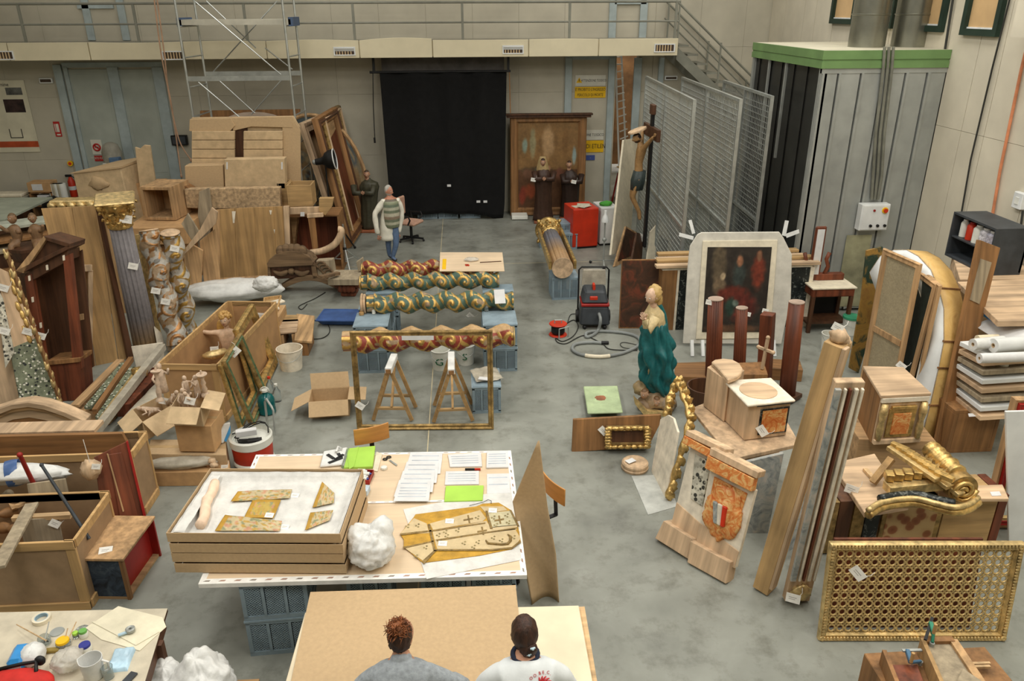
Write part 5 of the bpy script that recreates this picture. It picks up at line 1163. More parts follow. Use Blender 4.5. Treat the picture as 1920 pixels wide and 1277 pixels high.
obj(MB().lathe([(.09,.025),(.12,.06),(.12,.16),(.09,.2)],24,cap=False),'wound_cable',dark,r,smooth=True);obj(MB().tube([(-.06,0,.22),(-.06,0,.28),(.06,0,.28),(.06,0,.22)],.014,6),'handle',steel,r);obj(MB().tube([(-.0,-.17,.0),(-.0,-.17,.18),(.17,-.1,.19),(.17,-.1,0)],.012,6),'stand',steel,r)
def cablepx(pts,label,r=.009,mat=cable,z=.012):return obj(MB().tube(smooth_pts([V(P(x,y,z))for x,y in pts],6),r,6),'floor_cable',mat,label=label,cat='cable',smooth=2)
cablepx(((1055,612),(1075,600),(1084,612),(1075,630),(1055,640),(1042,634),(1046,642),(1062,644),(1085,632),(1100,630),(1130,645),(1145,655),(1195,657)),'dark cable looping from red reel to the hose ring')
cablepx(((1064,606),(1070,590),(1085,588),(1086,578)),'thin dark cable between red reel and vacuum cleaner',.007)
cablepx(((1196,655),(1170,652),(1163,645),(1172,642),(1200,648)),'thin cable loop near the virgin statue on floor',.006)
Ps=Plane(P(1205,764),P(1245,764),0);vs_=root('virgin_statue','painted statue of a woman in teal cloak with folded hands','statue',Ps.M)
mb=MB();robe_px(mb,Ps,[(700,1206,1250,.05),(660,1207,1250,.05),(625,1204,1246,.05),(603,1204,1247,.05),(588,1207,1246,.04),(577,1213,1237,.02),(570,1217,1231,0)],.7,(212,190,142),8,3);obj(mb,'dress',relief,vs_,smooth=2)
mb=MB();tealc=(30,104,106)
robe_px(mb,Ps,[(738,1222,1257,.16),(725,1210,1259,.2),(712,1204,1261,.2),(700,1200,1261,.19),(686,1200,1263,.17),(672,1200,1264,.16),(660,1199,1264,.15),(650,1200,1262,.14),(632,1201,1256,.12),(614,1202,1250,.06),(606,1214,1248,.0)],.8,tealc,7,6,96,.5)
robe_px(mb,Ps,[(640,1222,1256,.06,.05),(612,1228,1253,.06,.06),(590,1228,1250,.05,.06),(575,1224,1244,.03,.05),(567,1224,1238,.0,.04)],.95,tealc,6,9,64,.3)
obj(mb,'cloak',relief,vs_,smooth=2)
hu=Ps.uv(1221,553);hd=MB();add_head(hd,TR((hu[0],-.05,hu[1]),-48,14),1.0,(226,190,162));t=Ps.uv(1226,577);hd.cyl((t[0],0,t[1]-.05),(hu[0]+.02,-.01,hu[1]-.04),.055,.05,12,None,(226,190,162));obj(hd,'head',relief,vs_,smooth=2)
hv=MB();hv.ball((hu[0]+.045,.0,hu[1]+.02),(.1,.115,.125),26,None,(206,172,110),lambda d:1+.09*sin(d.z*16+d.x*5)+.05*cnoise(d*7));hv.ball((hu[0]+.11,.05,hu[1]-.1),(.06,.07,.09),18,None,(198,164,100),lambda d:1+.2*cnoise(d*4));obj(hv,'hair',relief,vs_,smooth=2)
am=MB();wr_=Ps.uv(1204,592);el=Ps.uv(1212,606);sh_=Ps.uv(1225,586)
for dy in(-.2,-.02):am.tube([(sh_[0],dy*.8,sh_[1]),(el[0],dy-.02,el[1]),(wr_[0]+.03,-.13+dy*.15,wr_[1])],[.08,.075,.05],12,False,None,(214,192,144));add_hand(am,(wr_[0]+.03,-.13+dy*.15,wr_[1]),(-.55,0,.85),(0,-1 if dy<-.1 else 1,0),(226,190,162),.95,.3)
obj(am,'arms',relief,vs_,smooth=2)
bs=MB();
for(px,py,r_,s,col)in((1205,730,.13,2,(168,144,104)),(1228,748,.2,3,(176,150,118)),(1245,752,.17,4,(150,130,104)),(1212,755,.14,5,(150,124,94))):
 u=Ps.uv(px,py);bs.ball((u[0],.05*sin(s),max(r_*.5,u[1])),(r_,r_*1.1,r_*.8),22,None,col,lambda d,s=s:1+.25*cnoise(d*3+V((s,0,0)))+.1*cnoise(d*8))
for(px,py,rz)in((1206,728,-50),(1227,742,10)):u=Ps.uv(px,py);add_head(bs,TR((u[0],-.16,u[1]),rz,10),.72,(200,160,130),hairline=(120,90,60))
obj(bs,'cherub_base',relief,vs_,smooth=2)
u0=Ps.uv(1183,740);u1=Ps.uv(1240,772);obj(MB().prism([(u0[0],.3),(u0[0]+.02,.2),(u0[0]+.16,.02),(u1[0]+.02,0),(u1[0]+.05,.05),(u0[0]+.2,.09)],-.28,-.2),'crescent',giltp,vs_)
gq=[P(x,y,.13)for x,y in((1094,724),(1158,723),(1168,772),(1102,774))];gs=root('platform_scale','low light green metal platform scale on the floor','scale')
obj(MB().zprism([p[:2]for p in gq],.1,.13),'platform',greenm,gs,bev=.01);gc=sum(gq,V())/4;obj(MB().box(gc.x-.2,gc.x+.2,gc.y-.2,gc.y+.2,.0,.1),'base',darkgrey,gs)
obj(MB().lathe([(0,.1312),(.07,.1312),(.08,.1305),(0,.1305)],20,TR((gc.x-.03,gc.y+.02,0)),None,lambda t,i:1+.3*cnoise((cos(t)*2,sin(t)*2,1))),'rust_patch',mk('rust',(150,96,66),var=.25,bump=.1),gs)
c=P(1190,878);r=root('turned_stand','small round wooden base with note on the floor','base',c);obj(MB().lathe([(.16,0),(.17,.03),(.155,.05),(.165,.06),(.165,.085),(.15,.1),(.14,.09),(0,.085)],32),'turned_base',wood_pale,r,smooth=True);obj(MB().box(-.1,.02,.0,.08,.1,.104,TR((0,0,0),30)),'note',paper,r)
obj(MB().zprism([P(x,y)[:2]for x,y in((1184,893),(1250,890),(1270,950),(1215,966))],.001,.005),'floor_sheet',mk('grey_film',(176,178,172),rough=.3,bump=.1),label='thin grey plastic sheet lying on floor by the round base',cat='plastic sheet')
# left half: wooden pieces, crates, cartons
def VPl(y):return Plane((0,y,0),(1,y,0),0)
def slab(y,px,t,name,mat,label,cat,z0=None,M=None,group=None,bev=.004,tilt=0):
 "."
 Pl=VPl(y);pts=[Pl.uv(*p)for p in px]
 if z0 is not None:pts=[(x,max(z,z0))for x,z in pts]
 return obj(MB().prism(pts,0,t),name,mat,M=Pl.M,label=label,cat=cat,group=group,bev=bev)
def board(Pl,px,t,name,mat,label=None,cat=None,parent=None,y0=0,bev=.004,group=None):
 pts=Pl.uvs(px);return obj(MB().prism(pts,y0,y0+t),name,mat,parent,M=None if parent else Pl.M,label=label,cat=cat,bev=bev,group=group)
def planks(Pl,r,x0,x1,z0,z1,n,t,mat,name='plank',y0=0):
 w=(x1-x0)/n
 for k in range(n):obj(MB().box(x0+k*w+.003,x0+(k+1)*w-.003,y0+.003*(k%3),y0+t,z0,z1-.006*((k*7)%3)),name,mat,r,bev=.003)
def pcrate(fl,fr,br,h,label,rails=.09,panel=None,name='wooden_crate',bl=None,pm=None,open_top=True,mid=False):
 "."
 fl,fr,br=V(fl),V(fr),V(br);ux=(fr-fl);W=ux.length;ux.normalize();uy=V((-ux.y,ux.x,0));D=(br-fr).dot(uy)
 M=MX.Identity(4)
 for i in range(3):M[i][0],M[i][1],M[i][2],M[i][3]=ux[i],uy[i],(0,0,1)[i],fl[i]
 r=root(name,label,'crate',M);t=.03;pm=pm or hardboard
 for x in(0,W-rails):
  for y in(0,D-t):obj(MB().box(x,x+rails,y,y+t,0,h),'corner_board',crate_wood,r,bev=.003)
 for z in((0,rails),(h-rails,h)):
  for y in(-.012,D-t+.012):obj(MB().box(-.0,W,y,y+t,*z),'rail',crate_woodx,r,bev=.003)
  for x in(0,W-t):obj(MB().box(x-.012*(1 if x==0 else-1),x+t-.012*(1 if x==0 else-1),t,D-t,*z),'rail',crate_woodx,r,bev=.003)
 for y in(t*.3,D-t*.6):obj(MB().box(t*.5,W-t*.5,y,y+.008,.02,h-.01),'side_panel',pm,r)
 for x in(t*.3,W-t*.6):obj(MB().box(x,x+.008,t*.5,D-t*.5,.02,h-.01),'side_panel',pm,r)
 obj(MB().box(.02,W-.02,.02,D-.02,.02,.035),'floor_panel',pm,r)
 return r,M,W,D
def lean(a,b,tilt):return Plane(a,b,tilt)
fr1=P(172,1142);fr1=V((fr1 .x,fr1 .y,0));H1=.8
br1=P(188,921,H1);br1 .z=0
ux=V((1,0,0));r,M,W,D=pcrate(fr1-V((2.2,0,0)),fr1,br1,H1,'large open pine crate of carved fragments at left front')
def inside(px,py,z):return P(px,py,z)
Pa=Plane(P(58,985,.45),P(140,972,.45),14)
board(Pa,((50,908),(122,898),(137,966),(62,975)),.03,'square_board',wood_grey,'square grey panel standing in the front left crate','panel')
Pb=Plane(P(42,1022,.5),P(116,1010,.5),8)
board(Pb,((34,976),(108,970),(118,1016),(45,1020)),.03,'grey_board',wood_grey,'grey board with tag leaning at front inside the left crate','board')
obj(MB().bar(P(24,972,.74),P(134,966,.74),.06,.05),'cross_batten',wood_rawx,label='pale batten lying across the grey board in front crate',cat='batten',bev=.003)
tag(0,P(103,982,.72),'white tag on the grey board in the front left crate',.1,45)
obj(MB().bar(P(60,945,.76),P(-5,1065,.86),.12,.03),'pale_plank',wood_grey,label='pale narrow plank slanting over left front crate',cat='plank',bev=.003)
for a,b,lab,m_,k in(((37,853),(62,905),'dark red iron rod standing behind the square panel',redd,.05),((78,872),(136,962),'dark blue grey rod leaning across the square panel',darkgrey,.035)):
 A,B=P(a[0],a[1],1.25),P(b[0],b[1],.85);r=root('iron_rod',lab,'rod',axisM(B,A));L=(A-B).length
 obj(MB().cyl((0,0,-.3),(0,0,L),k*.5,k*.42,10),'shaft',m_,r,smooth=True);obj(MB().ball((0,0,L),k*.58,10),'knob',m_,r,smooth=True)
for k,(px,py,z,rz)in enumerate(((10,935,.6,20),(18,960,.62,-35),(8,990,.55,60))):
 A=P(px,py,z);r=root('turned_baluster',('upper','middle','lower')[k]+' turned wooden baluster at left inside the front crate','baluster',TR(A,rz,75),'balusters in the front crate')
 obj(MB().lathe([(.02,-.2),(.05,-.17),(.03,-.12),(.06,-.03),(.05,.05),(.025,.1),(.045,.15),(.03,.2)],18),'turning',wood_mid if k else wood_grey,r,smooth=True)
for k,(a,b)in enumerate((((14,930),(28,955)),((30,950),(60,936)))):obj(MB().bar(P(*a,.74),P(*b,.66),.05,.03),'wood_scrap',wood_old,label=('short upright','short slanting')[k]+' wood scrap at back of the front left crate',cat='scrap')
fr2=P(272,968);br2=P(296,924);fr2=V((fr2 .x,fr2 .y,0));br2=V((br2 .x,br2 .y,0))
r,M,W,D=pcrate(fr2-V((3.0,-.02,0)),fr2,V((fr2 .x,br2 .y,0)),.84,'second open pine crate behind the large front left crate',pm=hardboard)
A=P(-30,890,.8);B=P(100,893,.74)
def bfn(d):return 1+.18*cnoise(d*3)+.08*cnoise(d*8)
obj(MB().ball((0,0,0),(.62,.14,.1),30,None,None,bfn),'wrapped_bundle',whitebag,M=TR(P(15,888,.86),-2),label='white plastic wrapped bundle in the second crate',cat='bundle',smooth=2)
c=P(26,887,.86);obj(MB().lathe([(.138,-.06),(.145,0),(.138,.06)],20,TR((0,0,0),0,0,90),cap=False),'blue_wrap',mk('blue_film',(72,100,148),rough=.3,bump=.3),M=TR(c,20),label='blue film band around the white bundle',cat='film band',smooth=2)
Pl=Plane(P(-60,905),P(232,905),2);Pl=VPl(br2 .y-.12)
lb=root('brown_timber_board','long brown timber panel with chamfered right end behind the second crate','panel',Pl.M)
def bp(px,y0,t,name,mat):return obj(MB().prism(Pl.uvs(px),y0,y0+t),name,mat,lb,bev=.004)
bp(((-60,820),(228,813),(238,830),(234,846),(-60,866)),0,.05,'top_plank',wood_midx);bp(((-60,867),(196,860),(196,960),(-60,960)),.01,.03,'lower_plank',wood_oldx)
Pd=Plane(P(205,1060),P(288,1036),20)
dp=root('red_brown_board','dark red brown panel with raised field leaning against second crate','panel',Pd.M)
def dpp(px,y0,t,nm,m_):return obj(MB().prism(Pd.uvs(px),y0,y0+t),nm,m_,dp,bev=.004)
dpp(((176,858),(237,828),(286,1034),(205,1060)),0,.03,'panel',wood_red);dpp(((203,852),(228,848),(268,1000),(232,1010)),-.02,.02,'raised_field',wood_red);dpp(((236,828),(240,826),(290,1034),(284,1036)),-.03,.07,'red_edge',redd)
dpp(((200,850),(203,850),(233,958),(230,960)),-.025,.01,'molding',wood_old)
c=P(170,880,.98);r=root('carved_fragment','small pale carved wooden fragment hanging on a string by the panel','carving',TR(c))
obj(MB().ball((0,0,0),(.1,.08,.11),20,None,None,lambda d:1+.3*cnoise(d*2.2)+.1*cnoise(d*7)),'carving',wood_pale,r,smooth=2);obj(MB().tube([(.02,-.02,.08),(.0,0,.35)],.003,4),'string',tagpaper,r)
tag(0,P(180,875,1.05),'white tag on the small pale carved fragment',.08,20)
h4=.5;q4=[P(x,y,h4)for x,y in((150,1045),(190,966),(265,958),(228,1046))]
o4=q4[0];ux=(q4[3]-q4[0]);Wc=ux.length;ux.normalize();Dc=(q4[1]-q4[0]).dot(V((-ux.y,ux.x,0)))
rzc=math.degrees(atan2(ux.y,ux.x));cs=root('painted_console','small console with blue black marbled front and red open side','console',TR((o4 .x,o4 .y,0),rzc))
obj(MB().box(-.02,Wc+.02,-.02,Dc,h4-.03,h4),'top_board',wood_old,cs,bev=.004);obj(MB().box(.02,Wc-.02,.0,.025,.03,h4-.03),'marbled_front',blue_m,cs,bev=.003)
obj(MB().box(.02,.045,.025,Dc-.02,.03,h4-.03),'red_side',redd,cs);obj(MB().box(.02,Wc,Dc-.02,Dc,.0,h4-.03),'back_board',redd,cs);obj(MB().box(Wc-.1,Wc-.08,.03,Dc-.02,.03,h4-.03),'red_side',redd,cs);obj(MB().box(.02,Wc-.02,.0,Dc,0,.03),'bottom_board',wood_oldx,cs)
for x in(0,Wc-.035):obj(MB().box(x,x+.035,-.01,.03,0,h4-.03),'corner_strip',wood_mid,cs)
tag(0,P(198,1032,h4+.01),'white tag lying on top of the small console',.12,10,n=(.1,-.25,1),drop=False)
def carton(top4,z1,z0,label,name='carton',mat=None,lid=True,cat='box',group=None):
 p=[P(x,y,z1)for x,y in top4];c=sum(p,V())/4;ux=((p[3]-p[0])+(p[2]-p[1])).normalized()if False else(p[1]-p[0]).normalized()
 M=TR((c.x,c.y,z0),math.degrees(atan2(ux.y,ux.x)));I=M.inverted();q=[I@V((v.x,v.y,z0))for v in p];mat=mat or card2
 r=root(name,label,cat,M,group);obj(MB().zprism([(v.x,v.y)for v in q],0,z1-z0),'body',mat,r,bev=.006)
 if lid:
  m0,m1=(q[0]+q[3])/2,(q[1]+q[2])/2;s=(q[3]-q[0]).normalized()*.03
  obj(MB().zprism([(m0-s)[:2],(m1-s)[:2],(m1+s)[:2],(m0+s)[:2]],z1-z0,z1-z0+.002),'packing_tape',mk('tape_%d'%random.randrange(10**6),(190,160,116),rough=.3,bump=0),r)
 return r,M
carton(((283,886),(430,884),(430,862),(280,862)),.2,0,'long flat carton nearest on the floor under plastic wrapped pieces',mat=card3,lid=False)
carton(((276,851),(424,853),(424,824),(282,824)),.34,0,'long flat carton behind, carrying the boxes of figurines',mat=card,lid=True)
c=P(340,874,.22);obj(MB().ball((0,0,.05),(.42,.1,.07),26,None,None,bfn),'wrapped_piece',film2,M=TR(c,2),label='long piece wrapped in clear film on the nearest flat carton',cat='wrapped piece',smooth=2)
for k,(px,py)in enumerate(((392,873),(402,876),(398,868))):obj(MB().ball((0,0,.03),(.05,.04,.035),14,None,None,lambda d,k=k:1+.4*cnoise(d*2+V((k,0,0)))),'carved_fragment',wood_pale,M=TR(P(px,py,.2+.03*k)),label=('left','right','upper')[k]+' small carved fragment on the nearest flat carton',cat='carving',smooth=2)
tag(0,P(421,876,.3),'white tag by the carved fragments on flat carton',.08,10)
carton(((327,798),(395,799),(418,768),(352,765)),.72,.36,'taped brown carton under the open box of figurines',mat=card3)
def open_box(top4,z1,z0,label,flaps,mat=card2):
 p=[P(x,y,z1)for x,y in top4];c=sum(p,V())/4;M=TR((c.x,c.y,z0));r=root('open_figurine_box',label,'box',M);q=[v-V((c.x,c.y,z0))for v in p];h=z1-z0
 obj(MB().zprism([v[:2]for v in q],0,.01),'base',mat,r)
 for k in range(4):
  a,b=q[k],q[(k+1)%4];n=V((a.y-b.y,b.x-a.x,0)).normalized()*.006
  obj(MB().hexa([(a.x,a.y,.01),(b.x,b.y,.01),(b.x+n.x,b.y+n.y,.01),(a.x+n.x,a.y+n.y,.01)],[(a.x,a.y,h),(b.x,b.y,h),(b.x+n.x,b.y+n.y,h),(a.x+n.x,a.y+n.y,h)]),'wall',mat,r)
  if flaps[k]:
   o_=-V((a.y-b.y,b.x-a.x,0)).normalized();L,dz=flaps[k];e=o_*L;e.z=dz
   obj(MB().hexa([(*a[:2],h),(*b[:2],h),(*b[:2],h+.006),(*a[:2],h+.006)],[(a.x+e.x,a.y+e.y,h+dz),(b.x+e.x,b.y+e.y,h+dz),(b.x+e.x,b.y+e.y,h+dz+.006),(a.x+e.x,a.y+e.y,h+dz+.006)]),'flap',mat,r)
 return r,M,q
open_box(((320,763),(376,765),(390,732),(340,731)),.98,.73,'open carton of carved figurines, right one',((.16,-.14),(.2,-.06),None,None))
open_box(((267,792),(322,760),(300,742),(248,768)),.62,.36,'open carton of carved figurines, left one tilted',((.2,-.16),None,None,(.2,-.12)))
fig_m=mk('stripped_figurine_wood',(196,172,148),rough=.75,sc=14,var=.15,bump=.25)
def figurine(px,py,z,h,rz,rx,label):
 c=P(px,py,z);r=root('carved_figurine',label,'figurine',TR(c,rz,rx),'carved figurines in the open cartons');k=h/.4
 mb=MB();robe(mb,[(0,0,0,.07*k,.06*k,.1),(0,0,.1*k,.06*k,.05*k,.1),(0,0,.2*k,.055*k,.045*k,.06),(0,0,.28*k,.06*k,.04*k,.03),(0,0,.31*k,.025*k,.025*k,0)],20,6);mb.ball((0,0,.35*k),(.035*k,.038*k,.045*k),12);mb.tube([(.05*k,0,.27*k),(.1*k,-.04*k,.25*k),(.12*k,-.08*k,.33*k)],.016*k,6);mb.tube([(-.05*k,0,.27*k),(-.09*k,-.04*k,.2*k),(-.06*k,-.08*k,.16*k)],.016*k,6)
 mb.c={};obj(mb,'carved_body',fig_m,r,smooth=2)
def candlestick(px,py,z,h,rz,rx,label):
 r=root('candlestick',label,'candlestick',TR(P(px,py,z),rz,rx),'turned candlesticks in the open cartons')
 obj(MB().lathe([(.05,0),(.05,.02),(.025,.05),(.035,h*.3),(.02,h*.45),(.032,h*.55),(.018,h*.7),(.03,h*.85),(.065,h*.92),(.065,h*.95),(.015,h*.96),(.01,h*1.1)],18),'turning',fig_m,r,smooth=True)
for i,a in enumerate(((348,765,.85,.3,20,10,'figurine lying at front left of the right carton'),(362,763,.9,.26,-30,20,'figurine at the front right of the right carton'),(352,745,.9,.3,60,0,'figurine standing at back of the right carton'),(372,744,.92,.3,-60,0,'figurine standing at back right corner of the right carton'),(306,735,.75,.4,10,-6,'tall figurine rising from the left tilted carton'),(318,757,.6,.3,60,40,'figurine leaning between both open cartons'),(295,770,.5,.3,-40,60,'figurine lying low in the left tilted carton'),(282,775,.5,.3,40,60,'figurine lying at left end of the tilted carton'))):figurine(*a)
candlestick(300,752,.8,.42,0,-8,'tall turned candlestick above the left tilted carton');candlestick(386,742,.95,.32,0,4,'slim turned candlestick above the right open carton')
for(px,py,z,lab)in((308,752,.85,'white tag on tall figurine of left carton'),(356,752,1.1,'white tag on figurine of right open carton')):tag(0,P(px,py,z),lab,.12,25)
Pk=Plane(P(405,833,.36),P(428,828,.36),18);pk=root('wipe_pack','white and blue printed pack beside the carton of figurines','pack',Pk.M)
obj(MB().prism(Pk.uvs(((400,830),(420,795),(432,792),(428,820),(418,832))),0,.05),'pack_body',whitebag,pk,bev=.01);obj(MB().prism(Pk.uvs(((420,826),(432,797),(432,812),(424,829))),-.003,.0),'blue_print',mk('sky_blue_print',(70,150,206),bump=0),pk)
c=P(478,868);r=root('drum_vacuum','red and white drum vacuum cleaner with chrome handle','vacuum cleaner',TR((c.x,c.y,0)))
obj(MB().lathe([(.2,.03),(.25,.05),(.25,.08),(.235,.1),(0,.1)],34),'base',whitepl,r,smooth=True);obj(MB().lathe([(.232,.09),(.24,.1),(.25,.3),(.23,.3),(0,.29)],34),'red_drum',redm,r,smooth=True);obj(MB().lathe([(.252,.3),(.262,.31),(.262,.4),(.24,.42),(.235,.36),(0,.35)],34),'white_rim',whitepl,r,smooth=True)
obj(MB().tube([(.16,.2,.1),(.17,.22,.75),(.2,.2,.8),(.3,.02,.78),(.32,0,.74),(.3,.0,.4)],.014,8),'chrome_handle',steel,r,smooth=True)
for k in range(5):t=2*pi*k/5;obj(MB().ball((.2*cos(t),.2*sin(t),.03),.03,8),'castor',dark,r,smooth=True)
obj(MB().box(-.15,.1,-.06,.02,.42,.5,TR((0,0,0),14)),'paper_roll_box',paper,M=TR((c.x-.02,c.y,.0)),label='white carton lying on the drum vacuum cleaner',cat='carton',bev=.006);obj(MB().box(-.02,.14,-.16,-.08,.36,.4,TR((0,0,0),8)).box(-.12,.0,-.14,-.09,.36,.4),'vacuum_tool',dark,M=TR((c.x,c.y,0.006)),label='black vacuum tools lying on top of the drum',cat='tool')
for k in range(3):obj(MB().tube([(c.x+.22*cos(t+k)+.03*k,c.y+.22*sin(t+k),.43+.05*sin(2*t+k))for t in[pi*j/8 for j in range(9)]],.008,6),'power_cable',dark,label=('first','second','third')[k]+' loop of black cable over the drum vacuum',cat='cable',smooth=2)
HC=.88;fl3,fr3=P(295,682,HC),P(406,684,HC);br3=P(470,565,HC)
for v in(fl3,fr3,br3):v.z=0
r,Mc,Wc3,Dc3=pcrate(fl3,fr3,br3,HC,'tall open crate holding a carved cherub',rails=.085,pm=mk('crate_hardboard',(178,140,98),var=.05,sc=5,bump=.03))
c=P(424,612,.78);ch_=root('cherub_statue','carved cherub with gold curls and outstretched arm in the crate','statue',TR(c,10))
pk_=(222,186,152);mb=MB();mb.add(*skin_mesh([[(0,0,-.5,.1),(0,0,-.3,.12),(0,0,-.12,.1),(0,0,-.03,.045),(0,-.01,.05,.045)],[(0,0,-.12,.1),(-.12,-.02,-.08,.05),(-.25,-.06,-.06,.042),(-.36,-.09,-.01,.03)],[(0,0,-.12,.1),(.12,-.02,-.1,.05),(.2,-.1,-.2,.04)],[(0,0,-.5,.1),(.07,0,-.62,.07),(.08,0,-.74,.05)],[(0,0,-.5,.1),(-.07,0,-.62,.07),(-.08,0,-.74,.05)]],1),None,pk_)
add_hand(mb,(-.36,-.09,-.01),(-1,-.1,.25),(0,0,1),pk_,.8,.9);add_head(mb,TR((0,-.02,.11),-14,-6),.92,pk_);obj(mb,'body',relief,ch_,smooth=2)
cu2=MB();rr_=random.Random(3)
for k in range(46):t,ph=rr_.uniform(0,6.28),rr_.uniform(.15,1.5);cu2 .ball((.085*cos(t)*cos(ph),.09*sin(t)*cos(ph)+.005,.13+.1*sin(ph)),rr_.uniform(.024,.034),8,None,(204,160,92))
obj(cu2,'curls',relief,ch_,smooth=2);obj(MB().ball((-.1,.1,-.12),(.06,.04,.2),16,None,(206,160,86)),'wing',relief,ch_,smooth=2)
c=P(405,664,.5);obj(MB().ball((0,0,0),(.2,.1,.07),20,None,None,bfn),'gilded_carving',giltp,M=TR(c,30),label='gilded carved fragment inside the cherub crate',cat='carving',smooth=2);tag(0,P(402,655,.72),'white tag inside the cherub crate near front',.12,5)
green_gilt=mk('green_frame_frieze',(78,96,66),rough=.5,var=.3,sc=20,bump=.1)
def frame_px(a,b,tilt,tl,tr,w,d,label,mat,mat2=None,name='gilt_picture',z0=0,canvas_m=None,tags=None):
 if tilt is None:tilt=min(range(-10,50),key=lambda k:abs(Plane(P(*a,z0),P(*b,z0),k).uv(*tl)[0])+abs(Plane(P(*a,z0),P(*b,z0),k).uv(*tr)[0]-(P(*b,z0)-P(*a,z0)).length)*.5)
 Pl=Plane(P(*a,z0),P(*b,z0),tilt);W=Pl.W;H=(Pl.uv(*tl)[1]+Pl.uv(*tr)[1])/2
 r=root(name,label,'frame',Pl.M);mitred(r,W,H,w,d,mat)
 if mat2:mitred(r,W-w*.5,H-w*.5,w*.42,d*.5,mat2,w*.25,w*.25,-d*.72,'frieze',[(0,.2),(.5,.9),(1,.2)])
 if canvas_m:obj(MB().box(w*.8,W-w*.8,-.01,.004,w*.8,H-w*.8),'canvas',canvas_m,r)
 return r,Pl,W,H
frame_px((447,806),(478,740),None,(408,684),(440,636),.12,.06,'narrow green and gold frame leaning nearest on the cherub crate',gilt,green_gilt)
frame_px((470,803),(497,742),None,(414,676),(446,628),.1,.06,'gold frame with greenish frieze, second of three on crate side',giltd,green_gilt)
frame_px((488,740),(514,682),None,(434,617),(480,554),.16,.08,'wide plain gold frame, farthest of three on the crate side',gilt)
tag(0,P(441,660,.75),'white tag hanging on the second frame by the crate',.14,-40);tag(0,P(489,592,1.0),'white tag on right side of the farthest crate frame',.13,10)
def along(a,b,z,w,t,name,mat,label,cat='moulding',za=None):
 A,B=P(*a,za if za is not None else z),P(*b,z);return obj(MB().bar((0,0,0),(0,0,(B-A).length),t,w),name,mat,M=axisM(A,B),label=label,cat=cat,bev=.004)
for k,(a,b,w,t,m_,nm,lab)in enumerate((((140,762),(226,676),.12,.05,wood_old,'wood_moulding','brown plank moulding leftmost in the lying bundle'),((165,765),(233,682),.1,.05,green_chip,'stone_painted_strip','green stone painted strip, left of two in the lying bundle'),((178,772),(246,673),.07,.08,wood_mid,'wood_moulding','plain wood ridge between the green strips'),((186,784),(250,690),.1,.05,green_chip,'stone_painted_strip','green stone painted strip, right of two in the lying bundle'),((180,800),(252,702),.05,.06,giltp,'gilt_moulding','thin gilded moulding right of the green strips'))):
 along(a,b,.34-.02*(k==4),w,t,nm,m_,lab,za=.28)
A,B=P(158,772,.22),P(246,688,.22);obj(MB().bar((0,0,0),(0,0,(B-A).length),.2,.6),'low_support',wood_oldx,M=axisM(A-V((0,0,.11)),B-V((0,0,.11))),label='old low box under the bundle of lying mouldings',cat='box')
c=P(262,697,.36);obj(MB().ball((0,0,0),(.14,.1,.06),24,None,None,lambda d:1+.4*cnoise(d*3)),'gilded_carving',gilt,M=TR(c,-30),label='gilded leaf carving at far end of the lying mouldings',cat='carving',smooth=2)
bm_=along((175,815),(305,650),.4,.1,.1,'wrapped_beam',film2,'pale beam wrapped in clear film beside the lying mouldings','beam',za=.35)
A,B=P(215,800,.3),P(320,690,.3);d=(B-A);obj(MB().grid(24,10,lambda u,v:V(A)+d*u+V((.38*v,-.16*v,.12*sin(pi*v)+.03*cnoise((u*6,v*3,2)))),(0,0,-.004)),'plastic_cover',film2,label='sheet of dusty clear film over pieces right of the wrapped beam',cat='plastic sheet',smooth=2)
obj(MB().bar(P(232,770,.2),P(300,700,.2),.2,.2),'red_brown_case',wood_red,label='red brown wooden case under the dusty clear film',cat='case',bev=.004)
Pq=VPl(P(80,880).y+.7);cvx=[(-30,772),(0,762),(30,752),(60,748),(90,753),(125,765),(165,783)]
cp_=root('curved_pediment','old pale curved pediment moulding lying at left','pediment',Pq.M)
for k,(o0,o1,y0,t,m_)in enumerate(((0,9,-.1,.2,wood_palex),(9,17,-.06,.16,wood_oldx),(17,34,-.02,.12,wood_palex),(34,44,0,.1,wood_midx))):
 up=[Pq.uv(x,y+o0)for x,y in cvx];lo=[Pq.uv(x-4*(k>1),y+o1+(x<20)*2)for x,y in cvx];obj(MB().prism(up+lo[::-1],y0,y0+t),'curved_moulding',m_,cp_,bev=.006)
along((-20,806),(186,800),.86,.25,.05,'pale_board',wood_palex,'pale long board below the curved pediment','board')
Pg=Plane(P(45,790),P(112,768),17)
gp=root('stone_painted_board','tall leaning board, lower half painted as green stone','board',Pg.M)
obj(MB().prism(Pg.uvs(((-6,500),(36,520),(70,655),(20,655))),0,.03),'bare_upper_part',wood_pale,gp,bev=.004);obj(MB().prism(Pg.uvs(((18,654),(72,632),(108,752),(112,768),(45,790))),-.004,.03),'green_painting',green_chip,gp,bev=.004)
gm=MB();rr_=random.Random(9)
for k in range(9):u=Pg.uv(22+k*4+rr_.uniform(-4,4),515+k*15);gm.ball((u[0],-.005,u[1]),(.03,.014,.07),10,None,None,lambda d:1+.5*cnoise(d*3))
obj(gm,'gilt_remains',gilt,gp,smooth=2);gp.children[-1]['kind']='stuff'
Pg2=Plane(P(112,768),P(126,763),15);A,B=P(10,468,2.35),P(116,760,.05);L=(A-B).length
gb=root('gilt_moulding','narrow gilded leaf moulding leaning beside the green stone board','moulding',axisM(B,A));obj(MB().box(-.02,.02,-.02,.02,0,L),'core',wood_mid,gb)
for k in range(17):obj(MB().ball((.012*(-1)**k,0,L*(k+.5)/17),(.034,.03,L/30),12,None,None,lambda d:1+.25*cos(5*d.z+3*d.x)),'leaf',giltp,gb,smooth=2)
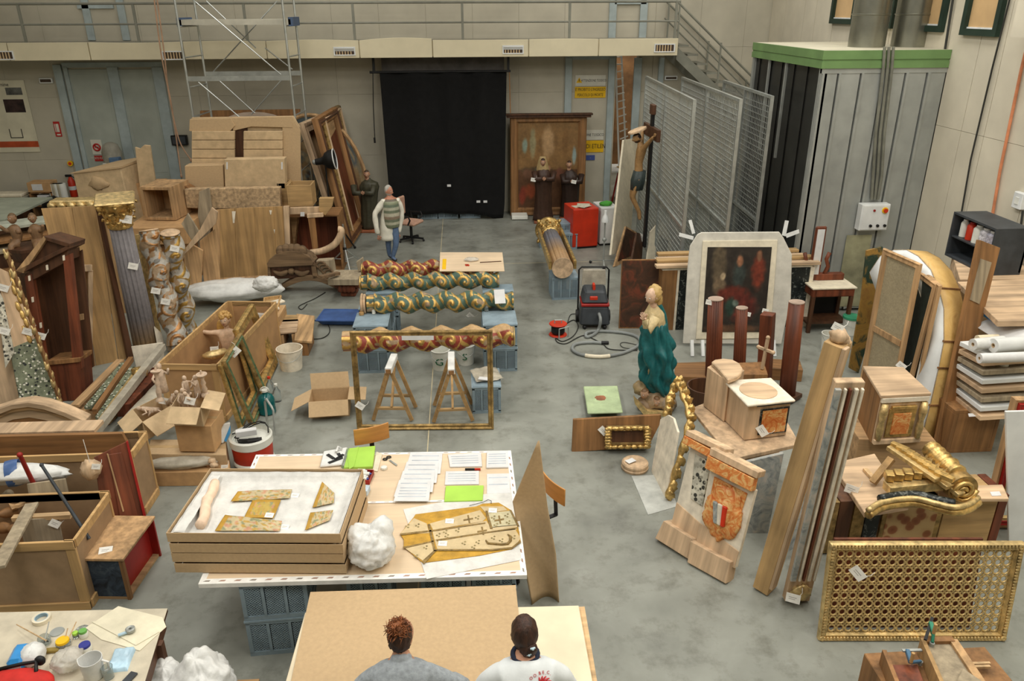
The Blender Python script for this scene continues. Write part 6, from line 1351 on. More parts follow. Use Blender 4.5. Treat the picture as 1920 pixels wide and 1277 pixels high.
Ph=Plane(P(-30,790),P(48,775),14);board(Ph,((-40,560),(2,560),(50,760),(-30,775)),.04,'pale_leaning_board',wood_pale,'pale bare board leaning at left picture edge','board')
Ph2=Plane(P(0,800),P(60,780),12);board(Ph2,((-10,535),(4,560),(25,660),(8,690)),.02,'stone_strip',white_chip,'narrow speckled strip behind the pale leaning board','board',y0=-.06)
for(x,y,z,lab)in((8,621,1.5,'white tag on the speckled strip at left edge'),(52,622,1.45,'white tag at the top of green stone painting'),(76,630,1.4,'white tag on narrow gilded leaf moulding'),(6,540,2.1,'white tag at the top of leaning board at left edge')):tag(0,P(x,y,z),lab,.13,30)
yt=P(150,752).y;Pt=Plane(P(78,752),P(158,748),8)
tk=root('dark_tabernacle','dark carved tabernacle with triangular pediment and open niche','tabernacle',Pt.M)
def tb_(px,y0,t,nm,m_,parent=None):return obj(MB().prism(Pt.uvs(px),y0,y0+t),nm,m_,parent or tk,bev=.004)
tb_(((40,505),(90,443),(136,457),(128,470),(62,510)),-.02,.3,'pediment_field',wood_dark);tb_(((36,506),(88,441),(94,445),(50,510)),-.1,.5,'left_raking_cornice',wood_old);tb_(((88,441),(138,455),(136,463),(92,449)),-.1,.5,'right_raking_cornice',wood_dark);tb_(((36,505),(136,457),(137,464),(40,514)),-.1,.5,'base_cornice',wood_dark)
tb_(((48,514),(128,470),(130,488),(54,530)),-.03,.4,'frieze',wood_dark);tb_(((48,518),(62,512),(92,700),(78,750)),-.04,.1,'left_post',wood_red);tb_(((120,482),(134,475),(156,690),(140,700)),-.04,.1,'right_post',wood_red)
tb_(((46,520),(134,475),(158,700),(78,750)),.35,.03,'niche_back',wood_dark);tb_(((46,520),(52,518),(84,745),(78,750)),.0,.36,'left_side',wood_dark);tb_(((95,676),(152,672),(158,748),(90,752)),-.05,.4,'base_box',wood_red);tb_(((92,674),(154,668),(154,676),(93,682)),-.09,.45,'base_top',wood_mid)
for k in range(3):tb_(((100+k*13,520+k*40),(112+k*13,518+k*40),(113+k*13,530+k*40),(101+k*13,532+k*40)),.34,.01,'carved_panel',wood_old)
for(px,py)in((58,520),(91,500),(122,482),(64,560),(79,608)):tb_(((px-2,py-4),(px+2,py-5),(px+3,py+5),(px-1,py+6)),-.06,.02,'pale_inlay',gesso)
Pr=Plane(P(133,700),P(172,690),6);tr_=root('triple_post','three joined pale wooden posts leaning by the tabernacle','wood frame',Pr.M)
for k,(x0,x1,yb)in enumerate(((131,141,668),(147,158,700),(165,173,725))):obj(MB().prism(Pr.uvs(((x0,506),(x0+9,506),(x1,yb),(x0+1,yb))),-.02,.06),'post',wood_pale,tr_,bev=.004)
obj(MB().prism(Pr.uvs(((130,498),(172,496),(172,508),(130,510))),-.04,.04),'head_bar',wood_pale,tr_,bev=.004);obj(MB().prism(Pr.uvs(((151,478),(154,478),(155,500),(151,500))),-.02,.02),'spike',wood_pale,tr_)
Pw=Plane(P(160,690),P(247,672),9);bw=root('plank_board','large honey brown panel of three planks leaning behind the tabernacle','panel',Pw.M)
for k,px in enumerate((((77,391),(134,388),(180,690),(160,690)),((135,388),(178,386),(222,678),(181,690)),((179,382),(190,382),(248,670),(223,678)))):obj(MB().prism(Pw.uvs(px),.004*k,.05),'plank',wood_gold,bw,bev=.004)
A,B=P(276,655,.02),P(226,425,2.2);fc=root('fluted_column','grey fluted column with gilded capital leaning upright at left','column',axisM(A,B));L=(B-A).length
obj(MB().lathe([(.19,0),(.2,.04),(.19,L*.3),(.165,L)],160,None,lambda p:(158,122,66)if p.z<.33 else(128,123,124),lambda t,i:1-.1*max(0,cos(t*16))),'fluted_shaft',paintm,fc,smooth=2)
cap=MB().lathe([(.165,L),(.19,L+.02),(.16,L+.05),(.19,L+.25),(.26,L+.4),(.27,L+.43),(0,L+.43)],28)
for row,(n_,z,rr,sz)in enumerate(((8,.12,.2,.08),(8,.26,.235,.085),(8,.38,.27,.06))):
 for k in range(n_):t=2*pi*(k+.5*(row%2))/n_;acanthus(cap,t,L+.02+row*.1,L+z+.04,.165+.015*row,rr+.03,.62-.1*row)
for k in range(4):
 t=pi/4+k*pi/2;cap.tube([((.2+.14*q)*cos(t),(.2+.14*q)*sin(t),L+.3+.12*sin(q*pi*.5))for q in(0,.4,.8,1)]+[(.31*cos(t),.31*sin(t),L+.36),(.27*cos(t),.27*sin(t),L+.38)],.03,8)
obj(cap,'capital',gilt,fc,smooth=2);obj(MB().box(-.28,.28,-.28,.28,L+.43,L+.47),'abacus',giltp,fc,bev=.02)
tag(0,P(236,411,2.3),'white tag on gilded capital of the fluted column',.17,15)
Pz=Plane(P(292,648),P(312,640),8);board(Pz,((256,440),(264,438),(306,640),(296,648)),.05,'gilt_edged_pilaster',giltp,'narrow gilt edged pilaster between fluted and twisted columns','pilaster')
board(Plane(P(242,680),P(262,672),8),((186,392),(192,390),(254,668),(244,676)),.06,'gap_shade_strip',wood_dark,'dark strip painted as the shaded gap left of the fluted column','moulding',y0=.04)  # dark strip standing in for the shade between plank panel and column
obj(MB().prism([(0,0),(.42,0),(.44,.4),(-.02,.4)],0,.02),'white_slab',gesso,M=Plane(P(257,695),P(293,690),10).M,label='pale stone slab leaning at foot of the fluted column',cat='slab',bev=.003)
board(Plane(P(296,668),P(312,655),6),((290,612),(304,625),(310,655),(300,668)),.02,'white_slab',gesso,'narrow pale slab leaning right of the first slab','slab')
for k,(pa,za,pb,zb_,lab)in enumerate((((334,655),.0,(279,434),1.95,'white and gold twisted column, left of two, worn to bare wood'),((352,625),.0,(319,438),1.9,'white and gold twisted column, right of two, brighter gilding'))):
 A,B=P(*pa,za+.02),P(*pb,zb_);r,L=scroll_column(A,B,.155,3.4,(196,190,178),'twisted_column',lab,3+k*4,flat0=.1,amp=.24,goldc=(206,166,90)if k else(190,140,90),group='white and gold twisted columns',pale=.38 if k==0 else .15)
 disc(r,.155,L,L+.03,wood_pale,'end_disc')
for(x,y,z,lab)in((302,536,1.05,'large white tag on left white and gold twisted column'),(320,556,.9,'small white tag low on the left white gold column'),(337,458,1.75,'white tag at the top of right white gold column'),(261,490,1.7,'white tag on the gilt edged pilaster')):tag(0,P(x,y,z)-V((0,.25,0)),lab,.14,20)
# left background
YW=YB-.03
def wall_rect(px0,px1,yy=YW):a,b=PY(*px0,yy),PY(*px1,yy);return a.x,b.x,b.z,a.z
xa=PY(52,200,YW).x-2.2;x1=PY(60,215,YW).x;z1,z0=PY(40,150,YW).z,PY(40,285,YW).z;Wp,Hp=x1-xa,z1-z0
po=root('exhibition_poster','large white poster with orange stripe on the far left wall','poster',(xa,YW,z0))
obj(MB().box(0,Wp,-.02,0,0,Hp),'poster_board',mk('poster_white',(214,208,184),var=.02,bump=0),po)
def pp(x0,x1,y0,y1,m_,nm,d=.003):return obj(MB().box(x0,x1,-.02-d,-.02,y0*Hp,y1*Hp),nm,m_,po)
pp(0,Wp,.07,.155,mk('poster_orange',(176,76,40),bump=0),'orange_stripe')
pdk=mk('poster_photo_dark',(48,34,32),var=.5,sc=6,bump=0);pgr=mk('poster_photo_grey',(92,92,88),var=.3,sc=6,bump=0)
pp(Wp-.5,Wp-.1,.8,.9,pgr,'photo');pp(Wp-.62,Wp-.12,.56,.74,pdk,'photo');pp(Wp-1.35,Wp-.78,.56,.76,pdk,'photo');pp(Wp-1.28,Wp-.84,.585,.735,mk('poster_cream',(190,182,150),bump=0),'photo_mount',.005);pp(Wp-1.2,Wp-.95,.61,.68,pdk,'photo',.007)
for q in((Wp-.66,Wp-.64,.2,.33),(Wp-.36,Wp-.34,.2,.33),(Wp-.66,Wp-.34,.2,.212)):pp(*q,ink,'line_drawing')
text('ns del Carmine',.13,ink,po,TR((Wp-.75,-.0245,Hp*.94)),sx=.9)
x0,x1,z0,z1=wall_rect((99,228),(117,256));fs=root('fire_sign','red fire extinguisher sign on the wall beside the poster','sign',((x0+x1)/2,YW,z0));w=(x1-x0)/2
obj(MB().box(-w,w,-.01,0,0,z1-z0),'plate',signr,fs);obj(MB().box(-w*.3,w*.6,-.013,-.01,(z1-z0)*.3,(z1-z0)*.85),'pictogram',signw,fs);obj(MB().box(-w*.75,-w*.5,-.013,-.01,(z1-z0)*.3,(z1-z0)*.85).box(-w*.5,w*.7,-.013,-.01,(z1-z0)*.08,(z1-z0)*.18),'lettering',signw,fs)
x0,x1,z0,z1=wall_rect((169,262),(197,300),YB-.07);ns=root('no_smoking_sign','no smoking sign on the left door with red caption','sign',((x0+x1)/2,YB-.07,z0));w=(x1-x0)/2;h=z1-z0
obj(MB().box(-w,w,-.01,0,h*.28,h),'plate',signw,ns);obj(MB().box(-w*.9,w*.9,-.01,0,-h*.05,h*.22),'caption_plate',signr,ns)
obj(MB().tube([(w*.62*cos(t),-.014,h*.63+w*.62*sin(t))for t in[2*pi*k/24 for k in range(24)]],.022,6,True).bar((-w*.42,-.014,h*.63+w*.42),(w*.42,-.014,h*.63-w*.42),.035,.01,up=(0,1,0)),'prohibition_ring',signr,ns);obj(MB().box(-w*.35,w*.3,-.013,-.01,h*.6,h*.66),'cigarette',ink,ns);text('VIETATO FUMARE',h*.16,signw,ns,TR((0,-.0125,h*.09)),sx=.62)
def wallbox(px0,px1,d,name,label,cat,mat,face=None):
 x0,x1,z0,z1=wall_rect(px0,px1);r=root(name,label,cat,((x0+x1)/2,YW-.0,(z0+z1)/2));w,h=(x1-x0)/2,(z1-z0)/2
 obj(MB().box(-w,w,-d,0,-h,h),'housing',mat,r,bev=.008);obj(MB().box(-w+.03,w-.03,-d-.006,-d,-h+.03,h-.03),'front_plate',face or mat,r);return r
wallbox((74,146),(101,156),.06,'exit_light','dark emergency light in pale casing above the fire sign','light',whitem,slat)
wallbox((322,253),(354,271),.12,'wall_speaker','black wall mounted unit left of the scaffold','speaker',dark,darkgrey)
wallbox((1246,142),(1269,150),.05,'exit_light','dark emergency light between stairs and doorway post','light',whitem,slat)
c=PY(133,306,YW);r=root('yellow_call_point','small round yellow fitting on the wall beside the left door post','call point',c);obj(MB().cyl((0,0,0),(0,-.06,0),.07),'ring',yellowm,r,smooth=True);obj(MB().cyl((0,-.06,0),(0,-.07,0),.04),'button',redm,r,smooth=True)
def sign(px0,px1,lines,plate,label,tri=False,sz=.12,sx=.7,m_=ink):
 x0,x1,z0,z1=wall_rect(px0,px1);w,h=(x1-x0)/2,z1-z0;r=root('warning_sign',label,'sign',((x0+x1)/2,YW,z0));obj(MB().box(-w,w,-.012,0,0,h),'plate',plate,r)
 if tri:
  obj(MB().prism([(-w*.95,h*.3),(-w*.55,h*.3),(-w*.75,h*.8)],-.016,-.012),'triangle',yellowm,r);obj(MB().box(-w*.77,-w*.73,-.018,-.016,h*.42,h*.65),'triangle_mark',ink,r)
 for k,(s,dx)in enumerate(lines):text(s,sz,m_,r,TR((dx*w,-.0145,h*(1-(k+.5)/len(lines)))),sx=sx)
 return r
sign((1079,141),(1135,161),[('ATTENZIONE TOSSICO',.22)],signw,'white warning sign above the yellow one on wall right of painting',True,.09,.72)
sign((1078,163),(1135,183),[("E' PROIBITO L'INGRESSO",0),('PERICOLO DI MORTE',0)],yellowm,'upper yellow warning sign on the wall right of painting',sz=.105,sx=.7)
sign((1076,244),(1131,262),[('ATTENZIONE TOSSICO',0)],signw,'lower white warning sign partly behind the tall painting',sz=.1,sx=.8)
sign((1072,264),(1131,285),[('OSSIDO DI ETILENE',.05)],yellowm,'lower yellow warning sign partly behind the tall painting',sz=.17,sx=.72)
sign((1099,291),(1115,300),[('--',0)],signb,'small blue sign under the lower yellow warning sign',sz=.06,m_=signw)
c=PY(136,352,YW-.15);r=root('fire_extinguisher','red fire extinguisher hung on the far left wall','extinguisher',(c.x,YW-.15,c.z-.25))
obj(MB().lathe([(.07,0),(.09,.02),(.09,.42),(.05,.5),(.03,.54),(0,.54)],20),'cylinder',redm,r,smooth=True);obj(MB().box(-.12,.04,-.03,.03,.54,.6),'valve',dark,r,bev=.01);obj(MB().tube([(.03,0,.56),(.13,0,.5),(.12,0,.1)],.014,6),'hose_tube',dark,r);obj(MB().lathe([(.0915,.2),(.0915,.3)],20,cap=False),'white_band',whitem,r);obj(MB().box(-.03,.03,.08,.15,.3,.4),'wall_bracket',dark,r)
rope=mk('pale_rope',(188,152,124),rough=.8,bump=.1)
for k,px in enumerate((((287,-20),(302,100),(322,200),(340,330)),((292,-20),(308,100),(316,170),(335,260),(358,300)))):
 r=root('hanging_rope',('left','right')[k]+' thin rope hanging in front of the gallery fascia','rope',None,'thin hanging ropes');obj(MB().tube(smooth_pts([V(PY(x,y,19.7))for x,y in px],5),.016,6),'rope_line',rope,r);c=PY(*px[-1],19.7);obj(MB().ball(c,(.03,.03,.05),8),'knot',rope,r,smooth=True)
sc=root('scaffold_tower','aluminium scaffold tower standing behind the cardboard pieces','scaffold');YA,YC=18.3,19.3
def vx(px,py,y):return PY(px,py,y)
legs=[(330,360,YA),(531,551,YA),(367,394,YC),(553,571,YC)];LG=[]
for(pa,pb,y)in legs:
 a,b=PY(pa,0,y),PY(pb,222,y);x=(a.x+b.x)/2;LG.append((x,y));obj(MB().tube([(x,y,.0),(x,y,6.2)],.026,8),'standard',alu,sc,smooth=True)
for s in(0,1):
 for k in range(9):z=.6+k*.62;obj(MB().tube([(LG[s][0],YA,z),(LG[s+2][0],YC,z)],.017,6),'rung',alu,sc)
for(i,j,py)in((0,1,147),(2,3,138)):z=PY(450,py,LG[i][1]).z;obj(MB().box(LG[i][0],LG[j][0],LG[i][1]-.02,LG[i][1]+.02,z-.05,z+.05),'toe_board',alu,sc)
z=PY(450,40,YC).z;obj(MB().box(LG[2][0]-.15,LG[3][0]+.05,YA+.15,YC-.1,z-.06,z+.05),'platform',mk('platform_grey',(190,186,170),var=.05),sc)
for x in(LG[2][0]-.18,LG[3][0]):obj(MB().box(x,x+.1,YA+.15,YC-.08,z-.09,z+.09),'blue_clip',mk('clip_blue_%d'%int(x*10),(74,92,120),bump=0),sc)
for a,b,y in(((366,3),(527,140),YA),((372,154),(452,222),YA),((395,140),(520,2),YC),((497,90),(548,130),YC),((471,215),(528,150),YC),((410,150),(478,212),YC),((387,2),(480,90),YC)):obj(MB().tube([PY(*a,y),PY(*b,y)],.014,6),'brace',alu,sc)
obj(MB().prism([VPl(20.4).uv(*p)for p in((375,208),(562,205),(566,460),(375,470))],0,.08),'brown_board',wood_mid,M=VPl(20.4).M,label='brown board behind everything at the foot of scaffold',cat='board')
Pu=VPl(20.2);ar=[Pu.uv(475+62*cos(t),235-25*sin(t))for t in[pi*k/10 for k in range(11)]];obj(MB().prism(ar+[(Pu.uv(413,400)[0],0),(Pu.uv(537,400)[0],0)],0,.05),'arched_board',mk('pale_pink_panel',(196,176,158),var=.05),M=Pu.M,label='pale arched panel peeking over the large cardboard sheets',cat='panel')
Y5=17.4
lc=root('large_cardboard','large tall cardboard wrapping with torn folded top','cardboard',VPl(Y5).M)
def lcp(px,y0,t,nm,m_=card2):return obj(MB().prism(VPl(Y5).uvs(px),y0,y0+t),nm,m_,lc,bev=.004)
lcp(((356,222),(548,219),(560,240),(564,430),(362,430)),.12,.06,'back_sheet');lcp(((355,224),(432,222),(440,236),(430,247),(392,250),(354,246)),.02,.08,'torn_fold',card);lcp(((432,222),(545,219),(548,240),(470,238),(436,246)),.05,.06,'torn_fold',card)
lcp(((528,232),(548,221),(562,246),(563,350),(532,350)),.06,.05,'side_fold',card)
dkb=lcp(((438,240),(462,240),(462,300),(438,300)),.1,.015,'dark_gap',wood_dark)
lw=root('corrugated_cardboard','left ribbed cardboard panel below the torn fold','cardboard',VPl(Y5).M,'ribbed cardboard panels');rw_=root('corrugated_cardboard','right ribbed cardboard panel below the torn fold','cardboard',VPl(Y5).M,'ribbed cardboard panels')
for r,x0,x1 in((lw,360,440),(rw_,457,530)):
 for k in range(5):y0=246+k*17;obj(MB().prism(VPl(Y5).uvs(((x0,y0),(x1,y0),(x1,y0+16),(x0,y0+16))),-.02-.006*(k%2),.06),'ribbed_strip',card2,r,bev=.006)
slab(17.0,((420,299),(533,297),(535,354),(422,356)),.25,'carton',card2,'pale square carton with white tape at its corners','box',bev=.01)
for(x,lab)in((424,'left'),(527,'right')):slab(16.99,((x,304),(x+3,304),(x+3,318),(x,318)),.008,'tape_strip',paper,lab+' white tape strip on the pale square carton','tape')
slab(17.05,((346,311),(418,309),(420,353),(348,354)),.3,'carton',card,'lower pale carton left of the taped square carton','box',bev=.01)
slab(16.6,((345,355),(524,352),(526,388),(400,392),(350,390)),.2,'rough_beam',mk('rough_pale_timber',(176,150,116),var=.22,sc=14,rough=.9,bump=.4),'long rough pale timber beam over the plank panel','beam',bev=.01)
bo_=slab(16.9,((345,388),(560,386),(560,600),(345,600)),.5,'support_case',wood_oldx,'large old case under the rough timber beam','case',z0=0)
Pp2=Plane(P(400,524),P(548,516),3);pn2=root('planked_door','planked wooden panel with chalky paint marks at centre left','panel',Pp2 .M)
for k,px in enumerate((((398,394),(412,393),(414,520),(402,524)),((412,393),(440,391),(443,521),(414,523)),((440,391),(477,389),(483,519),(443,521)),((477,389),(512,388),(520,517),(483,519)),((512,388),(530,387),(540,516),(520,517)))):obj(MB().prism(Pp2 .uvs(px),-.012*(k%2)+.004*k,.04),'plank',wood_gold if k else wood_old,pn2,bev=.003)
obj(MB().prism(Pp2 .uvs(((531,387),(542,386),(546,516),(538,517))),-.03,.05),'edge_batten',wood_pale,pn2,bev=.003)
for px in((435,396,7,22),(505,394,5,8),(513,430,3,8)):obj(MB().prism(Pp2 .uvs(((px[0],px[1]),(px[0]+px[2],px[1]),(px[0]+px[2]*.7,px[1]+px[3]),(px[0]+2,px[1]+px[3]))),-.016,-.012),'paint_mark',gesso,pn2)
along((395,530),(520,522),.06,.2,.12,'floor_plank',wood_oldx,'old plank lying at the foot of planked panel','plank')
def obox(M,w,d,h,name,label,mat,open_face='front',t=.03,cat='box',inner=None):
 r=root(name,label,cat,M)
 for nm,q in(('bottom_board',(0,w,0,d,0,t)),('top_board',(0,w,0,d,h-t,h)),('side_board',(0,t,0,d,t,h-t)),('side_board',(w-t,w,0,d,t,h-t)),('back_board',(t,w-t,d-t,d,t,h-t)),('front_board',(t,w-t,0,t,t,h-t))):
  if(open_face=='front' and nm=='front_board')or(open_face=='top' and nm=='top_board'):continue
  obj(MB().box(*q),nm,inner if(inner and nm=='back_board')else mat,r,bev=.004)
 return r
a,b=PY(541,388,16.6),PY(587,388,16.6);zz=PY(560,345,16.6).z
obox(TR((a.x,16.6,a.z)),b.x-a.x,.5,zz-a.z,'pine_box','small pine box on top right of the planked panel',wood_goldx,'top')
a,b=PY(524,388,17.0),PY(545,388,17.0);zz=PY(535,341,17.0).z;obox(TR((a.x,17.0,a.z)),b.x-a.x,.4,zz-a.z,'narrow_box','narrow honey wood box left of the small pine box',wood_goldx,'top')
obox(TR((P(548,505).x,16.5,0),0),1.15,.7,1.25,'open_cabinet','open wooden cabinet carcass right of the planked panel',wood_midx,'front',.04,'cabinet',wood_red)
Pm3=VPl(16.4);slab(16.42,((543,390),(612,388),(614,400),(543,402)),.08,'cabinet_rail',wood_pale,'pale rail with white note along the cabinet top','rail');slab(16.4,((563,398),(571,398),(571,406),(563,406)),.01,'white_note',paper,'small white note hanging on the pale cabinet rail','note')
slab(16.3,((577,408),(590,406),(596,465),(586,468)),.06,'loose_post',wood_mid,'short loose post standing in the open cabinet','post');slab(16.28,((575,402),(605,400),(606,407),(576,409)),.08,'small_shelf',wood_pale,'small pale shelf piece above the loose post','shelf')
c=P(610,466,.25);obj(MB().ball((0,0,0),(.3,.22,.16),26,None,None,lambda d:1+.3*cnoise(d*3)+.12*cnoise(d*8)),'carved_ornament',wood_goldx,M=TR(c,20),label='carved honey wood ornament lying before the open cabinet',cat='carving',smooth=2)
obj(MB().tube(smooth_pts([V(PY(x,y,16.0))for x,y in((582,474),(605,470),(625,460),(636,446),(640,432),(634,430))],5),.07,8),'curved_trim',wood_pale,label='pale curved trim beside the carved ornament',cat='trim',smooth=2)
slab(16.36,((598,372),(625,372),(622,388),(610,404),(598,396)),.15,'carved_cartouche',wood_goldx,'small carved cartouche above the right end of cabinet','carving')
Pc3=Plane(P(503,548),P(662,548),2);ca3=root('carved_pediment','dark carved wooden pediment with scalloped crest on an arch','pediment',Pc3 .M)
def cpp(px,y0,t,nm,m_=wood_dust,**k):return obj(MB().prism(Pc3 .uvs(px),y0,y0+t),nm,m_,ca3,bev=.006)
top_=[(503,492),(508,484),(520,475),(535,470),(551,468),(568,471),(582,479),(590,489)]
cpp(top_+[(588,495),(505,499)],-.1,.35,'arched_cornice');cpp(((505,499),(588,495),(592,520),(505,524)),.0,.25,'frieze_panel',wood_dark);cpp(((503,498),(507,498),(510,526),(503,530)),-.05,.3,'left_stile');cpp(((584,496),(592,494),(597,520),(588,522)),-.05,.3,'right_stile');cpp(((505,492),(590,488),(591,496),(505,500)),-.07,.1,'shelf_rail')
for k in range(5):u=Pc3 .uv(527+k*10,471-3*(k in(1,2,3)));obj(MB().ball((u[0],0,u[1]),(.1,.1,.12),16),'scallop',wood_dust,ca3,smooth=2)
for s in(-1,1):
 pts=[Pc3 .uv(547+s*(6+k*4.6),507+(6*sin(pi*k/6)))for k in range(7)];obj(MB().tube([(x,-.03,z)for x,z in pts],[.03,.05,.055,.055,.05,.04,.02],8),'garland',wood_dust,ca3,smooth=2)
u=Pc3 .uv(547,508);obj(MB().ball((u[0],-.03,u[1]),(.07,.06,.07),16,None,None,lambda d:1+.3*cnoise(d*4)),'mask',wood_dust,ca3,smooth=2)
ao=[Pc3 .uv(503+157*k/12,552-37*sin(pi*k/12))for k in range(13)];ai=[Pc3 .uv(511+141*k/12,554-29*sin(pi*k/12))for k in range(13)];obj(MB().prism(ao+ai[::-1],-.05,.3),'arch_band',wood_dust,ca3,bev=.006)
cpp(((592,490),(622,488),(626,512),(596,520)),.02,.2,'carved_side',wood_grey)
for k in range(4):u=Pc3 .uv(602+k*5,497+k*5);obj(MB().tube([(u[0]+.09*cos(t),-.01,u[1]+.07*sin(t))for t in[pi*j/6 for j in range(9)]],.022,6),'scroll',wood_dust,ca3,smooth=2)
Pb3=Plane(P(640,555),P(668,555),0);br_=root('carved_bracket','carved capital bracket with slab top at right end of arch','bracket',Pb3 .M);w=Pb3 .W
for k in range(3):obj(MB().box(-.05*k,w+.05*k,-.05-.03*k,.3,.1*k,.1*k+.1),'bracket_step',wood_red,br_,bev=.02)
hz2=Pb3 .uv(655,525)[1];obj(MB().box(-.18,w+.12,-.25,.35,hz2-.03,hz2+.1),'slab_top',wood_grey,br_,bev=.01)
for k in range(4):obj(MB().ball((w*(k+.5)/4,-.12,.2),(.06,.04,.09),12),'carved_leaf',wood_red,br_,smooth=2)
obj(MB().bar(P(600,520,.55),P(635,512,.5),.1,.06),'sloping_rail',wood_dust,label='sloping dark rail between pediment and bracket',cat='rail',bev=.004)
slab(15.0,((668,492),(680,484),(684,505),(672,510)),.1,'small_block',wood_grey,'small greyed block beside the bracket slab','block')
frame_px((634,462),(672,425),None,(561,236),(592,213),.3,.12,'pale wooden frame, first of the tall frames leaning left of lunette',wood_pale,name='tall_picture',canvas_m=wood_old)
frame_px((650,466),(680,420),None,(584,224),(606,210),.26,.14,'brown wooden frame, second of the tall frames left of lunette',wood_mid,wood_dark,name='tall_picture',canvas_m=wood_red)
frame_px((656,452),(682,412),None,(598,216),(613,208),.2,.12,'gilt edged frame, third of the tall frames left of lunette',giltd,wood_pale,name='tall_picture',canvas_m=wood_oldx)
Pl9=VPl(20.4);c0=Pl9 .uv(596,372);lr=root('lunette_painting','round topped faded painting leaning behind the tall frames','painting',Pl9 .M)
Rx,Rz=Pl9 .uv(693,372)[0]-c0[0],Pl9 .uv(596,215)[1]-c0[1]
def lcol(u,v):
 n=cnoise((u*8,v*8,1));n2=cnoise((u*20,v*14,4));c=(130,122,100)
 if n>.15:c=(146,120,84)
 if n<-.2:c=(88,100,104)
 if n2>.25:c=(164,146,110)
 if n2<-.3:c=(82,66,54)
 return c
mb=MB().grid(44,30,lambda u,v:(c0[0]+Rx*(.02+.98*v)*cos(pi*u),-.01,c0[1]+Rz*(.02+.98*v)*sin(pi*u)),(0,.02,0),None,lcol);obj(mb,'canvas',paintm,lr,recalc=True)
mb=MB().grid(20,20,lambda u,v:(c0[0]+Rx*(2*u-1),-.01,c0[1]*v),(0,.02,0),None,lcol);obj(mb,'lower_canvas',paintm,lr,recalc=True)
obj(MB().tube([(c0[0]+Rx*1.0*cos(pi*k/24),0,c0[1]+Rz*1.0*sin(pi*k/24))for k in range(25)],.05,6),'curved_frame',wood_old,lr,smooth=True)
for x in(-Rx,Rx):obj(MB().box(c0[0]+x-.05,c0[0]+x+.05,-.05,.05,0,c0[1]),'side_frame',wood_old,lr)
friar(690,433,[(431,679,703,.07),(405,678,705,.08),(380,677,707,.08),(362,676,708,.06),(350,674,711,.05),(342,677,708,.04),(337,684,697,.02),(334,687,694,0)],(688,326),'dark green brown robed saint statue beside the lunette painting',(80,60,44),(74,72,56),None,(684,358))
def tripod(base,ztop,label,mat,spread=.5,head=None,cat='tripod',name='light_tripod',rz=0):
 c=P(*base);r=root(name,label,cat,TR((c.x,c.y,0),rz));zh=ztop*.45
 obj(MB().cyl((0,0,.15),(0,0,ztop*.55),.028).cyl((0,0,ztop*.5),(0,0,ztop),.018),'pole',mat,r,smooth=True)
 for k in range(3):t=2*pi*k/3+.3;e=(spread*cos(t),spread*sin(t),.03);obj(MB().tube([(0,0,zh),e],.017,8),'leg',mat,r);obj(MB().ball(e,.035,8),'foot',dark,r,smooth=True);obj(MB().tube([(0,0,zh*.45),(spread*.55*cos(t),spread*.55*sin(t),zh*.46)],.01,6),'strut',mat,r)
 obj(MB().ball((0,0,zh),.045,10),'collar',dark,r,smooth=True);return r
r=tripod((626,470),2.05,'black tripod lamp stand with large bell shaped spotlight',dark,.5,cat='lamp',name='spot_lamp');M_=TR((0,0,2.12),0)@MX.Rotation(radians(-100),4,'Y')@MX.Rotation(radians(180),4,'X')
M_=MX.Translation((.02,0,2.12))@MX.Rotation(radians(82),4,'Y')
obj(MB().lathe([(.0,-.24),(.07,-.24),(.08,-.1),(.1,-.05),(.17,.0),(.22,.1),(.225,.2),(.215,.2),(.16,.02),(0,.0)],30,M_),'reflector',dark,r,smooth=True);obj(MB().tube([M_@V((.225*cos(t),.225*sin(t),.2))for t in[2*pi*k/28 for k in range(28)]],.014,6,True),'white_rim',whitem,r,smooth=True);obj(MB().ball(M_@V((0,0,-.26)),.06,10),'bulb_housing',steel,r,smooth=True)
tripod((650,503),1.0,'silver tripod stand in front of the black spotlight stand',alu,.45,rz=30)
for k,(px,m_,lab)in enumerate(((((375,430),(397,389),(408,398),(404,420),(345,478),(347,466)),wood_pale,'slanting pale board over the brown torn sheets'),(((345,480),(362,460),(380,470),(376,545),(350,545)),wood_old,'left brown warped sheet hanging behind the twisted columns'),(((374,452),(402,430),(414,540),(384,545)),wood_old,'right brown warped sheet beside the planked panel'),(((340,420),(352,400),(376,440),(362,455)),wood_grey,'greyed short board behind the twisted columns'))):
 slab(14.6+.12*k,px,.05,'warped_board',m_,lab,'board',z0=.02)
c=P(440,556,.12);obj(MB().ball((0,0,.14),(.95,.4,.2),32,None,None,bfn),'covered_pile',whitebag,M=TR(c,4),label='low pile covered with white plastic behind the cherub crate',cat='covered pile',smooth=2)
c=P(500,545,.4);crumpled(c,.22,.16,.16,'plastic_bag','small crumpled white plastic bag at end of the covered pile',14)
def pallet(px4,z,label,m_=wood_palex,n=4,name='wooden_pallet'):
 p=[P(x,y,z)for x,y in px4];r=root(name,label,'pallet');
 for k in range(n):
  a,b=p[0].lerp(p[3],(k+.04)/n),p[1].lerp(p[2],(k+.04)/n);c_,d=p[1].lerp(p[2],(k+.94)/n),p[0].lerp(p[3],(k+.94)/n)
  obj(MB().zprism([v[:2]for v in(a,b,c_,d)],z-.025,z),'board',m_,r,bev=.003)
 for t in(.05,.5,.92):a,b=p[0].lerp(p[1],t),p[3].lerp(p[2],t);obj(MB().bar((a.x,a.y,z/2-.02),(b.x,b.y,z/2-.02),.09,z-.05),'bearer',wood_old,r)
 return r
pallet(((505,605),(560,602),(556,590),(508,590)),.3,'low pine bench board near the white bucket',wood_goldx,2)
pallet(((495,628),(556,622),(560,598),(505,600)),.3,'wide greyed pallet behind the white bucket',wood_palex,3)
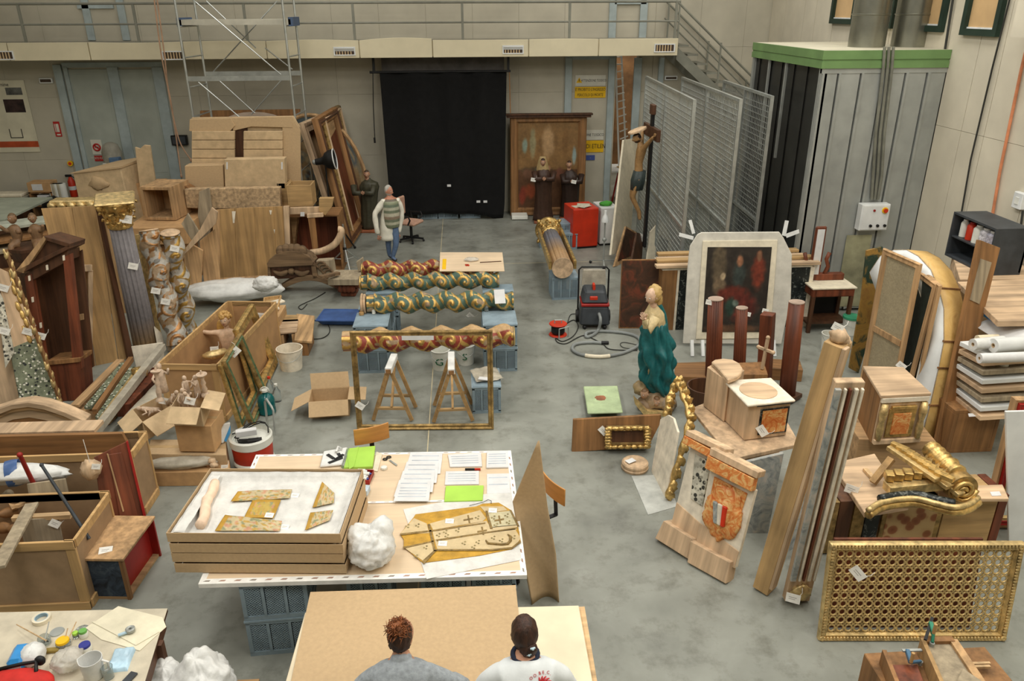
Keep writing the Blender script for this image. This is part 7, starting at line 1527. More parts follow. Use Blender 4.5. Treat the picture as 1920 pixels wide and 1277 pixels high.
obj(MB().zprism([P(x,y,.28)[:2]for x,y in((556,588),(590,592),(585,640),(552,638))],.24,.28),'loose_plank',wood_oldy,label='loose wide plank lying right of the greyed pallet',cat='plank',bev=.004);a=P(570,640,.24);obj(MB().box(-.06,.06,-.05,.5,0,.24),'trestle_block',wood_mid,M=TR((a.x,a.y,0)),label='wooden block under the loose wide plank',cat='block',bev=.004)
tq_=[P(x,y,.5)for x,y in((492,600),(512,605),(527,556),(496,560))];tr2=root('pine_tray','shallow pine tray with pale pieces behind the crate frames','tray');obj(MB().zprism([p[:2]for p in tq_],.46,.48),'tray_base',wood_goldx,tr2)
for k in range(4):obj(MB().bar(tq_[k],tq_[(k+1)%4],.025,.05),'tray_rim',crate_wood,tr2)
for k in range(3):c=tq_[0].lerp(tq_[2],.2+.28*k);obj(MB().box(-.12,.12,-.08,.08,0,.03),'pale_piece',gesso,M=TR((c.x,c.y,.482),20*k),label=('near','middle','far')[k]+' pale piece lying in the shallow pine tray',cat='fragment',group='pale pieces in the pine tray',bev=.004)
c=sum(tq_,V())/4;obj(MB().box(-.2,.2,-.3,.3,0,.46),'tray_support',wood_oldy,M=TR((c.x,c.y,0)),label='old wooden box under the shallow pine tray',cat='box',bev=.004)
cablepx(((610,548),(590,560),(572,568),(560,575),(566,580),(576,570)),'thin dark cable on floor before the carved arch',.008)
cablepx(((588,600),(612,606),(618,622),(604,634),(575,636)),'dark cable looping near the blue tray',.008)
ck=root('wrapped_carton','big cardboard wrapped box at back left before the doors','box',None);YK=17.5
top4=[PY(134,324,YK),PY(226,322,YK)];z_=PY(180,323,YK).z;a,b=PY(134,370,YK),PY(240,370,YK)
zt_=z_;x0,x1=PY(136,326,YK).x,PY(228,326,YK).x
obj(MB().hexa([(x0,YK,0),(x1+.1,YK-.05,0),(x1+.1,YK+1.3,0),(x0,YK+1.3,0)],[(x0,YK,zt_),(x1,YK,zt_+.1),(x1+.15,YK+1.2,zt_+.1),(x0+.5,YK+1.2,zt_)]),'box_body',card2,ck,bev=.02)
obj(MB().hexa([(x0-.03,YK-.03,zt_-.02),(x1+.02,YK-.03,zt_+.08),(x1+.17,YK+1.2,zt_+.08),(x0+.48,YK+1.2,zt_-.02)],[(x0-.03,YK-.03,zt_),(x1+.02,YK-.03,zt_+.12),(x1+.17,YK+1.2,zt_+.14),(x0+.48,YK+1.2,zt_+.03)]),'top_flap',card,ck)
u=PY(184,345,YK-.03);obj(MB().ball((u.x,YK,u.z),(.2,.06,.14),16,None,None,lambda d:1+.5*cnoise(d*2.5)),'torn_patch',card,ck,smooth=2)
slab(17.9,((253,276),(262,279),(270,272),(281,273),(292,345),(262,350)),.06,'tall_cardboard',card2,'upright cardboard strip behind the open wooden box','cardboard',z0=.4);slab(17.95,((240,345),(300,343),(302,700),(240,700)),.5,'support_case',card3,'brown carton under the upright cardboard strip','box',z0=0)
c=PY(209,285,20.9);r=root('grey_motor','grey rounded machine hood in front of the doors','machine',(c.x,20.9,c.z-.3));obj(MB().lathe([(.22,0),(.24,.3),(.18,.48),(.08,.54),(0,.55)],20),'hood',mk('grey_hood',(150,146,132)),r,smooth=True);obj(MB().box(.02,.26,-.3,-.1,-.2,.2),'blue_side',mk('dull_blue',(80,104,130)),r,bev=.01);obj(MB().cyl((-.1,-.2,-.3),(-.1,-.2,.05),.09),'white_cylinder',whitepl,r,smooth=True);obj(MB().box(-.3,.3,-.3,.2,-(c.z-.3),-.2),'stand',darkgrey,r)
tl=root('back_table','long pale table by the back wall at far left','table',(0,0,0));YT_=18.6;zb2=PY(20,388,YT_).z
obj(MB().box(-13,PY(60,388,YT_).x,YT_-1.2,YT_+1.0,zb2-.05,zb2),'tabletop',mk('pale_green_top',(170,176,158),var=.05),tl,bev=.004);obj(MB().box(-13,PY(52,388,YT_).x,YT_-1.1,YT_-1.05,.1,zb2-.06),'front_panel',wood_dark,tl)
for x in(-12.6,PY(52,388,YT_).x-.1):obj(MB().box(x-.05,x+.05,YT_-1.0,YT_-.9,0,zb2-.05),'leg',wood_dark,tl)
YV=20.6;zv=PY(20,370,YV).z;dkc=root('dark_cupboard','low dark cupboard against the wall at far left','cupboard',(0,0,0));obj(MB().box(-13,PY(50,370,YV).x,YV-.4,YV+.5,0,zv),'carcass',wood_dark,dkc);obj(MB().box(-13,PY(50,370,YV).x+.05,YV-.45,YV+.5,zv,zv+.04),'top',mk('grey_top',(168,164,146)),dkc)
obj(MB().box(-.5,.5,-.2,.2,0,.08),'paper_roll_pile',linen,M=TR((PY(8,358,YV).x,YV,zv+.04)),label='pale bundle lying on the dark cupboard',cat='bundle',bev=.02)
x0,x1,z0,z1=wall_rect((49,343),(97,360),YV-.1);bxx=root('labelled_carton','brown carton with white label on shelf at far left','box',((x0+x1)/2,YV-.1,z0));w=(x1-x0)/2;obj(MB().box(-w,w,0,.4,0,z1-z0),'body',card3,bxx,bev=.006);obj(MB().box(-w*.6,w*.3,-.006,0,(z1-z0)*.2,(z1-z0)*.85),'label',paper,bxx)
sh=root('small_shelf_unit','small open shelf with papers under the labelled carton','shelf',((x0+x1)/2,YV-.1,0));z_1=PY(70,384,YV).z
for q in((-w,-w+.04,0,.4,0,z0),(w-.04,w,0,.4,0,z0),(-w,w,0,.4,z0-.03,z0-.003),(-w,w,0,.4,z_1-.03,z_1)):obj(MB().box(*q),'board',wood_mid,sh)
for k in range(3):obj(MB().box(-w*.4,w*.6,.02,.35,z_1+.002+.09*k,z_1+.08+.09*k),'paper_stack',linen if k%2 else paper,M=TR(((x0+x1)/2,YV-.1,0)),label=('bottom','middle','top')[k]+' paper stack in the small open shelf',cat='paper',group='paper stacks in the small shelf',bev=.01)
obj(MB().ball((0,0,.5),(.3,.3,.5),20,None,None,lambda d:1+.15*cnoise(d*3)),'dark_sack',dark,M=TR((PY(100,385,YV-.6).x,YV-.6,0)),label='dark full sack beside the small open shelf',cat='sack',smooth=2)
for k in range(5):x=PY(105+k*5,385,YV).x;obj(MB().lathe([(.09,0),(.09,PY(110,344,YV).z),(0,PY(110,344,YV).z)],14),'tube_roll',mk('roll_grey_%d'%k,(176,168,146))if k%2 else whitepl,M=TR((x,YV,0)),label='%s upright roll left of the fire extinguisher'%('first','second','third','fourth','fifth')[k],cat='roll',group='upright rolls by the extinguisher',smooth=True)
c=PY(310,410,16.2);obox(TR((PY(272,409,16.2).x,16.2,PY(300,412,16.2).z),-8),PY(333,400,16.2).x-PY(272,400,16.2).x,.8,PY(300,350,16.2).z-PY(300,412,16.2).z,'open_wooden_box','open fronted old wooden box on the flat brown carton',wood_old,'front',.06)
slab(16.7,((333,345),(345,348),(375,365),(375,395),(345,385),(335,400)),.3,'dark_side_piece',wood_mid,'dark wooden side piece right of the open wooden box','wood piece',z0=.5)
zc2=PY(300,413,16.2).z-.003;ccx0,ccx1=PY(245,430,15.9).x,PY(358,430,15.9).x;obj(MB().box(ccx0,ccx1,15.6,17.0,zc2-.35,zc2),'flat_carton',card3,label='flat brown carton under the open wooden box',cat='box',bev=.008);obj(MB().box(ccx0+.1,ccx1-.1,15.7,16.9,0,zc2-.353),'support_case',wood_midx,label='wooden case hidden under the flat brown carton',cat='case')
slab(16.45,((373,360),(392,352),(398,395),(400,600),(380,600)),.04,'grey_flap',wood_grey,'greyed board right of the dark side piece','board',z0=0)
c=PY(150,378,14.2);gcv=root('gilt_cornice','pale gilded cornice lying behind the plank panel top','cornice',(c.x,14.2,c.z));obj(MB().box(-.5,.55,-.1,.2,-.06,.04),'cornice_block',giltp,gcv,bev=.02)
for k in range(6):obj(MB().ball((-.45+k*.17,-.12,-.04),(.07,.05,.06),12,None,None,lambda d:1+.3*cnoise(d*3)),'leaf',giltp,gcv,smooth=2)
obj(MB().box(-.45,.5,.0,.3,-c.z,-.07),'support_crate',wood_old,gcv)
c=PY(56,460,14.0);alt=root('carved_altar_fragment','dark carved fragment with two seated cherubs at far left','carving',(c.x,14.0,0));zb3=c.z
obj(MB().lathe([(.3,0),(.32,zb3-.3),(.28,zb3-.25),(.36,zb3-.05),(.36,zb3),(0,zb3)],8),'pedestal',wood_dark,alt)
for s in(-1,1):
 mb=MB();x=s*.17;mb.add(*skin_mesh([[(x,0,zb3+.05,.09),(x,0,zb3+.2,.1),(x,0,zb3+.33,.08),(x,0,zb3+.4,.04)],[(x,0,zb3+.33,.08),(x+s*.14,-.05,zb3+.28,.04),(x+s*.2,-.12,zb3+.4,.03)],[(x,0,zb3+.33,.08),(x-s*.1,-.08,zb3+.24,.04)],[(x,0,zb3+.05,.09),(x+s*.05,-.2,zb3+.05,.06),(x+s*.05,-.24,zb3-.12,.045)]],1),None,(150,116,84));add_head(mb,TR((x,-.02,zb3+.5),s*20,0),.85,(160,124,92),hairline=(110,84,54));obj(mb,'cherub',relief,alt,smooth=2)
for k,(px,z,L_,rz,m_,lab)in enumerate((((10,420),1.5,1.6,35,mk('pale_board_grey',(176,180,164)),'pale grey board lying highest on pile at left edge'),((8,445),1.3,1.6,35,wood_mid,'brown board under the pale grey board at left edge'),((15,462),1.15,1.5,30,wood_grey,'greyed board lowest of the boards at left edge'),((40,480),.9,1.2,12,wood_red,'red brown timber behind the dark tabernacle'),((20,500),.8,1.2,-5,wood_mid,'brown timber behind the gilded leaf moulding'),((18,522),.7,1.0,10,linen,'pale cloth covered board left of the dark tabernacle'))):
 c=P(*px,z);obj(MB().box(-L_*.6,L_*.6,-.28,.28,-.06,0),'stacked_board',m_,M=TR(c,rz,0,0),label=lab,cat='board',bev=.005);
 if k in(2,5):obj(MB().box(-.5,.5,-.22,.22,0,c.z-.065),'storage_chest',wood_dark,M=TR((c.x,c.y,0),rz),label=('dark chest under the boards at left edge','dark chest under pale covered board at left')[k==5],cat='chest',bev=.006)
Yl=23.6;ldr=root('ladder','white ladder leaning in the storage room behind the doorway','ladder');b0,b1=P(1164,262),P(1176,262);t0,t1=PY(1154,112,b0 .y),PY(1163,112,b0 .y)
b0,b1=PY(1163,268,23.0),PY(1178,262,23.0);t0,t1=PY(1154,100,24.2),PY(1165,100,24.2)
for a,b in((b0,t0),(b1,t1)):obj(MB().bar((a.x,a.y-.4,0),b,.05,.03),'stile',whitem,ldr)
for k in range(12):f=(k+.5)/12;obj(MB().bar(b0 .lerp(t0,f),b1 .lerp(t1,f),.03,.03),'rung',whitem,ldr)
c0=P(1165,330,.9);c0=PY(1168,318,22.6);wt=root('storage_table','white table with red trestle legs seen through the doorway','table',(c0 .x,22.9,0));zt9=max(.7,c0 .z);obj(MB().box(-.4,.9,-.5,.6,zt9-.04,zt9),'tabletop',whitem,wt)
for s in(-.3,.0):obj(MB().bar((s,-.4,0),(s+.15,-.4,zt9-.04),.05,.04),'leg',redd,wt)
obj(MB().box(-.1,.3,-.2,.1,0,.03),'gold_fragment',gilt,M=TR((c0 .x,22.9,zt9+.001),15),label='small gilded fragment on the white storage table',cat='fragment',bev=.01)
# right half
xk=4.02;B0,B1=PX(1222,215,xk),PX(1219,455,xk);Yk=(B0 .y+B1 .y)/2;Mk=TR((xk-.05,Yk,0),-90)
cx_=root('crucifix','large carved crucifix hung on the leftmost mesh rack','crucifix',Mk);Ik=Mk.inverted()
def K(px,py,dx=0):return Ik@PX(px,py,xk+dx)
t_,b_=K(1224,208),K(1218,470);obj(MB().box(-.07,.07,-.03,.03,b_.z,t_.z),'upright_beam',dark,cx_,bev=.006);zc_=K(1226,247).z;Lw=.62
obj(MB().box(-Lw,Lw,-.04,.04,zc_-.12,zc_+.12),'cross_beam',wood_dark,cx_,bev=.006);obj(MB().box(-.11,.11,-.05,.04,t_.z-.04,t_.z+.16),'title_block',wood_dark,cx_,bev=.01)
zs=zc_-.25;cs_=(180,140,92);mb=MB()
ch=[[(0,-.2,zs-.62,.105),(0,-.24,zs-.4,.09),(0,-.2,zs-.15,.125),(0,-.22,zs-.02,.06),(0,-.26,zs+.06,.05)]]
for s in(-1,1):ch+=[[(0,-.2,zs-.15,.125),(s*.16,-.17,zs-.04,.06),(s*.34,-.12,zs+.1,.045),(s*.52,-.08,zs+.23,.032)],[(0,-.2,zs-.62,.105),(s*.08,-.28,zs-.85,.075),(s*.06,-.34,zs-1.1,.055),(s*.04,-.16,zs-1.45,.042),(s*.03,-.14,zs-1.62,.035)]]
mb.add(*skin_mesh(ch,1),None,cs_);add_head(mb,TR((0,-.3,zs+.13),0,22),.95,cs_,beard=(70,52,38),hairline=(60,46,36))
for s in(-1,1):add_hand(mb,(s*.52,-.08,zs+.23),(s*.8,0,.5),(0,-1,0),cs_,.85)
obj(mb,'body',relief,cx_,smooth=2);lo=MB();robe(lo,[(0,-.25,zs-.95,.15,.13,.08),(0,-.23,zs-.75,.16,.15,.08),(0,-.2,zs-.55,.14,.13,.05)],40,7,None,(62,72,70));obj(lo,'loin_cloth',relief,cx_,smooth=2);obj(MB().lathe([(0,0),(.2,0),(.2,.03),(0,.03)],24,TR((0,-.3,zs+.27),0,20)),'halo',wood_pale,cx_,smooth=True)
def leanp(a,b,tilt,px,t,name,label,mat,cat='panel',z0=0,front=None,fm=None):
 Pl=Plane(P(*a,z0),P(*b,z0),tilt);r=root(name,label,cat,Pl.M);obj(MB().prism(Pl.uvs(px),0,t),'board',mat,r,bev=.004)
 if front:obj(MB().prism(Pl.uvs(front),-.012,0),'picture_field',fm,r)
 return r,Pl
pd1=mk('dark_painting',rough=.45,sc=4,dist=1.2,bump=.02,stops=[(.3,(46,34,26)),(.5,(72,48,34)),(.65,(110,56,38)),(.8,(54,42,34))])
leanp((1150,497),(1180,455),12,((1170,262),(1198,258),(1180,470),(1146,478)),.05,'draped_canvas','pale cloth draped panel standing left of the crucifix',linen)
leanp((1155,500),(1190,480),18,((1174,424),(1202,440),(1185,492),(1152,500)),.05,'leaning_picture','small brown picture leaning on the floor left of crucifix foot',wood_old,'picture',front=((1174,428),(1195,440),(1182,480),(1158,490)),fm=pd1)
leanp((1180,510),(1205,490),15,((1195,436),(1207,440),(1203,495),(1182,505)),.05,'leaning_picture','dark narrow picture behind the small brown picture',wood_dark,'picture')
leanp((1212,500),(1250,492),10,((1213,490),(1220,435),(1240,412),(1258,445),(1262,492)),.05,'arched_canvas','pale arched canvas panel leaning under the crucifix',linen,front=((1228,490),(1236,440),(1252,452),(1250,490)),fm=pd1)
tag(0,P(1204,446,.9),'white tag hanging at foot of the crucifix',.2,30)
leanp((1161,616),(1250,616),8,((1166,487),(1246,486),(1250,616),(1160,616)),.04,'dark_painting','large dark unframed painting leaning left of the framed table',wood_mid,'painting',front=((1167,489),(1244,488),(1248,613),(1162,613)),fm=pd1)
Pt2=VPl(12.6);zt6=Pt2 .uv(1260,507)[1];XL,XR2=Pt2 .uv(1242,507)[0],Pt2 .uv(1522,510)[0]
mt_=root('marbled_altar_table','high altar table with black marbled legs behind white edged painting','table',(0,12.6,0))
for(a,b,m_,nm)in((1242,1272,wood_mid,'side_leg'),(1273,1296,black_m,'marbled_leg'),(1482,1520,black_m,'marbled_leg')):obj(MB().box(Pt2 .uv(a,507)[0],Pt2 .uv(b,507)[0]-.01,0,.5,0,zt6),nm,m_,mt_,bev=.004)
obj(MB().box(Pt2 .uv(1520,510)[0]-.01,XR2+.04,-.01,.5,0,zt6),'white_edge',gesso,mt_);obj(MB().box(Pt2 .uv(1272,507)[0]-.01,Pt2 .uv(1275,507)[0],-.01,.5,0,zt6),'white_edge',gesso,mt_);obj(MB().box(XL,XR2,.0,.6,zt6,zt6+.05),'top_rail',gesso,mt_);obj(MB().box(XL+.1,XR2-.1,.45,.5,0,zt6),'back_panel',dark,mt_)
for k in range(4):obj(MB().box(XL-.12+.06*k,XR2+.12-.04*k,-.05+.17*k,.1+.17*k,zt6+.052+.035*(k%2),zt6+.1+.035*(k%2)),'loose_plank',wood_goldx if k%2 else wood_palex,M=TR((0,12.6,0),.4*k),label=('front','second','third','back')[k]+' loose plank on top of the marbled altar table',cat='plank',group='planks on the altar table',bev=.004)
Pe=Plane(P(1285,652),P(1462,652),7);we=root('white_edged_painting','dark religious painting with wide white fabric border on stand','painting',Pe.M)
fab_=mk('white_fabric_border',(206,202,190),rough=.85,sc=7,var=.05,bump=.3)
obj(MB().prism(Pe.uvs(((1281,645),(1290,500),(1294,462),(1308,440),(1316,436),(1462,435),(1470,446),(1486,478),(1484,560),(1466,646))),.02,.05),'fabric_border',fab_,we,bev=.01);obj(MB().prism(Pe.uvs(((1305,636),(1318,452),(1458,450),(1444,634))),-.005,.02),'lining_border',linen,we,bev=.004)
c0,c1=Pe.uv(1316,622),Pe.uv(1449,463);canvas(we,c0[0],c1[0]-.02,c0[1],c1[1],-.018,[(.2,.8,.14,.3,(92,80,62)),(.52,.68,.12,.2,(54,62,58)),(.52,.84,.06,.08,(150,104,76)),(.82,.72,.13,.25,(116,52,36)),(.82,.9,.05,.07,(120,84,62)),(.22,.55,.12,.14,(116,98,76)),(.27,.66,.05,.05,(170,150,120)),(.45,.45,.3,.12,(110,48,36)),(.6,.3,.28,.2,(100,44,36)),(.42,.3,.1,.14,(46,66,56)),(.5,.35,.06,.05,(110,124,112)),(.5,.04,.5,.06,(92,66,48))],(50,44,38),seed=8,nz=.25)
for px in(((1275,437),(1302,444),(1301,451),(1274,444)),((1292,414),(1298,413),(1305,438),(1299,440)),((1468,442),(1474,414),(1481,415),(1475,444)),((1474,440),(1500,431),(1501,438),(1477,447))):obj(MB().prism(Pe.uvs(px),.05,.06),'tape_strap',whitem,we)
for x in(1298,1318,1440,1452):obj(MB().bar(Pe.M.inverted()@P(x,668),Pe.M.inverted()@P(x+1,640,.25)+V((0,.08,0)),.05,.05),'stand_leg',whitem,we)
Pd6=VPl(P(1515,625).y);yd=P(1515,625).y;u0,u1=Pd6 .uv(1513,622)[0],Pd6 .uv(1606,545)[0];zd=Pd6 .uv(1540,540)[1]
ds=root('mirror_dresser','dark red dresser with pale marble top and covered mirror','dresser',(0,yd,0))
obj(MB().box(u0-.02,u1,-.02,.5,zd-.03,zd),'marble_top',linen,ds,bev=.006);obj(MB().box(u0,u1-.03,0,.5,zd-.17,zd-.03),'drawer_case',wood_red,ds,bev=.004);obj(MB().box(u0+.05,u1-.08,-.012,0,zd-.15,zd-.05),'drawer',wood_red,ds);obj(MB().box(u0,u1-.03,.05,.48,.15,.19),'lower_shelf',wood_dark,ds)
for x in(u0,u1-.09):
 for y in(0,.42):obj(MB().box(x,x+.06,y,y+.06,0,zd-.17),'leg',wood_dark,ds)
obj(MB().box(u0,u1-.03,.46,.5,.19,zd-.17),'back_panel',dark,ds);m0,m1=Pd6 .uv(1536,520),Pd6 .uv(1568,458);obj(MB().box(m0[0],m1[0],.4,.44,zd+.02,m1[1]+.2),'mirror_frame',wood_red,ds,bev=.02);obj(MB().box(m0[0]+.04,m1[0]-.04,.385,.4,zd-.0,m1[1]+.15),'mirror_cover',paper,ds);obj(MB().box(u0+.02,u1-.06,.38,.5,zd,zd+.12),'back_shelf',wood_red,ds,bev=.01)
for s in(m0[0]-.08,m1[0]+.08):obj(MB().tube([(s,.42,zd+.1),(s*1.0+.05*(1 if s>m1[0]else-1),.42,zd+.25),(s,.42,zd+.38),(s+.04*(1 if s>m1[0]else-1),.42,zd+.5)],.035,8),'carved_scroll',wood_red,ds,smooth=2)
bucket(1592,625,.14,.3,'white bucket with green lid beside the dresser',None,mk('green_lid',(60,150,110),bump=0));bucket(1553,655,.14,.28,'white bucket with green print behind the pale carved beam','G')
for k,(bx_,ty,tx,R6,sq,lab)in enumerate((((1336,728),561,1342,.115,0,'tall brown fluted column, leftmost before the white edged painting'),((1384,728),578,1391,.09,0,'shorter brown fluted column, second from left'),((1432,725),588,1440,.09,1,'square brown post between the fluted columns'),((1475,745),567,1494,.115,0,'tall plain brown column, rightmost of the row'))):
 A=P(*bx_,.02);T=PY(tx,ty,A.y+.05);r=root('brown_column',lab,'column',axisM(A,T),'brown columns before the painting');L=(T-A).length
 if sq:obj(MB().box(-R6,R6,-R6,R6,0,L),'shaft',wood_red,r,bev=.006)
 else:obj(MB().lathe([(R6,0),(R6,L*.5),(R6*.93,L)],120,None,None,lambda t,i,k=k:1-(.09*max(0,cos(t*18))if k<3 else .02*cos(t*9))),'shaft',wood_red,r,smooth=2);obj(MB().lathe([(0,L),(R6*.95,L),(R6*.95,L+.012),(0,L+.012)],28),'top_disc',mk('dusty_top_%d'%k,(160,140,124)),r,smooth=True)
 obj(MB().box(-R6-.04,R6+.04,-R6-.04,R6+.04,-.0,.06),'foot_block',wood_dark,r)
for(x,y,z,lab)in((1330,567,1.1,'white tag at the top left of tallest fluted column'),(1402,589,1.0,'white tag on the shorter fluted column'),(1435,583,1.05,'white tag on top of the square brown post')):tag(0,P(x,y,z),lab,.1,8,drop=False)
carton(((1264,706),(1400,708),(1392,676),(1266,680)),.22,0,'low carved wooden plinth behind the virgin statue','wooden_plinth',wood_midx,False,'plinth');carton(((1440,690),(1506,694),(1500,676),(1440,672)),.2,0,'low wooden plinth behind the small standing cross','wooden_plinth',wood_midx,False,'plinth');carton(((1392,702),(1440,702),(1432,678),(1384,680)),.62,0,'small wooden chest carrying the little standing cross','wooden_chest',wood_mid,False,'chest')
A=P(1429,692,.63);sx_=root('standing_cross','small pale crucifix with knobbed ends on the wooden chest','crucifix',axisM(A,A+V((.03,.02,.45))));obj(MB().box(-.02,.02,-.02,.02,0,.45).box(-.11,.11,-.02,.02,.27,.31),'cross',wood_pale,sx_,bev=.004);obj(MB().ball((0,0,.47),.03,10).ball((-.12,0,.29),.03,10).ball((.12,0,.29),.03,10),'knob',wood_pale,sx_,smooth=2)
brd=[(1300,770),(1376,862),(1500,838),(1440,760)]
def qprism(px,z1,z0,name,label,mat,cat='pedestal'):p=[P(x,y,z1)for x,y in px];r=root(name,label,cat);obj(MB().zprism([v[:2]for v in p],z0,z1),'block',mat,r,bev=.006);return r,p
r,p=qprism(((1296,765),(1372,860),(1500,832),(1470,780),(1360,740)),.76,.71,'pedestal_tray','pale slanted board carrying the two pale pedestals',wood_pale,'board')
c=sum(p,V())/5;obj(MB().box(-.3,.3,-.25,.3,0,.7),'support_trestle',wood_old,M=TR((c.x+.1,c.y+.1,0),30),label='old wooden stand under the slanted pedestal board',cat='stand',bev=.005)
r,p=qprism(((1326,688),(1366,716),(1396,694),(1352,674)),1.3,.77,'pale_pedestal','pale pedestal with rounded top at the back of the board',wood_pale)
dd=[(1334,678),(1340,674),(1356,672),(1374,674),(1387,681),(1393,691),(1390,699),(1382,706),(1365,712),(1350,694)];obj(MB().zprism([P(x,y,1.36)[:2]for x,y in dd],1.302,1.36),'rounded_cap',wood_palex,r,bev=.01)
q5=((1360,716),(1404,757),(1484,748),(1440,711));r,p=qprism(q5,1.24,.77,'pale_pedestal','pale pedestal with orange marbled panel on its front',wood_pale)
obj(MB().zprism([P(x,y,1.27)[:2]for x,y in((1357,713),(1402,760),(1492,750),(1446,708))],1.242,1.27),'top_slab',gesso,r,bev=.008);c=sum((P(x,y,1.271)for x,y in q5),V())/4;obj(MB().lathe([(0,0),(.21,0),(.21,.006),(0,.006)],32,TR(c)),'top_disc',wood_palex,r,smooth=True)
F6=Plane(V((p[1].x,p[1].y,.77)),V((p[2].x,p[2].y,.77)),0);W6=F6 .W
def onF(x0,x1,z0,z1,d,m_,nm):o=obj(MB().box(x0,x1,-d,0,z0,z1),nm,m_,r);o.matrix_basis=F6 .M;return o
onF(W6*.3,W6*.98,.05,.38,.008,black_m,'dark_border');onF(W6*.35,W6*.93,.07,.36,.016,orange_m,'orange_panel');onF(W6*.2,W6,.42,.47,.012,blue_m,'blue_strip')
tag(0,P(1429,808,.98),'white tag left of the orange panel on pale pedestal',.13,50)
def pil(a,b,tilt,cap,strip,body,panel,pm_,base,label,crest=False):
 Pl=Plane(P(*a),P(*b),tilt);r=root('painted_pilaster',label,'pilaster',Pl.M)
 def q(px,y0,t,nm,m_):return obj(MB().prism(Pl.uvs(px),y0,t),nm,m_,r,bev=.005)
 q(body,0,.06,'body',gesso);q(cap,-.09,.08,'capital',wood_pale);q(strip,-.1,0,'orange_frieze',orange_m);q(panel,-.015,0,'stone_panel',pm_);q(base,-.08,.08,'base',wood_pale)
 lo=[((body[3][0]*(1-t)+body[0][0]*t),(body[3][1]*(1-t)+body[0][1]*t))for t in(0,.3)];hi=[((body[2][0]*(1-t)+body[1][0]*t),(body[2][1]*(1-t)+body[1][1]*t))for t in(0,.22)];q((lo[0],lo[1],hi[1],hi[0]),-.012,0,'bare_wood',wood_pale)
 if crest:
  u=Pl.uv(1357,962)
  obj(MB().ball((u[0],-.02,u[1]),(.2,.05,.27),48,None,None,lambda d:1+.22*cnoise(V((d.x*3,0,d.z*3)))+.14*abs(cnoise(d*6))),'carved_cartouche',orange_m,r,smooth=2);obj(MB().ball((u[0],-.05,u[1]+.01),(.11,.04,.15),24,None,None,lambda d:1+.08*cnoise(d*4)),'shield_rim',orange_m,r,smooth=2)
  for s,m_ in((-1,grey_m),(0,gesso),(1,redm)):obj(MB().prism([(u[0]-.03+s*.055-.02,u[1]+.1),(u[0]-.03+s*.055+.035,u[1]+.1),(u[0]+.02+s*.04+.02,u[1]-.11),(u[0]+.02+s*.04-.02,u[1]-.11)],-.1,-.05),'shield_field',m_,r,bev=.01)
pil((1236,1010),(1300,1048),20,((1296,806),(1370,842),(1368,852),(1293,816)),((1292,816),(1352,848),(1347,862),(1288,830)),((1296,832),(1345,858),(1312,1022),(1258,988)),((1304,850),(1334,866),(1318,950),(1296,935)),white_chip,((1252,975),(1308,1010),(1300,1048),(1236,1008)),'painted pilaster with speckled stone panel, left of two at right front')
pil((1296,1052),(1368,1092),18,((1340,838),(1430,884),(1426,896),(1338,852)),((1336,852),(1422,896),(1417,920),(1330,876)),((1332,876),(1416,920),(1378,1066),(1304,1024)),((1340,893),(1402,925),(1376,1010),(1322,985)),orange_m,((1302,1012),(1376,1052),(1368,1092),(1296,1052)),'painted pilaster with orange carved coat of arms, right of two at front',True)
def beam_px(a,b,zb_,w,t,name,label,mat):A,B=P(*a,.02),P(*b,zb_);r=root(name,label,'beam',axisM(A,B));L=(B-A).length;obj(MB().box(-w/2,w/2,-t/2,t/2,0,L),'beam_body',mat,r,bev=.006);return r,L
r,L=beam_px((1434,1100),(1572,640),2.75,.2,.16,'carved_beam','tall honey coloured beam with carved top leaning at right front',mk('honey_beam',(190,156,108),ax=2,var=.16,sc=3,rough=.75,big=.14))
obj(MB().box(-.11,-.02,-.11,-.08,.1,L),'raised_fillet',wood_pale,r,bev=.004)
for k in range(5):obj(MB().ball((.1-.03*k,0,L-.06+.03*k),(.065,.08,.06),14,None,None,lambda d,k=k:1+.35*cnoise(d*2.5+V((k,0,0)))),'carved_top',wood_pale,r,smooth=2)
r,L=beam_px((1492,1122),(1592,712),2.5,.24,.08,'moulded_beam','leaning beam with white and grey mouldings right of the honey beam',wood_pale)
for x,m_,w in((-.1,grey_m,.05),(-.04,gesso,.02),(.0,wood_red,.02),(.05,gesso,.03),(.1,gesso,.02)):obj(MB().box(x-w/2,x+w/2,-.075,-.04,.3,L-.05),'moulding',m_,r,bev=.004)
obj(MB().ball((0,-.06,.14),(.1,.05,.1),16,None,None,lambda d:1+.4*cnoise(d*4)),'carved_foot',giltp,r,smooth=2);tag(0,P(1487,1122,.1),'white tag at the foot of beam with white mouldings',.13,0);tag(0,P(1571,614,2.85),'white tag at the carved top of honey beam',.09,20)
leanp((1400,1000),(1452,1000),8,((1385,870),(1470,850),(1440,1000),(1400,1010)),.05,'grey_board','greyed board behind the honey beam and pilaster',grey_m);leanp((1470,1060),(1530,1040),12,((1520,820),(1560,800),(1520,1010),(1470,1040)),.04,'striped_board','grey blue painted strip panel between the tall beams',grey_m)
q7=[P(x,y,1.15)for x,y in((1618,686),(1694,688),(1747,737),(1652,742))];tb7=root('small_tabernacle','small pale and gold altar tabernacle with orange door panel','tabernacle');obj(MB().zprism([v[:2]for v in q7],1.11,1.15),'top_slab',wood_palex,tb7,bev=.006)
i7=[v.lerp(sum(q7,V())/4,.06)for v in q7];obj(MB().zprism([v[:2]for v in(i7[3],i7[2],i7[2].lerp(i7[1],.9),i7[3].lerp(i7[0],.25))],.5,1.11),'body',wood_pale,tb7,bev=.004);obj(MB().bar((i7[0].x,i7[0].y,.8),(i7[3].x+.01,i7[3].y+.02,.8),.02,.62),'side_board',wood_mid,tb7)
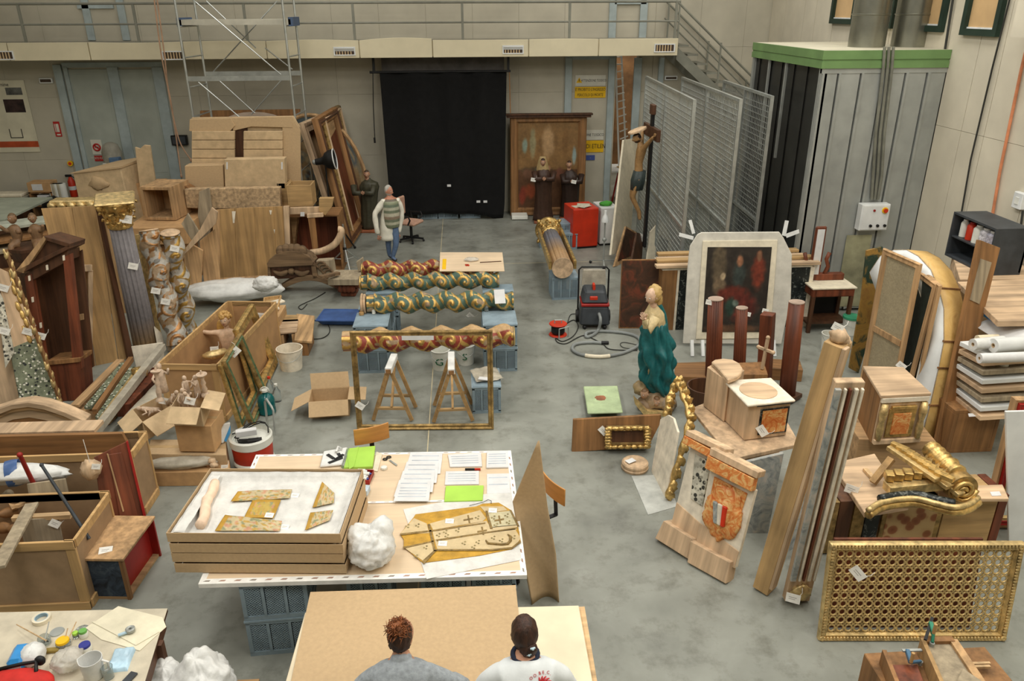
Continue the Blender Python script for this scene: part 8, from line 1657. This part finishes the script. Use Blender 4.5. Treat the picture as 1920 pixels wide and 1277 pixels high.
F7=Plane(V((i7[3].x,i7[3].y,.5)),V((i7[2].x,i7[2].y,.5)),0);W7=F7 .W
for x0,x1,z0,z1,d,m_,nm in((0,1,0,.06,.04,wood_pale,'base_molding'),(0,1,.55,.61,.03,gesso,'cornice'),(.22,.8,.08,.46,.02,gilt,'door_frame'),(.32,.7,.12,.4,.03,orange_m,'orange_door'),(.25,.77,.46,.5,.04,gilt,'door_lintel')):obj(MB().box(x0*W7,x1*W7,-d,0,z0,z1),nm,m_,tb7,F7 .M,bev=.004)
for s in(.08,.92):obj(MB().tube([(s*W7,-.03,z)for z in(.06,.2,.3,.42,.54)],[.03,.045,.03,.05,.035],10),'gilt_volute',giltp,tb7,F7 .M,smooth=2)
obj(MB().box(-.4,.5,-.3,.4,0,.49),'support_case',wood_oldx,M=TR((sum(q7,V())/4)*1-V((0,0,1.15)),-8),label='old wooden case under the small altar tabernacle',cat='case',bev=.005);tag(0,P(1690,686,1.2),'white tag at the back corner of small tabernacle',.12,30)
cv=mk('canvas_back',(160,148,120),sc=40,var=.08,bump=.1);dkc_=mk('dark_green_canvas',(38,46,40),sc=8,var=.3,bump=.05)
def lcan(a,b,tl,tr,tilt,label,field,bar=None):
 r,Pl,W,H=frame_px(a,b,tilt,tl,tr,.09,.04,label,wood_old,name='stretched_canvas',canvas_m=field)
 if bar:obj(MB().box(.09,W-.09,-.035,-.005,H*bar-.04,H*bar+.04),'stretcher_bar',wood_old,r)
lcan((1610,745),(1672,790),(1660,462),(1719,494),None,'stretched canvas seen from behind, front one of the leaning group',cv,.5);lcan((1650,750),(1690,800),(1712,500),(1746,520),None,'dark green canvas second in the leaning group',dkc_);lcan((1672,752),(1706,806),(1722,498),(1768,532),None,'greenish canvas with wooden stretcher third in the leaning group',cv)
leanp((1590,700),(1622,700),6,((1625,470),(1655,462),(1660,500),(1640,600),(1610,700),(1592,690),(1615,560)),.04,'cut_out_scenery','ragged dark green and gold cut board left of the leaning canvases',mk('green_gold_cut',rough=.5,sc=3,dist=1,stops=[(.4,(40,58,46)),(.5,(150,116,54)),(.7,(120,84,48))]))
pa,pb=V((P(1750,835).x,P(1750,835).y,0)),V((P(1790,800).x,P(1790,800).y,0));arp=[(1722,842),(1744,760),(1760,690),(1770,640),(1770,580),(1760,540),(1745,505),(1722,480),(1700,468),(1676,468),(1650,480),(1630,510)]
Pa7=Plane(P(1622,775)+V((.08,.1,0)),P(1722,842)+V((.08,.1,0)),9);av=root('arch_frame','tall rounded arch with white inner face and yellow marbled edge','arch',Pa7 .M);ou=Pa7 .uvs(arp);cxm=ou[9][0];inn=[(x-.3*(1 if x>cxm else-1)*min(1,abs(x-cxm)/.3),z-.28*min(1,k/8)**2)for k,(x,z)in enumerate(ou)]
yel=mk('yellow_marbling',rough=.45,sc=4,dist=1,bump=.03,stops=[(.3,(196,154,84)),(.6,(214,178,112)),(.8,(170,120,58))])
vs=[];n=len(ou)
for(x,z),(x2,z2)in zip(ou,inn):vs+=[(x,0,z),(x,.36,z),(x2,.36,z2),(x2,0,z2)]
def strip(i0,i1,nm,m_):
 mb=MB();mb.add(vs,[(4*k+i0,4*k+i1,4*k+4+i1,4*k+4+i0)for k in range(n-1)]);o=obj(mb,nm,m_,av,smooth=2);s=o.modifiers.new('t','SOLIDIFY');s.thickness=.01
strip(0,1,'yellow_edge',yel);strip(1,2,'back_face',wood_old);strip(2,3,'inner_face',gesso);strip(3,0,'white_face',whitem)
for k in(1,2,3,5):a=ou[k];obj(MB().box(a[0]-.02,a[0]+.012,-.005,.36,a[1]-.012,a[1]+.012),'edge_joint',wood_mid,av)
leanp((1754,842),(1782,836),9,((1838,450),(1876,465),(1782,836),(1754,842)),.06,'carved_tall_board','tall narrow brown panel with carved field leaning before cabinets',wood_mid,front=((1838,485),(1858,492),(1835,570),(1818,562)),fm=wood_grey)
def ubox(px,z1,z0,name,label,mat,cat='board'):return obj(MB().zprism([(min(8.15,v.x),v.y)for v in(P(x,y,z1)for x,y in px)],z0,z1),name,mat,label=label,cat=cat,bev=.005)
Xc=7.3;pbk=[PX(1772,478,Xc),PX(1843,478,Xc)];a,b=PX(1785,415,Xc),PX(1843,440,Xc);y1_,y0_=a.y,b.y;zb6=1.802;y1_=P(1776,478,1.8).y
y0_=min(y0_,y1_-1.0);kb=root('black_cabinet','black open cabinet with bottles standing on pale boards','cabinet',TR((Xc,y1_,zb6),-90));obox_w=y1_-y0_
for q in((0,obox_w,0,.5,0,.03),(0,obox_w,0,.5,.64,.67),(0,.03,0,.5,.03,.64),(obox_w-.03,obox_w,0,.5,.03,.64),(0,obox_w,.47,.5,.03,.64),(.03,obox_w-.03,.02,.47,.3,.32)):obj(MB().box(*q),'board',darkgrey,kb)
for k,(m_,R7)in enumerate(((whitepl,.06),(redm,.07),(whitepl,.08),(mk('mottled_jar',(186,184,190),sc=30,var=.3),.09),(mk('mottled_jar2',(166,164,176),sc=30,var=.3),.1))):r=root('jar',('first white','red banded','second white','first mottled','second mottled')[k]+' jar in the black open cabinet','jar',kb.matrix_basis@TR((.12+.17*k,.14,.322)),'jars in the black cabinet');obj(MB().lathe([(R7,0),(R7,.2),(R7*.7,.23),(0,.23)],16),'jar_body',m_,r,smooth=True);obj(MB().cyl((0,0,.23),(0,0,.26),R7*.6),'jar_top',redd if k==1 else whitem,r,smooth=True)
ubox(((1786,478),(1935,470),(2000,522),(1800,524)),1.8,.0,'pale_counter','pale brown counter board at right wall, behind',wood_palex,'counter');ubox(((1795,528),(1960,522),(1990,600),(1872,602)),1.795,1.72,'pale_counter','pale brown counter board at right wall, in front',wood_palex,'counter')
blu=mk('blue_edge_tape',(44,124,190),bump=0);
for k in(0,1):obj(MB().bar(P(1846,578+12*k,1.71-.06*k),P(1876,598+10*k,1.71-.06*k),.02,.045).bar(P(1876,598+10*k,1.71-.06*k),P(1908,594+10*k,1.71-.06*k),.02,.045),'blue_tape',blu,label=('upper','lower')[k]+' blue taped edge under the front counter board',cat='tape')
for k in range(8):ubox(((1800-2*k,640+14*k),(1846-k,662+17*k),(1950,655+17*k),(1920,630+14*k)),1.44-.11*k,1.38-.11*k,'stacked_board',('top','second','third','fourth','fifth','sixth','seventh','lowest')[k]+' board of the stack of boards at right',whitem if k%3==0 else(wood_palex if k%3==1 else wood_grey))
for k,(a,b,z,R8,lab,m_)in enumerate((((1824,646),(1880,640),.1+1.45,.07,'white paper roll with torn end on the board stack',whitebag),((1862,648),(1950,640),.1+1.46,.085,'thick white paper roll with hollow core on the board stack',whitem),((1836,672),(1950,668),.1+1.38,.06,'long white roll hanging out in front of the board stack',paper),((1832,636),(1870,634),1.55,.05,'cream roll behind the torn white roll',cream),((1882,675),(1876,735),1.3,.06,'white roll standing upright before the board stack',whitepl))):
 A=P(*a,z);B=P(*b,z if k<4 else .75);r=root('paper_roll',lab,'roll',axisM(A,B));L=(B-A).length;obj(MB().lathe([(R8,0),(R8,L),(R8*.35,L),(R8*.35,0),(R8,0)],24,cap=False),'rolled_paper',m_,r,smooth=True);obj(MB().lathe([(R8*.35,.002),(R8*.25,.002),(R8*.25,L),(R8*.35,L)],16,cap=False),'core',card,r,smooth=True)
A=P(1900,612,1.66);obj(MB().grid(12,10,lambda u,v:V(A)+V((-.25+.7*u,-.35+.7*v,.05*sin(pi*u)-.12*(1-u)*(1-u))),(0,0,-.006)),'draped_sheet',paper,label='white sheet draped over the rolls at right edge',cat='sheet',smooth=2)
cb7=P(1772,850);obox(TR((cb7 .x,cb7 .y,0),0),.62,.6,.62,'brown_chest','dark brown framed chest below the stack of boards',wood_mid,'none',.05,'chest');ubox(((1815,775),(1835,774),(1836,780),(1817,781)),.63,.622,'white_note','white note lying on the dark brown chest',paper,'note')
Pr8=Plane(P(1838,985),P(1965,985),3);r=root('red_gold_frame','tall red and gold frame standing at the right picture edge','frame',Pr8 .M);H8=Pr8 .uv(1850,743)[1];mitred(r,Pr8 .W,H8,.13,.07,wood_old);mitred(r,Pr8 .W-.1,H8-.1,.07,.04,redd,.05,.05,-.05,'red_band');mitred(r,Pr8 .W-.2,H8-.2,.05,.05,giltp,.1,.1,-.03,'gilt_fillet')
leanp((1892,1016),(1965,1016),3,((1886,772),(1965,770),(1965,1016),(1892,1016)),.03,'white_sheet_board','white panel leaning before the red and gold frame',whitem)
r,p=qprism(((1560,868),(1622,962),(1705,948),(1640,850)),.72,.66,'plank_board','pale plank board on the dark panelled base at right',wood_palex,'board');obj(MB().bar(P(1622,880,.74),P(1640,900,.74),.05,.03),'wood_batten',wood_raw,label='short pale batten lying on the pale plank board',cat='batten');r2_,p2=qprism(((1760,935),(1892,935),(1880,908),(1760,912)),.72,.68,'plinth_top','pale plinth top right of the gilded scroll',wood_palex,'plinth');ubox(((1856,922),(1874,921),(1878,929),(1860,930)),.725,.722,'white_note','white note lying on the pale plinth top',paper,'note')
Yb8=P(1560,1040).y;V8=VPl(Yb8);alt8=root('panelled_altar_base','altar base with dark red, black marbled and cell patterned panels','altar',(0,Yb8,0))
def ab(px0,px1,m_,nm,d=0,z0=.02,z1=.66,yy=.4):x0,x1=V8 .uv(px0,960)[0],V8 .uv(px1,960)[0];return obj(MB().box(x0,x1,-d,yy,z0,z1),nm,m_,alt8,bev=.004)
ab(1556,1885,wood_old,'carcass',-.03,0,.64);ab(1556,1572,giltd,'gilt_stile',.0);ab(1574,1600,wood_dark,'dark_red_panel',-.01);ab(1602,1624,giltd,'gilt_stile',0);ab(1626,1654,black_m,'marbled_panel',-.01);ab(1657,1768,giltd,'gilt_field',0);ab(1664,1758,red_cell,'cell_panel',.008);ab(1770,1866,wood_goldx,'yellow_panel',0);ab(1868,1884,wood_red,'red_stile',0)
tag(0,P(1597,918,.66),'white tag hanging on dark red panel of the altar base',.13,8)
gs8=root('gilded_scroll','large gilded carved scroll console lying on the altar base','carving');G8=lambda x,y,z:P(x,y,z)
low=[(1628,966),(1650,952),(1685,945),(1720,944),(1760,954),(1790,960),(1815,955),(1834,942)]
for k,(dz,w,m_)in enumerate(((.74,.1,gilt),(.81,.07,giltp))):obj(MB().tube(smooth_pts([V(G8(x,y-9*k,dz))for x,y in low],4),w*.42,8),'curved_molding',m_,gs8,smooth=2)
obj(MB().tube(smooth_pts([V(G8(x,y-16,.82))for x,y in low[1:6]],4),.045,8),'marbled_band',black_m,gs8,smooth=2)
sp8=[V(G8(1806,918,.9))+V((.13*(1-t/26)*cos(-t*.55),-.02,.13*(1-t/26)*sin(-t*.55)))for t in range(24)];obj(MB().tube(sp8,.024,8),'volute',gilt,gs8,smooth=2);c8=V(G8(1806,918,.9));obj(MB().lathe([(0,0),(.15,0),(.15,.5),(0,.5)],28,TR(c8)@MX.Rotation(radians(-90),4,'X')),'volute_drum',giltd,gs8,smooth=True)
A,B=G8(1795,890,1.0),G8(1745,842,1.02);obj(MB().tube([A.lerp(B,t/30)for t in range(31)],[.085+.012*sin(t*.9)+.014*sin(t*2.3)for t in range(31)],20),'leaf_roll',gilt,gs8,smooth=2)
A,B=G8(1668,838,1.05),G8(1760,900,1.0);d=B-A
for k in range(3):obj(MB().bar(A+V((.1*k,-.05*k,-.02*k)),B+V((.1*k,-.05*k,-.06*k)),.1,.05),'stepped_molding',giltp,gs8,bev=.006)
for k in range(9):c=A.lerp(B,(k+.5)/9)+V((.06,-.03,.03));obj(MB().box(-.03,.03,-.09,.09,-.02,.03,TR(c,35)),'dentil',gilt,gs8,bev=.004)
A,B=G8(1662,915,.86),G8(1765,905,.88);obj(MB().bar(A,B,.14,.1),'front_molding',giltp,gs8,bev=.006)
for k in range(6):c=A.lerp(B,(k+.5)/6)+V((0,.05,.09));obj(MB().box(-.05,.03,-.05,.06,-.03,.05,TR(c,-15)),'dentil',gilt,gs8,bev=.004)
obj(MB().bar(G8(1672,860,.98),G8(1636,905,.76),.07,.05),'wooden_prop',wood_gold,gs8)
Pl8=Plane(P(1531,1195),P(1880,1195),7);gl=root('gilded_lattice','large gilded openwork lattice panel standing at right front','lattice',Pl8 .M);W,H=Pl8 .W,Pl8 .uv(1720,1014)[1];Wt=W
mitred(gl,W,H,.075,.06,giltp)
bead=MB();nb=int(W/.03)
for k in range(nb):
 for z in(.03,H-.03):bead.ball(((k+.5)*W/nb,-.055,z),(.014,.012,.018),6)
for k in range(int(H/.03)):
 for x in(.03,W-.03):bead.ball((x,-.055,(k+.5)*.03),(.018,.012,.014),6)
obj(bead,'bead_molding',giltp,gl,kind='stuff');nx,nz=20,10;dx,dz=(W-.15)/nx,(H-.15)/nz;ring=None
for i in range(nx):
 for j in range(nz):
  if ring is None:ring=obj(MB().tube([(dx*.4*cos(t),0,dz*.4*sin(t))for t in[2*pi*k/10 for k in range(12)]],.0095,5,True),'lattice_ring',giltp,gl,smooth=2);o=ring
  else:o=ring.copy();C.objects.link(o)
  o.location=(.075+(i+.5)*dx,-.02,.075+(j+.5)*dz)
lk=MB()
for i in range(nx+1):
 for j in range(nz+1):
  x,z=.075+i*dx,.075+j*dz
  for s in(-1,1):lk.bar((x-dx*.24,-.02,z-s*dz*.24),(x+dx*.24,-.02,z+s*dz*.24),.01,.01,up=(0,1,0))
for i in range(nx):
 for j in range(nz+1):
  x,z=.075+(i+.5)*dx,.075+j*dz;lk.box(x-.008,x+.008,-.03,-.012,z-dz*.12,z+dz*.12)
  if j<nz:lk.box(.075+i*dx-dx*.1,.075+i*dx+dx*.1,-.03,-.012,z+dz*.5-.008,z+dz*.5+.008)
obj(lk,'lattice_links',giltp,gl,kind='stuff');tag(0,Pl8 .at(*(lambda u:(u[0],-.06,u[1]))(Pl8 .uv(1603,1068))),'large white tag on the gilded lattice panel',.13,40)
Pdk=Plane(Pl8 .at(.12,.12,0),Pl8 .at(W*.86,.12,0),9);obj(MB().box(0,Pdk.W,0,.03,0,H*.93),'added_dark_board',wood_red,M=Pdk.M,label='added dark red brown board darkening the holes of the gilded lattice',cat='board',bev=.004)  # added board, hides the bright floor so the lattice holes look dark
q9=[P(x,y,.9)for x,y in((1728,1204),(1786,1203),(1850,1300),(1770,1300))];w9=root('clamped_workpiece','old wooden workpiece held by clamps at bottom right','workpiece');obj(MB().zprism([v[:2]for v in q9],.82,.9),'main_board',wood_grey,w9,bev=.005);obj(MB().bar(q9[0]+V((0,0,.01)),q9[1]+V((0,0,.01)),.05,.04),'end_batten',wood_mid,w9);obj(MB().bar(q9[0]+V((0,0,-.03)),q9[3]+V((0,0,-.03)),.03,.14),'side_board',wood_gold,w9);obj(MB().bar(q9[1],q9[2],.06,.05),'right_batten',wood_old,w9)
obj(MB().bar(P(1655,1232,.86),P(1690,1320,.86),.03,.14),'left_rail',wood_mid,label='brown rail at left of the clamped workpiece',cat='rail');ubox(((1668,1246),(1720,1245),(1745,1310),(1690,1310)),.84,.8,'red_brown_plank','red brown plank between rail and clamped workpiece',wood_red);ubox(((1805,1252),(1862,1290),(1840,1320),(1790,1285)),.93,.905,'top_scrap','short greyed board lying on the clamped workpiece',wood_grey)
for k in(0,1):obj(MB().bar(P(1820,1245+6*k,.84),P(1856,1244+6*k,.84),.02,.02),'batten',wood_raw,label=('far','near')[k]+' pale batten sticking out right of workpiece',cat='batten')
def clamp(a,b,c,d,z,label,m_):r=root('bar_clamp',label,'clamp',None,'bar clamps on the workpiece');A,B=P(*a,z),P(*b,z);obj(MB().bar(A,B,.022,.012),'steel_bar',dark if m_ is mg else steel,r);Cc,D=P(*c,z),P(*d,z-.05);obj(MB().bar(A.lerp(B,.25),Cc,.03,.035).bar(Cc,D,.022,.022),'jaw',m_,r,bev=.004);obj(MB().cyl(D,D+V((0,0,-.03)),.018),'screw_pad',steel,r);obj(MB().cyl(Cc,Cc+V((0,0,.09)),.012),'screw_handle',wood_gold,r)
mg=mk('green_clamp_paint',(44,118,92),rough=.4);mb_=mk('blue_clamp_paint',(74,112,140),rough=.4)
clamp((1748,1158),(1735,1200),(1750,1188),(1748,1205),.98,'green bar clamp at the back of workpiece',mg);clamp((1692,1220),(1728,1219),(1708,1242),(1726,1240),.9,'blue bar clamp at the left of workpiece',mb_)
obj(MB().box(-.45,.5,-.1,.35,0,.795),'work_bench',wood_mid,M=TR((P(1760,1262,.8).x,P(1760,1262,.8).y-.12,0)),label='wooden bench block under the clamped workpiece',cat='bench',bev=.006)
leanp((1072,847),(1216,845),12,((1075,787),(1240,778),(1240,790),(1216,838),(1072,848)),.06,'relief_board','old plank panel with gilded relief frame lying on its side',wood_mid)
Pg9=Plane(P(1072,847),P(1216,845),12);gp9=root('gilt_relief','gilded relief frame with dark field fixed on the plank panel','relief',Pg9 .M);u0,u1=Pg9 .uv(1135,838),Pg9 .uv(1216,796);mitred(gp9,u1[0]-u0[0],u1[1]-u0[1],.07,.07,giltd,u0[0],u0[1],-.012);obj(MB().box(u0[0]+.06,u1[0]-.06,-.03,-.013,u0[1]+.06,u1[1]-.06),'dark_field',wood_dark,gp9)
for k in range(28):t=k/28*2*pi;fx_,fz_=max(-1,min(1,1.5*cos(t))),max(-1,min(1,1.5*sin(t)));obj(MB().ball(((u0[0]+u1[0])/2+(u1[0]-u0[0])*.46*fx_,-.085,(u0[1]+u1[1])/2+(u1[1]-u0[1])*.42*fz_),(.045,.022,.028),12,None,None,lambda d,k=k:1+.6*cnoise(d*3+V((k,0,0)))),'gilt_leaf',gilt,gp9,smooth=2)
tag(0,P(1131,808,.35),'white tags on the gilded relief panel',.12,45)
leanp((1222,885),(1248,936),10,((1238,786),(1252,778),(1262,784),(1270,810),(1248,936),(1221,884)),.03,'arched_back_board','white backed arched panel leaning by the painted pilasters',gesso)
A,B=P(1262,930),P(1285,860);cf_=root('gilt_carved_frame','gilded carved frame leaning behind the white arched panel','frame');pts=[P(1252,932,.05),P(1268,880,.35),P(1285,820,.7),P(1292,780,.85),P(1280,740,1.0),P(1268,718,1.05),P(1255,745,.9),P(1248,780,.7)]
sp9=smooth_pts([V(q)for q in pts],5);obj(MB().tube(sp9,[.035+.012*sin(i*1.7)for i in range(len(sp9))],10),'carved_rail',gilt,cf_,smooth=2)
for k in range(0,len(sp9),2):obj(MB().ball(sp9[k]+V((.03*(-1)**k,0,.02)),(.05,.03,.07),14,None,None,lambda d,k=k:1+.6*cnoise(d*2.6+V((k,0,0)))),'carved_leaf',gilt,cf_,smooth=2)
c=P(1322,735,.3);r=root('round_vessel','dark round copper vessel behind the pale pedestals','vessel',TR((c.x,c.y,.0)));obj(MB().lathe([(.2,0),(.24,.1),(.26,.4),(.24,.4),(.22,.1),(0,.06)],26),'vessel_wall',wood_dark,r,smooth=True)
bpy.context.view_layer.update()
for t_ in TAGS:hang_tag(*t_)
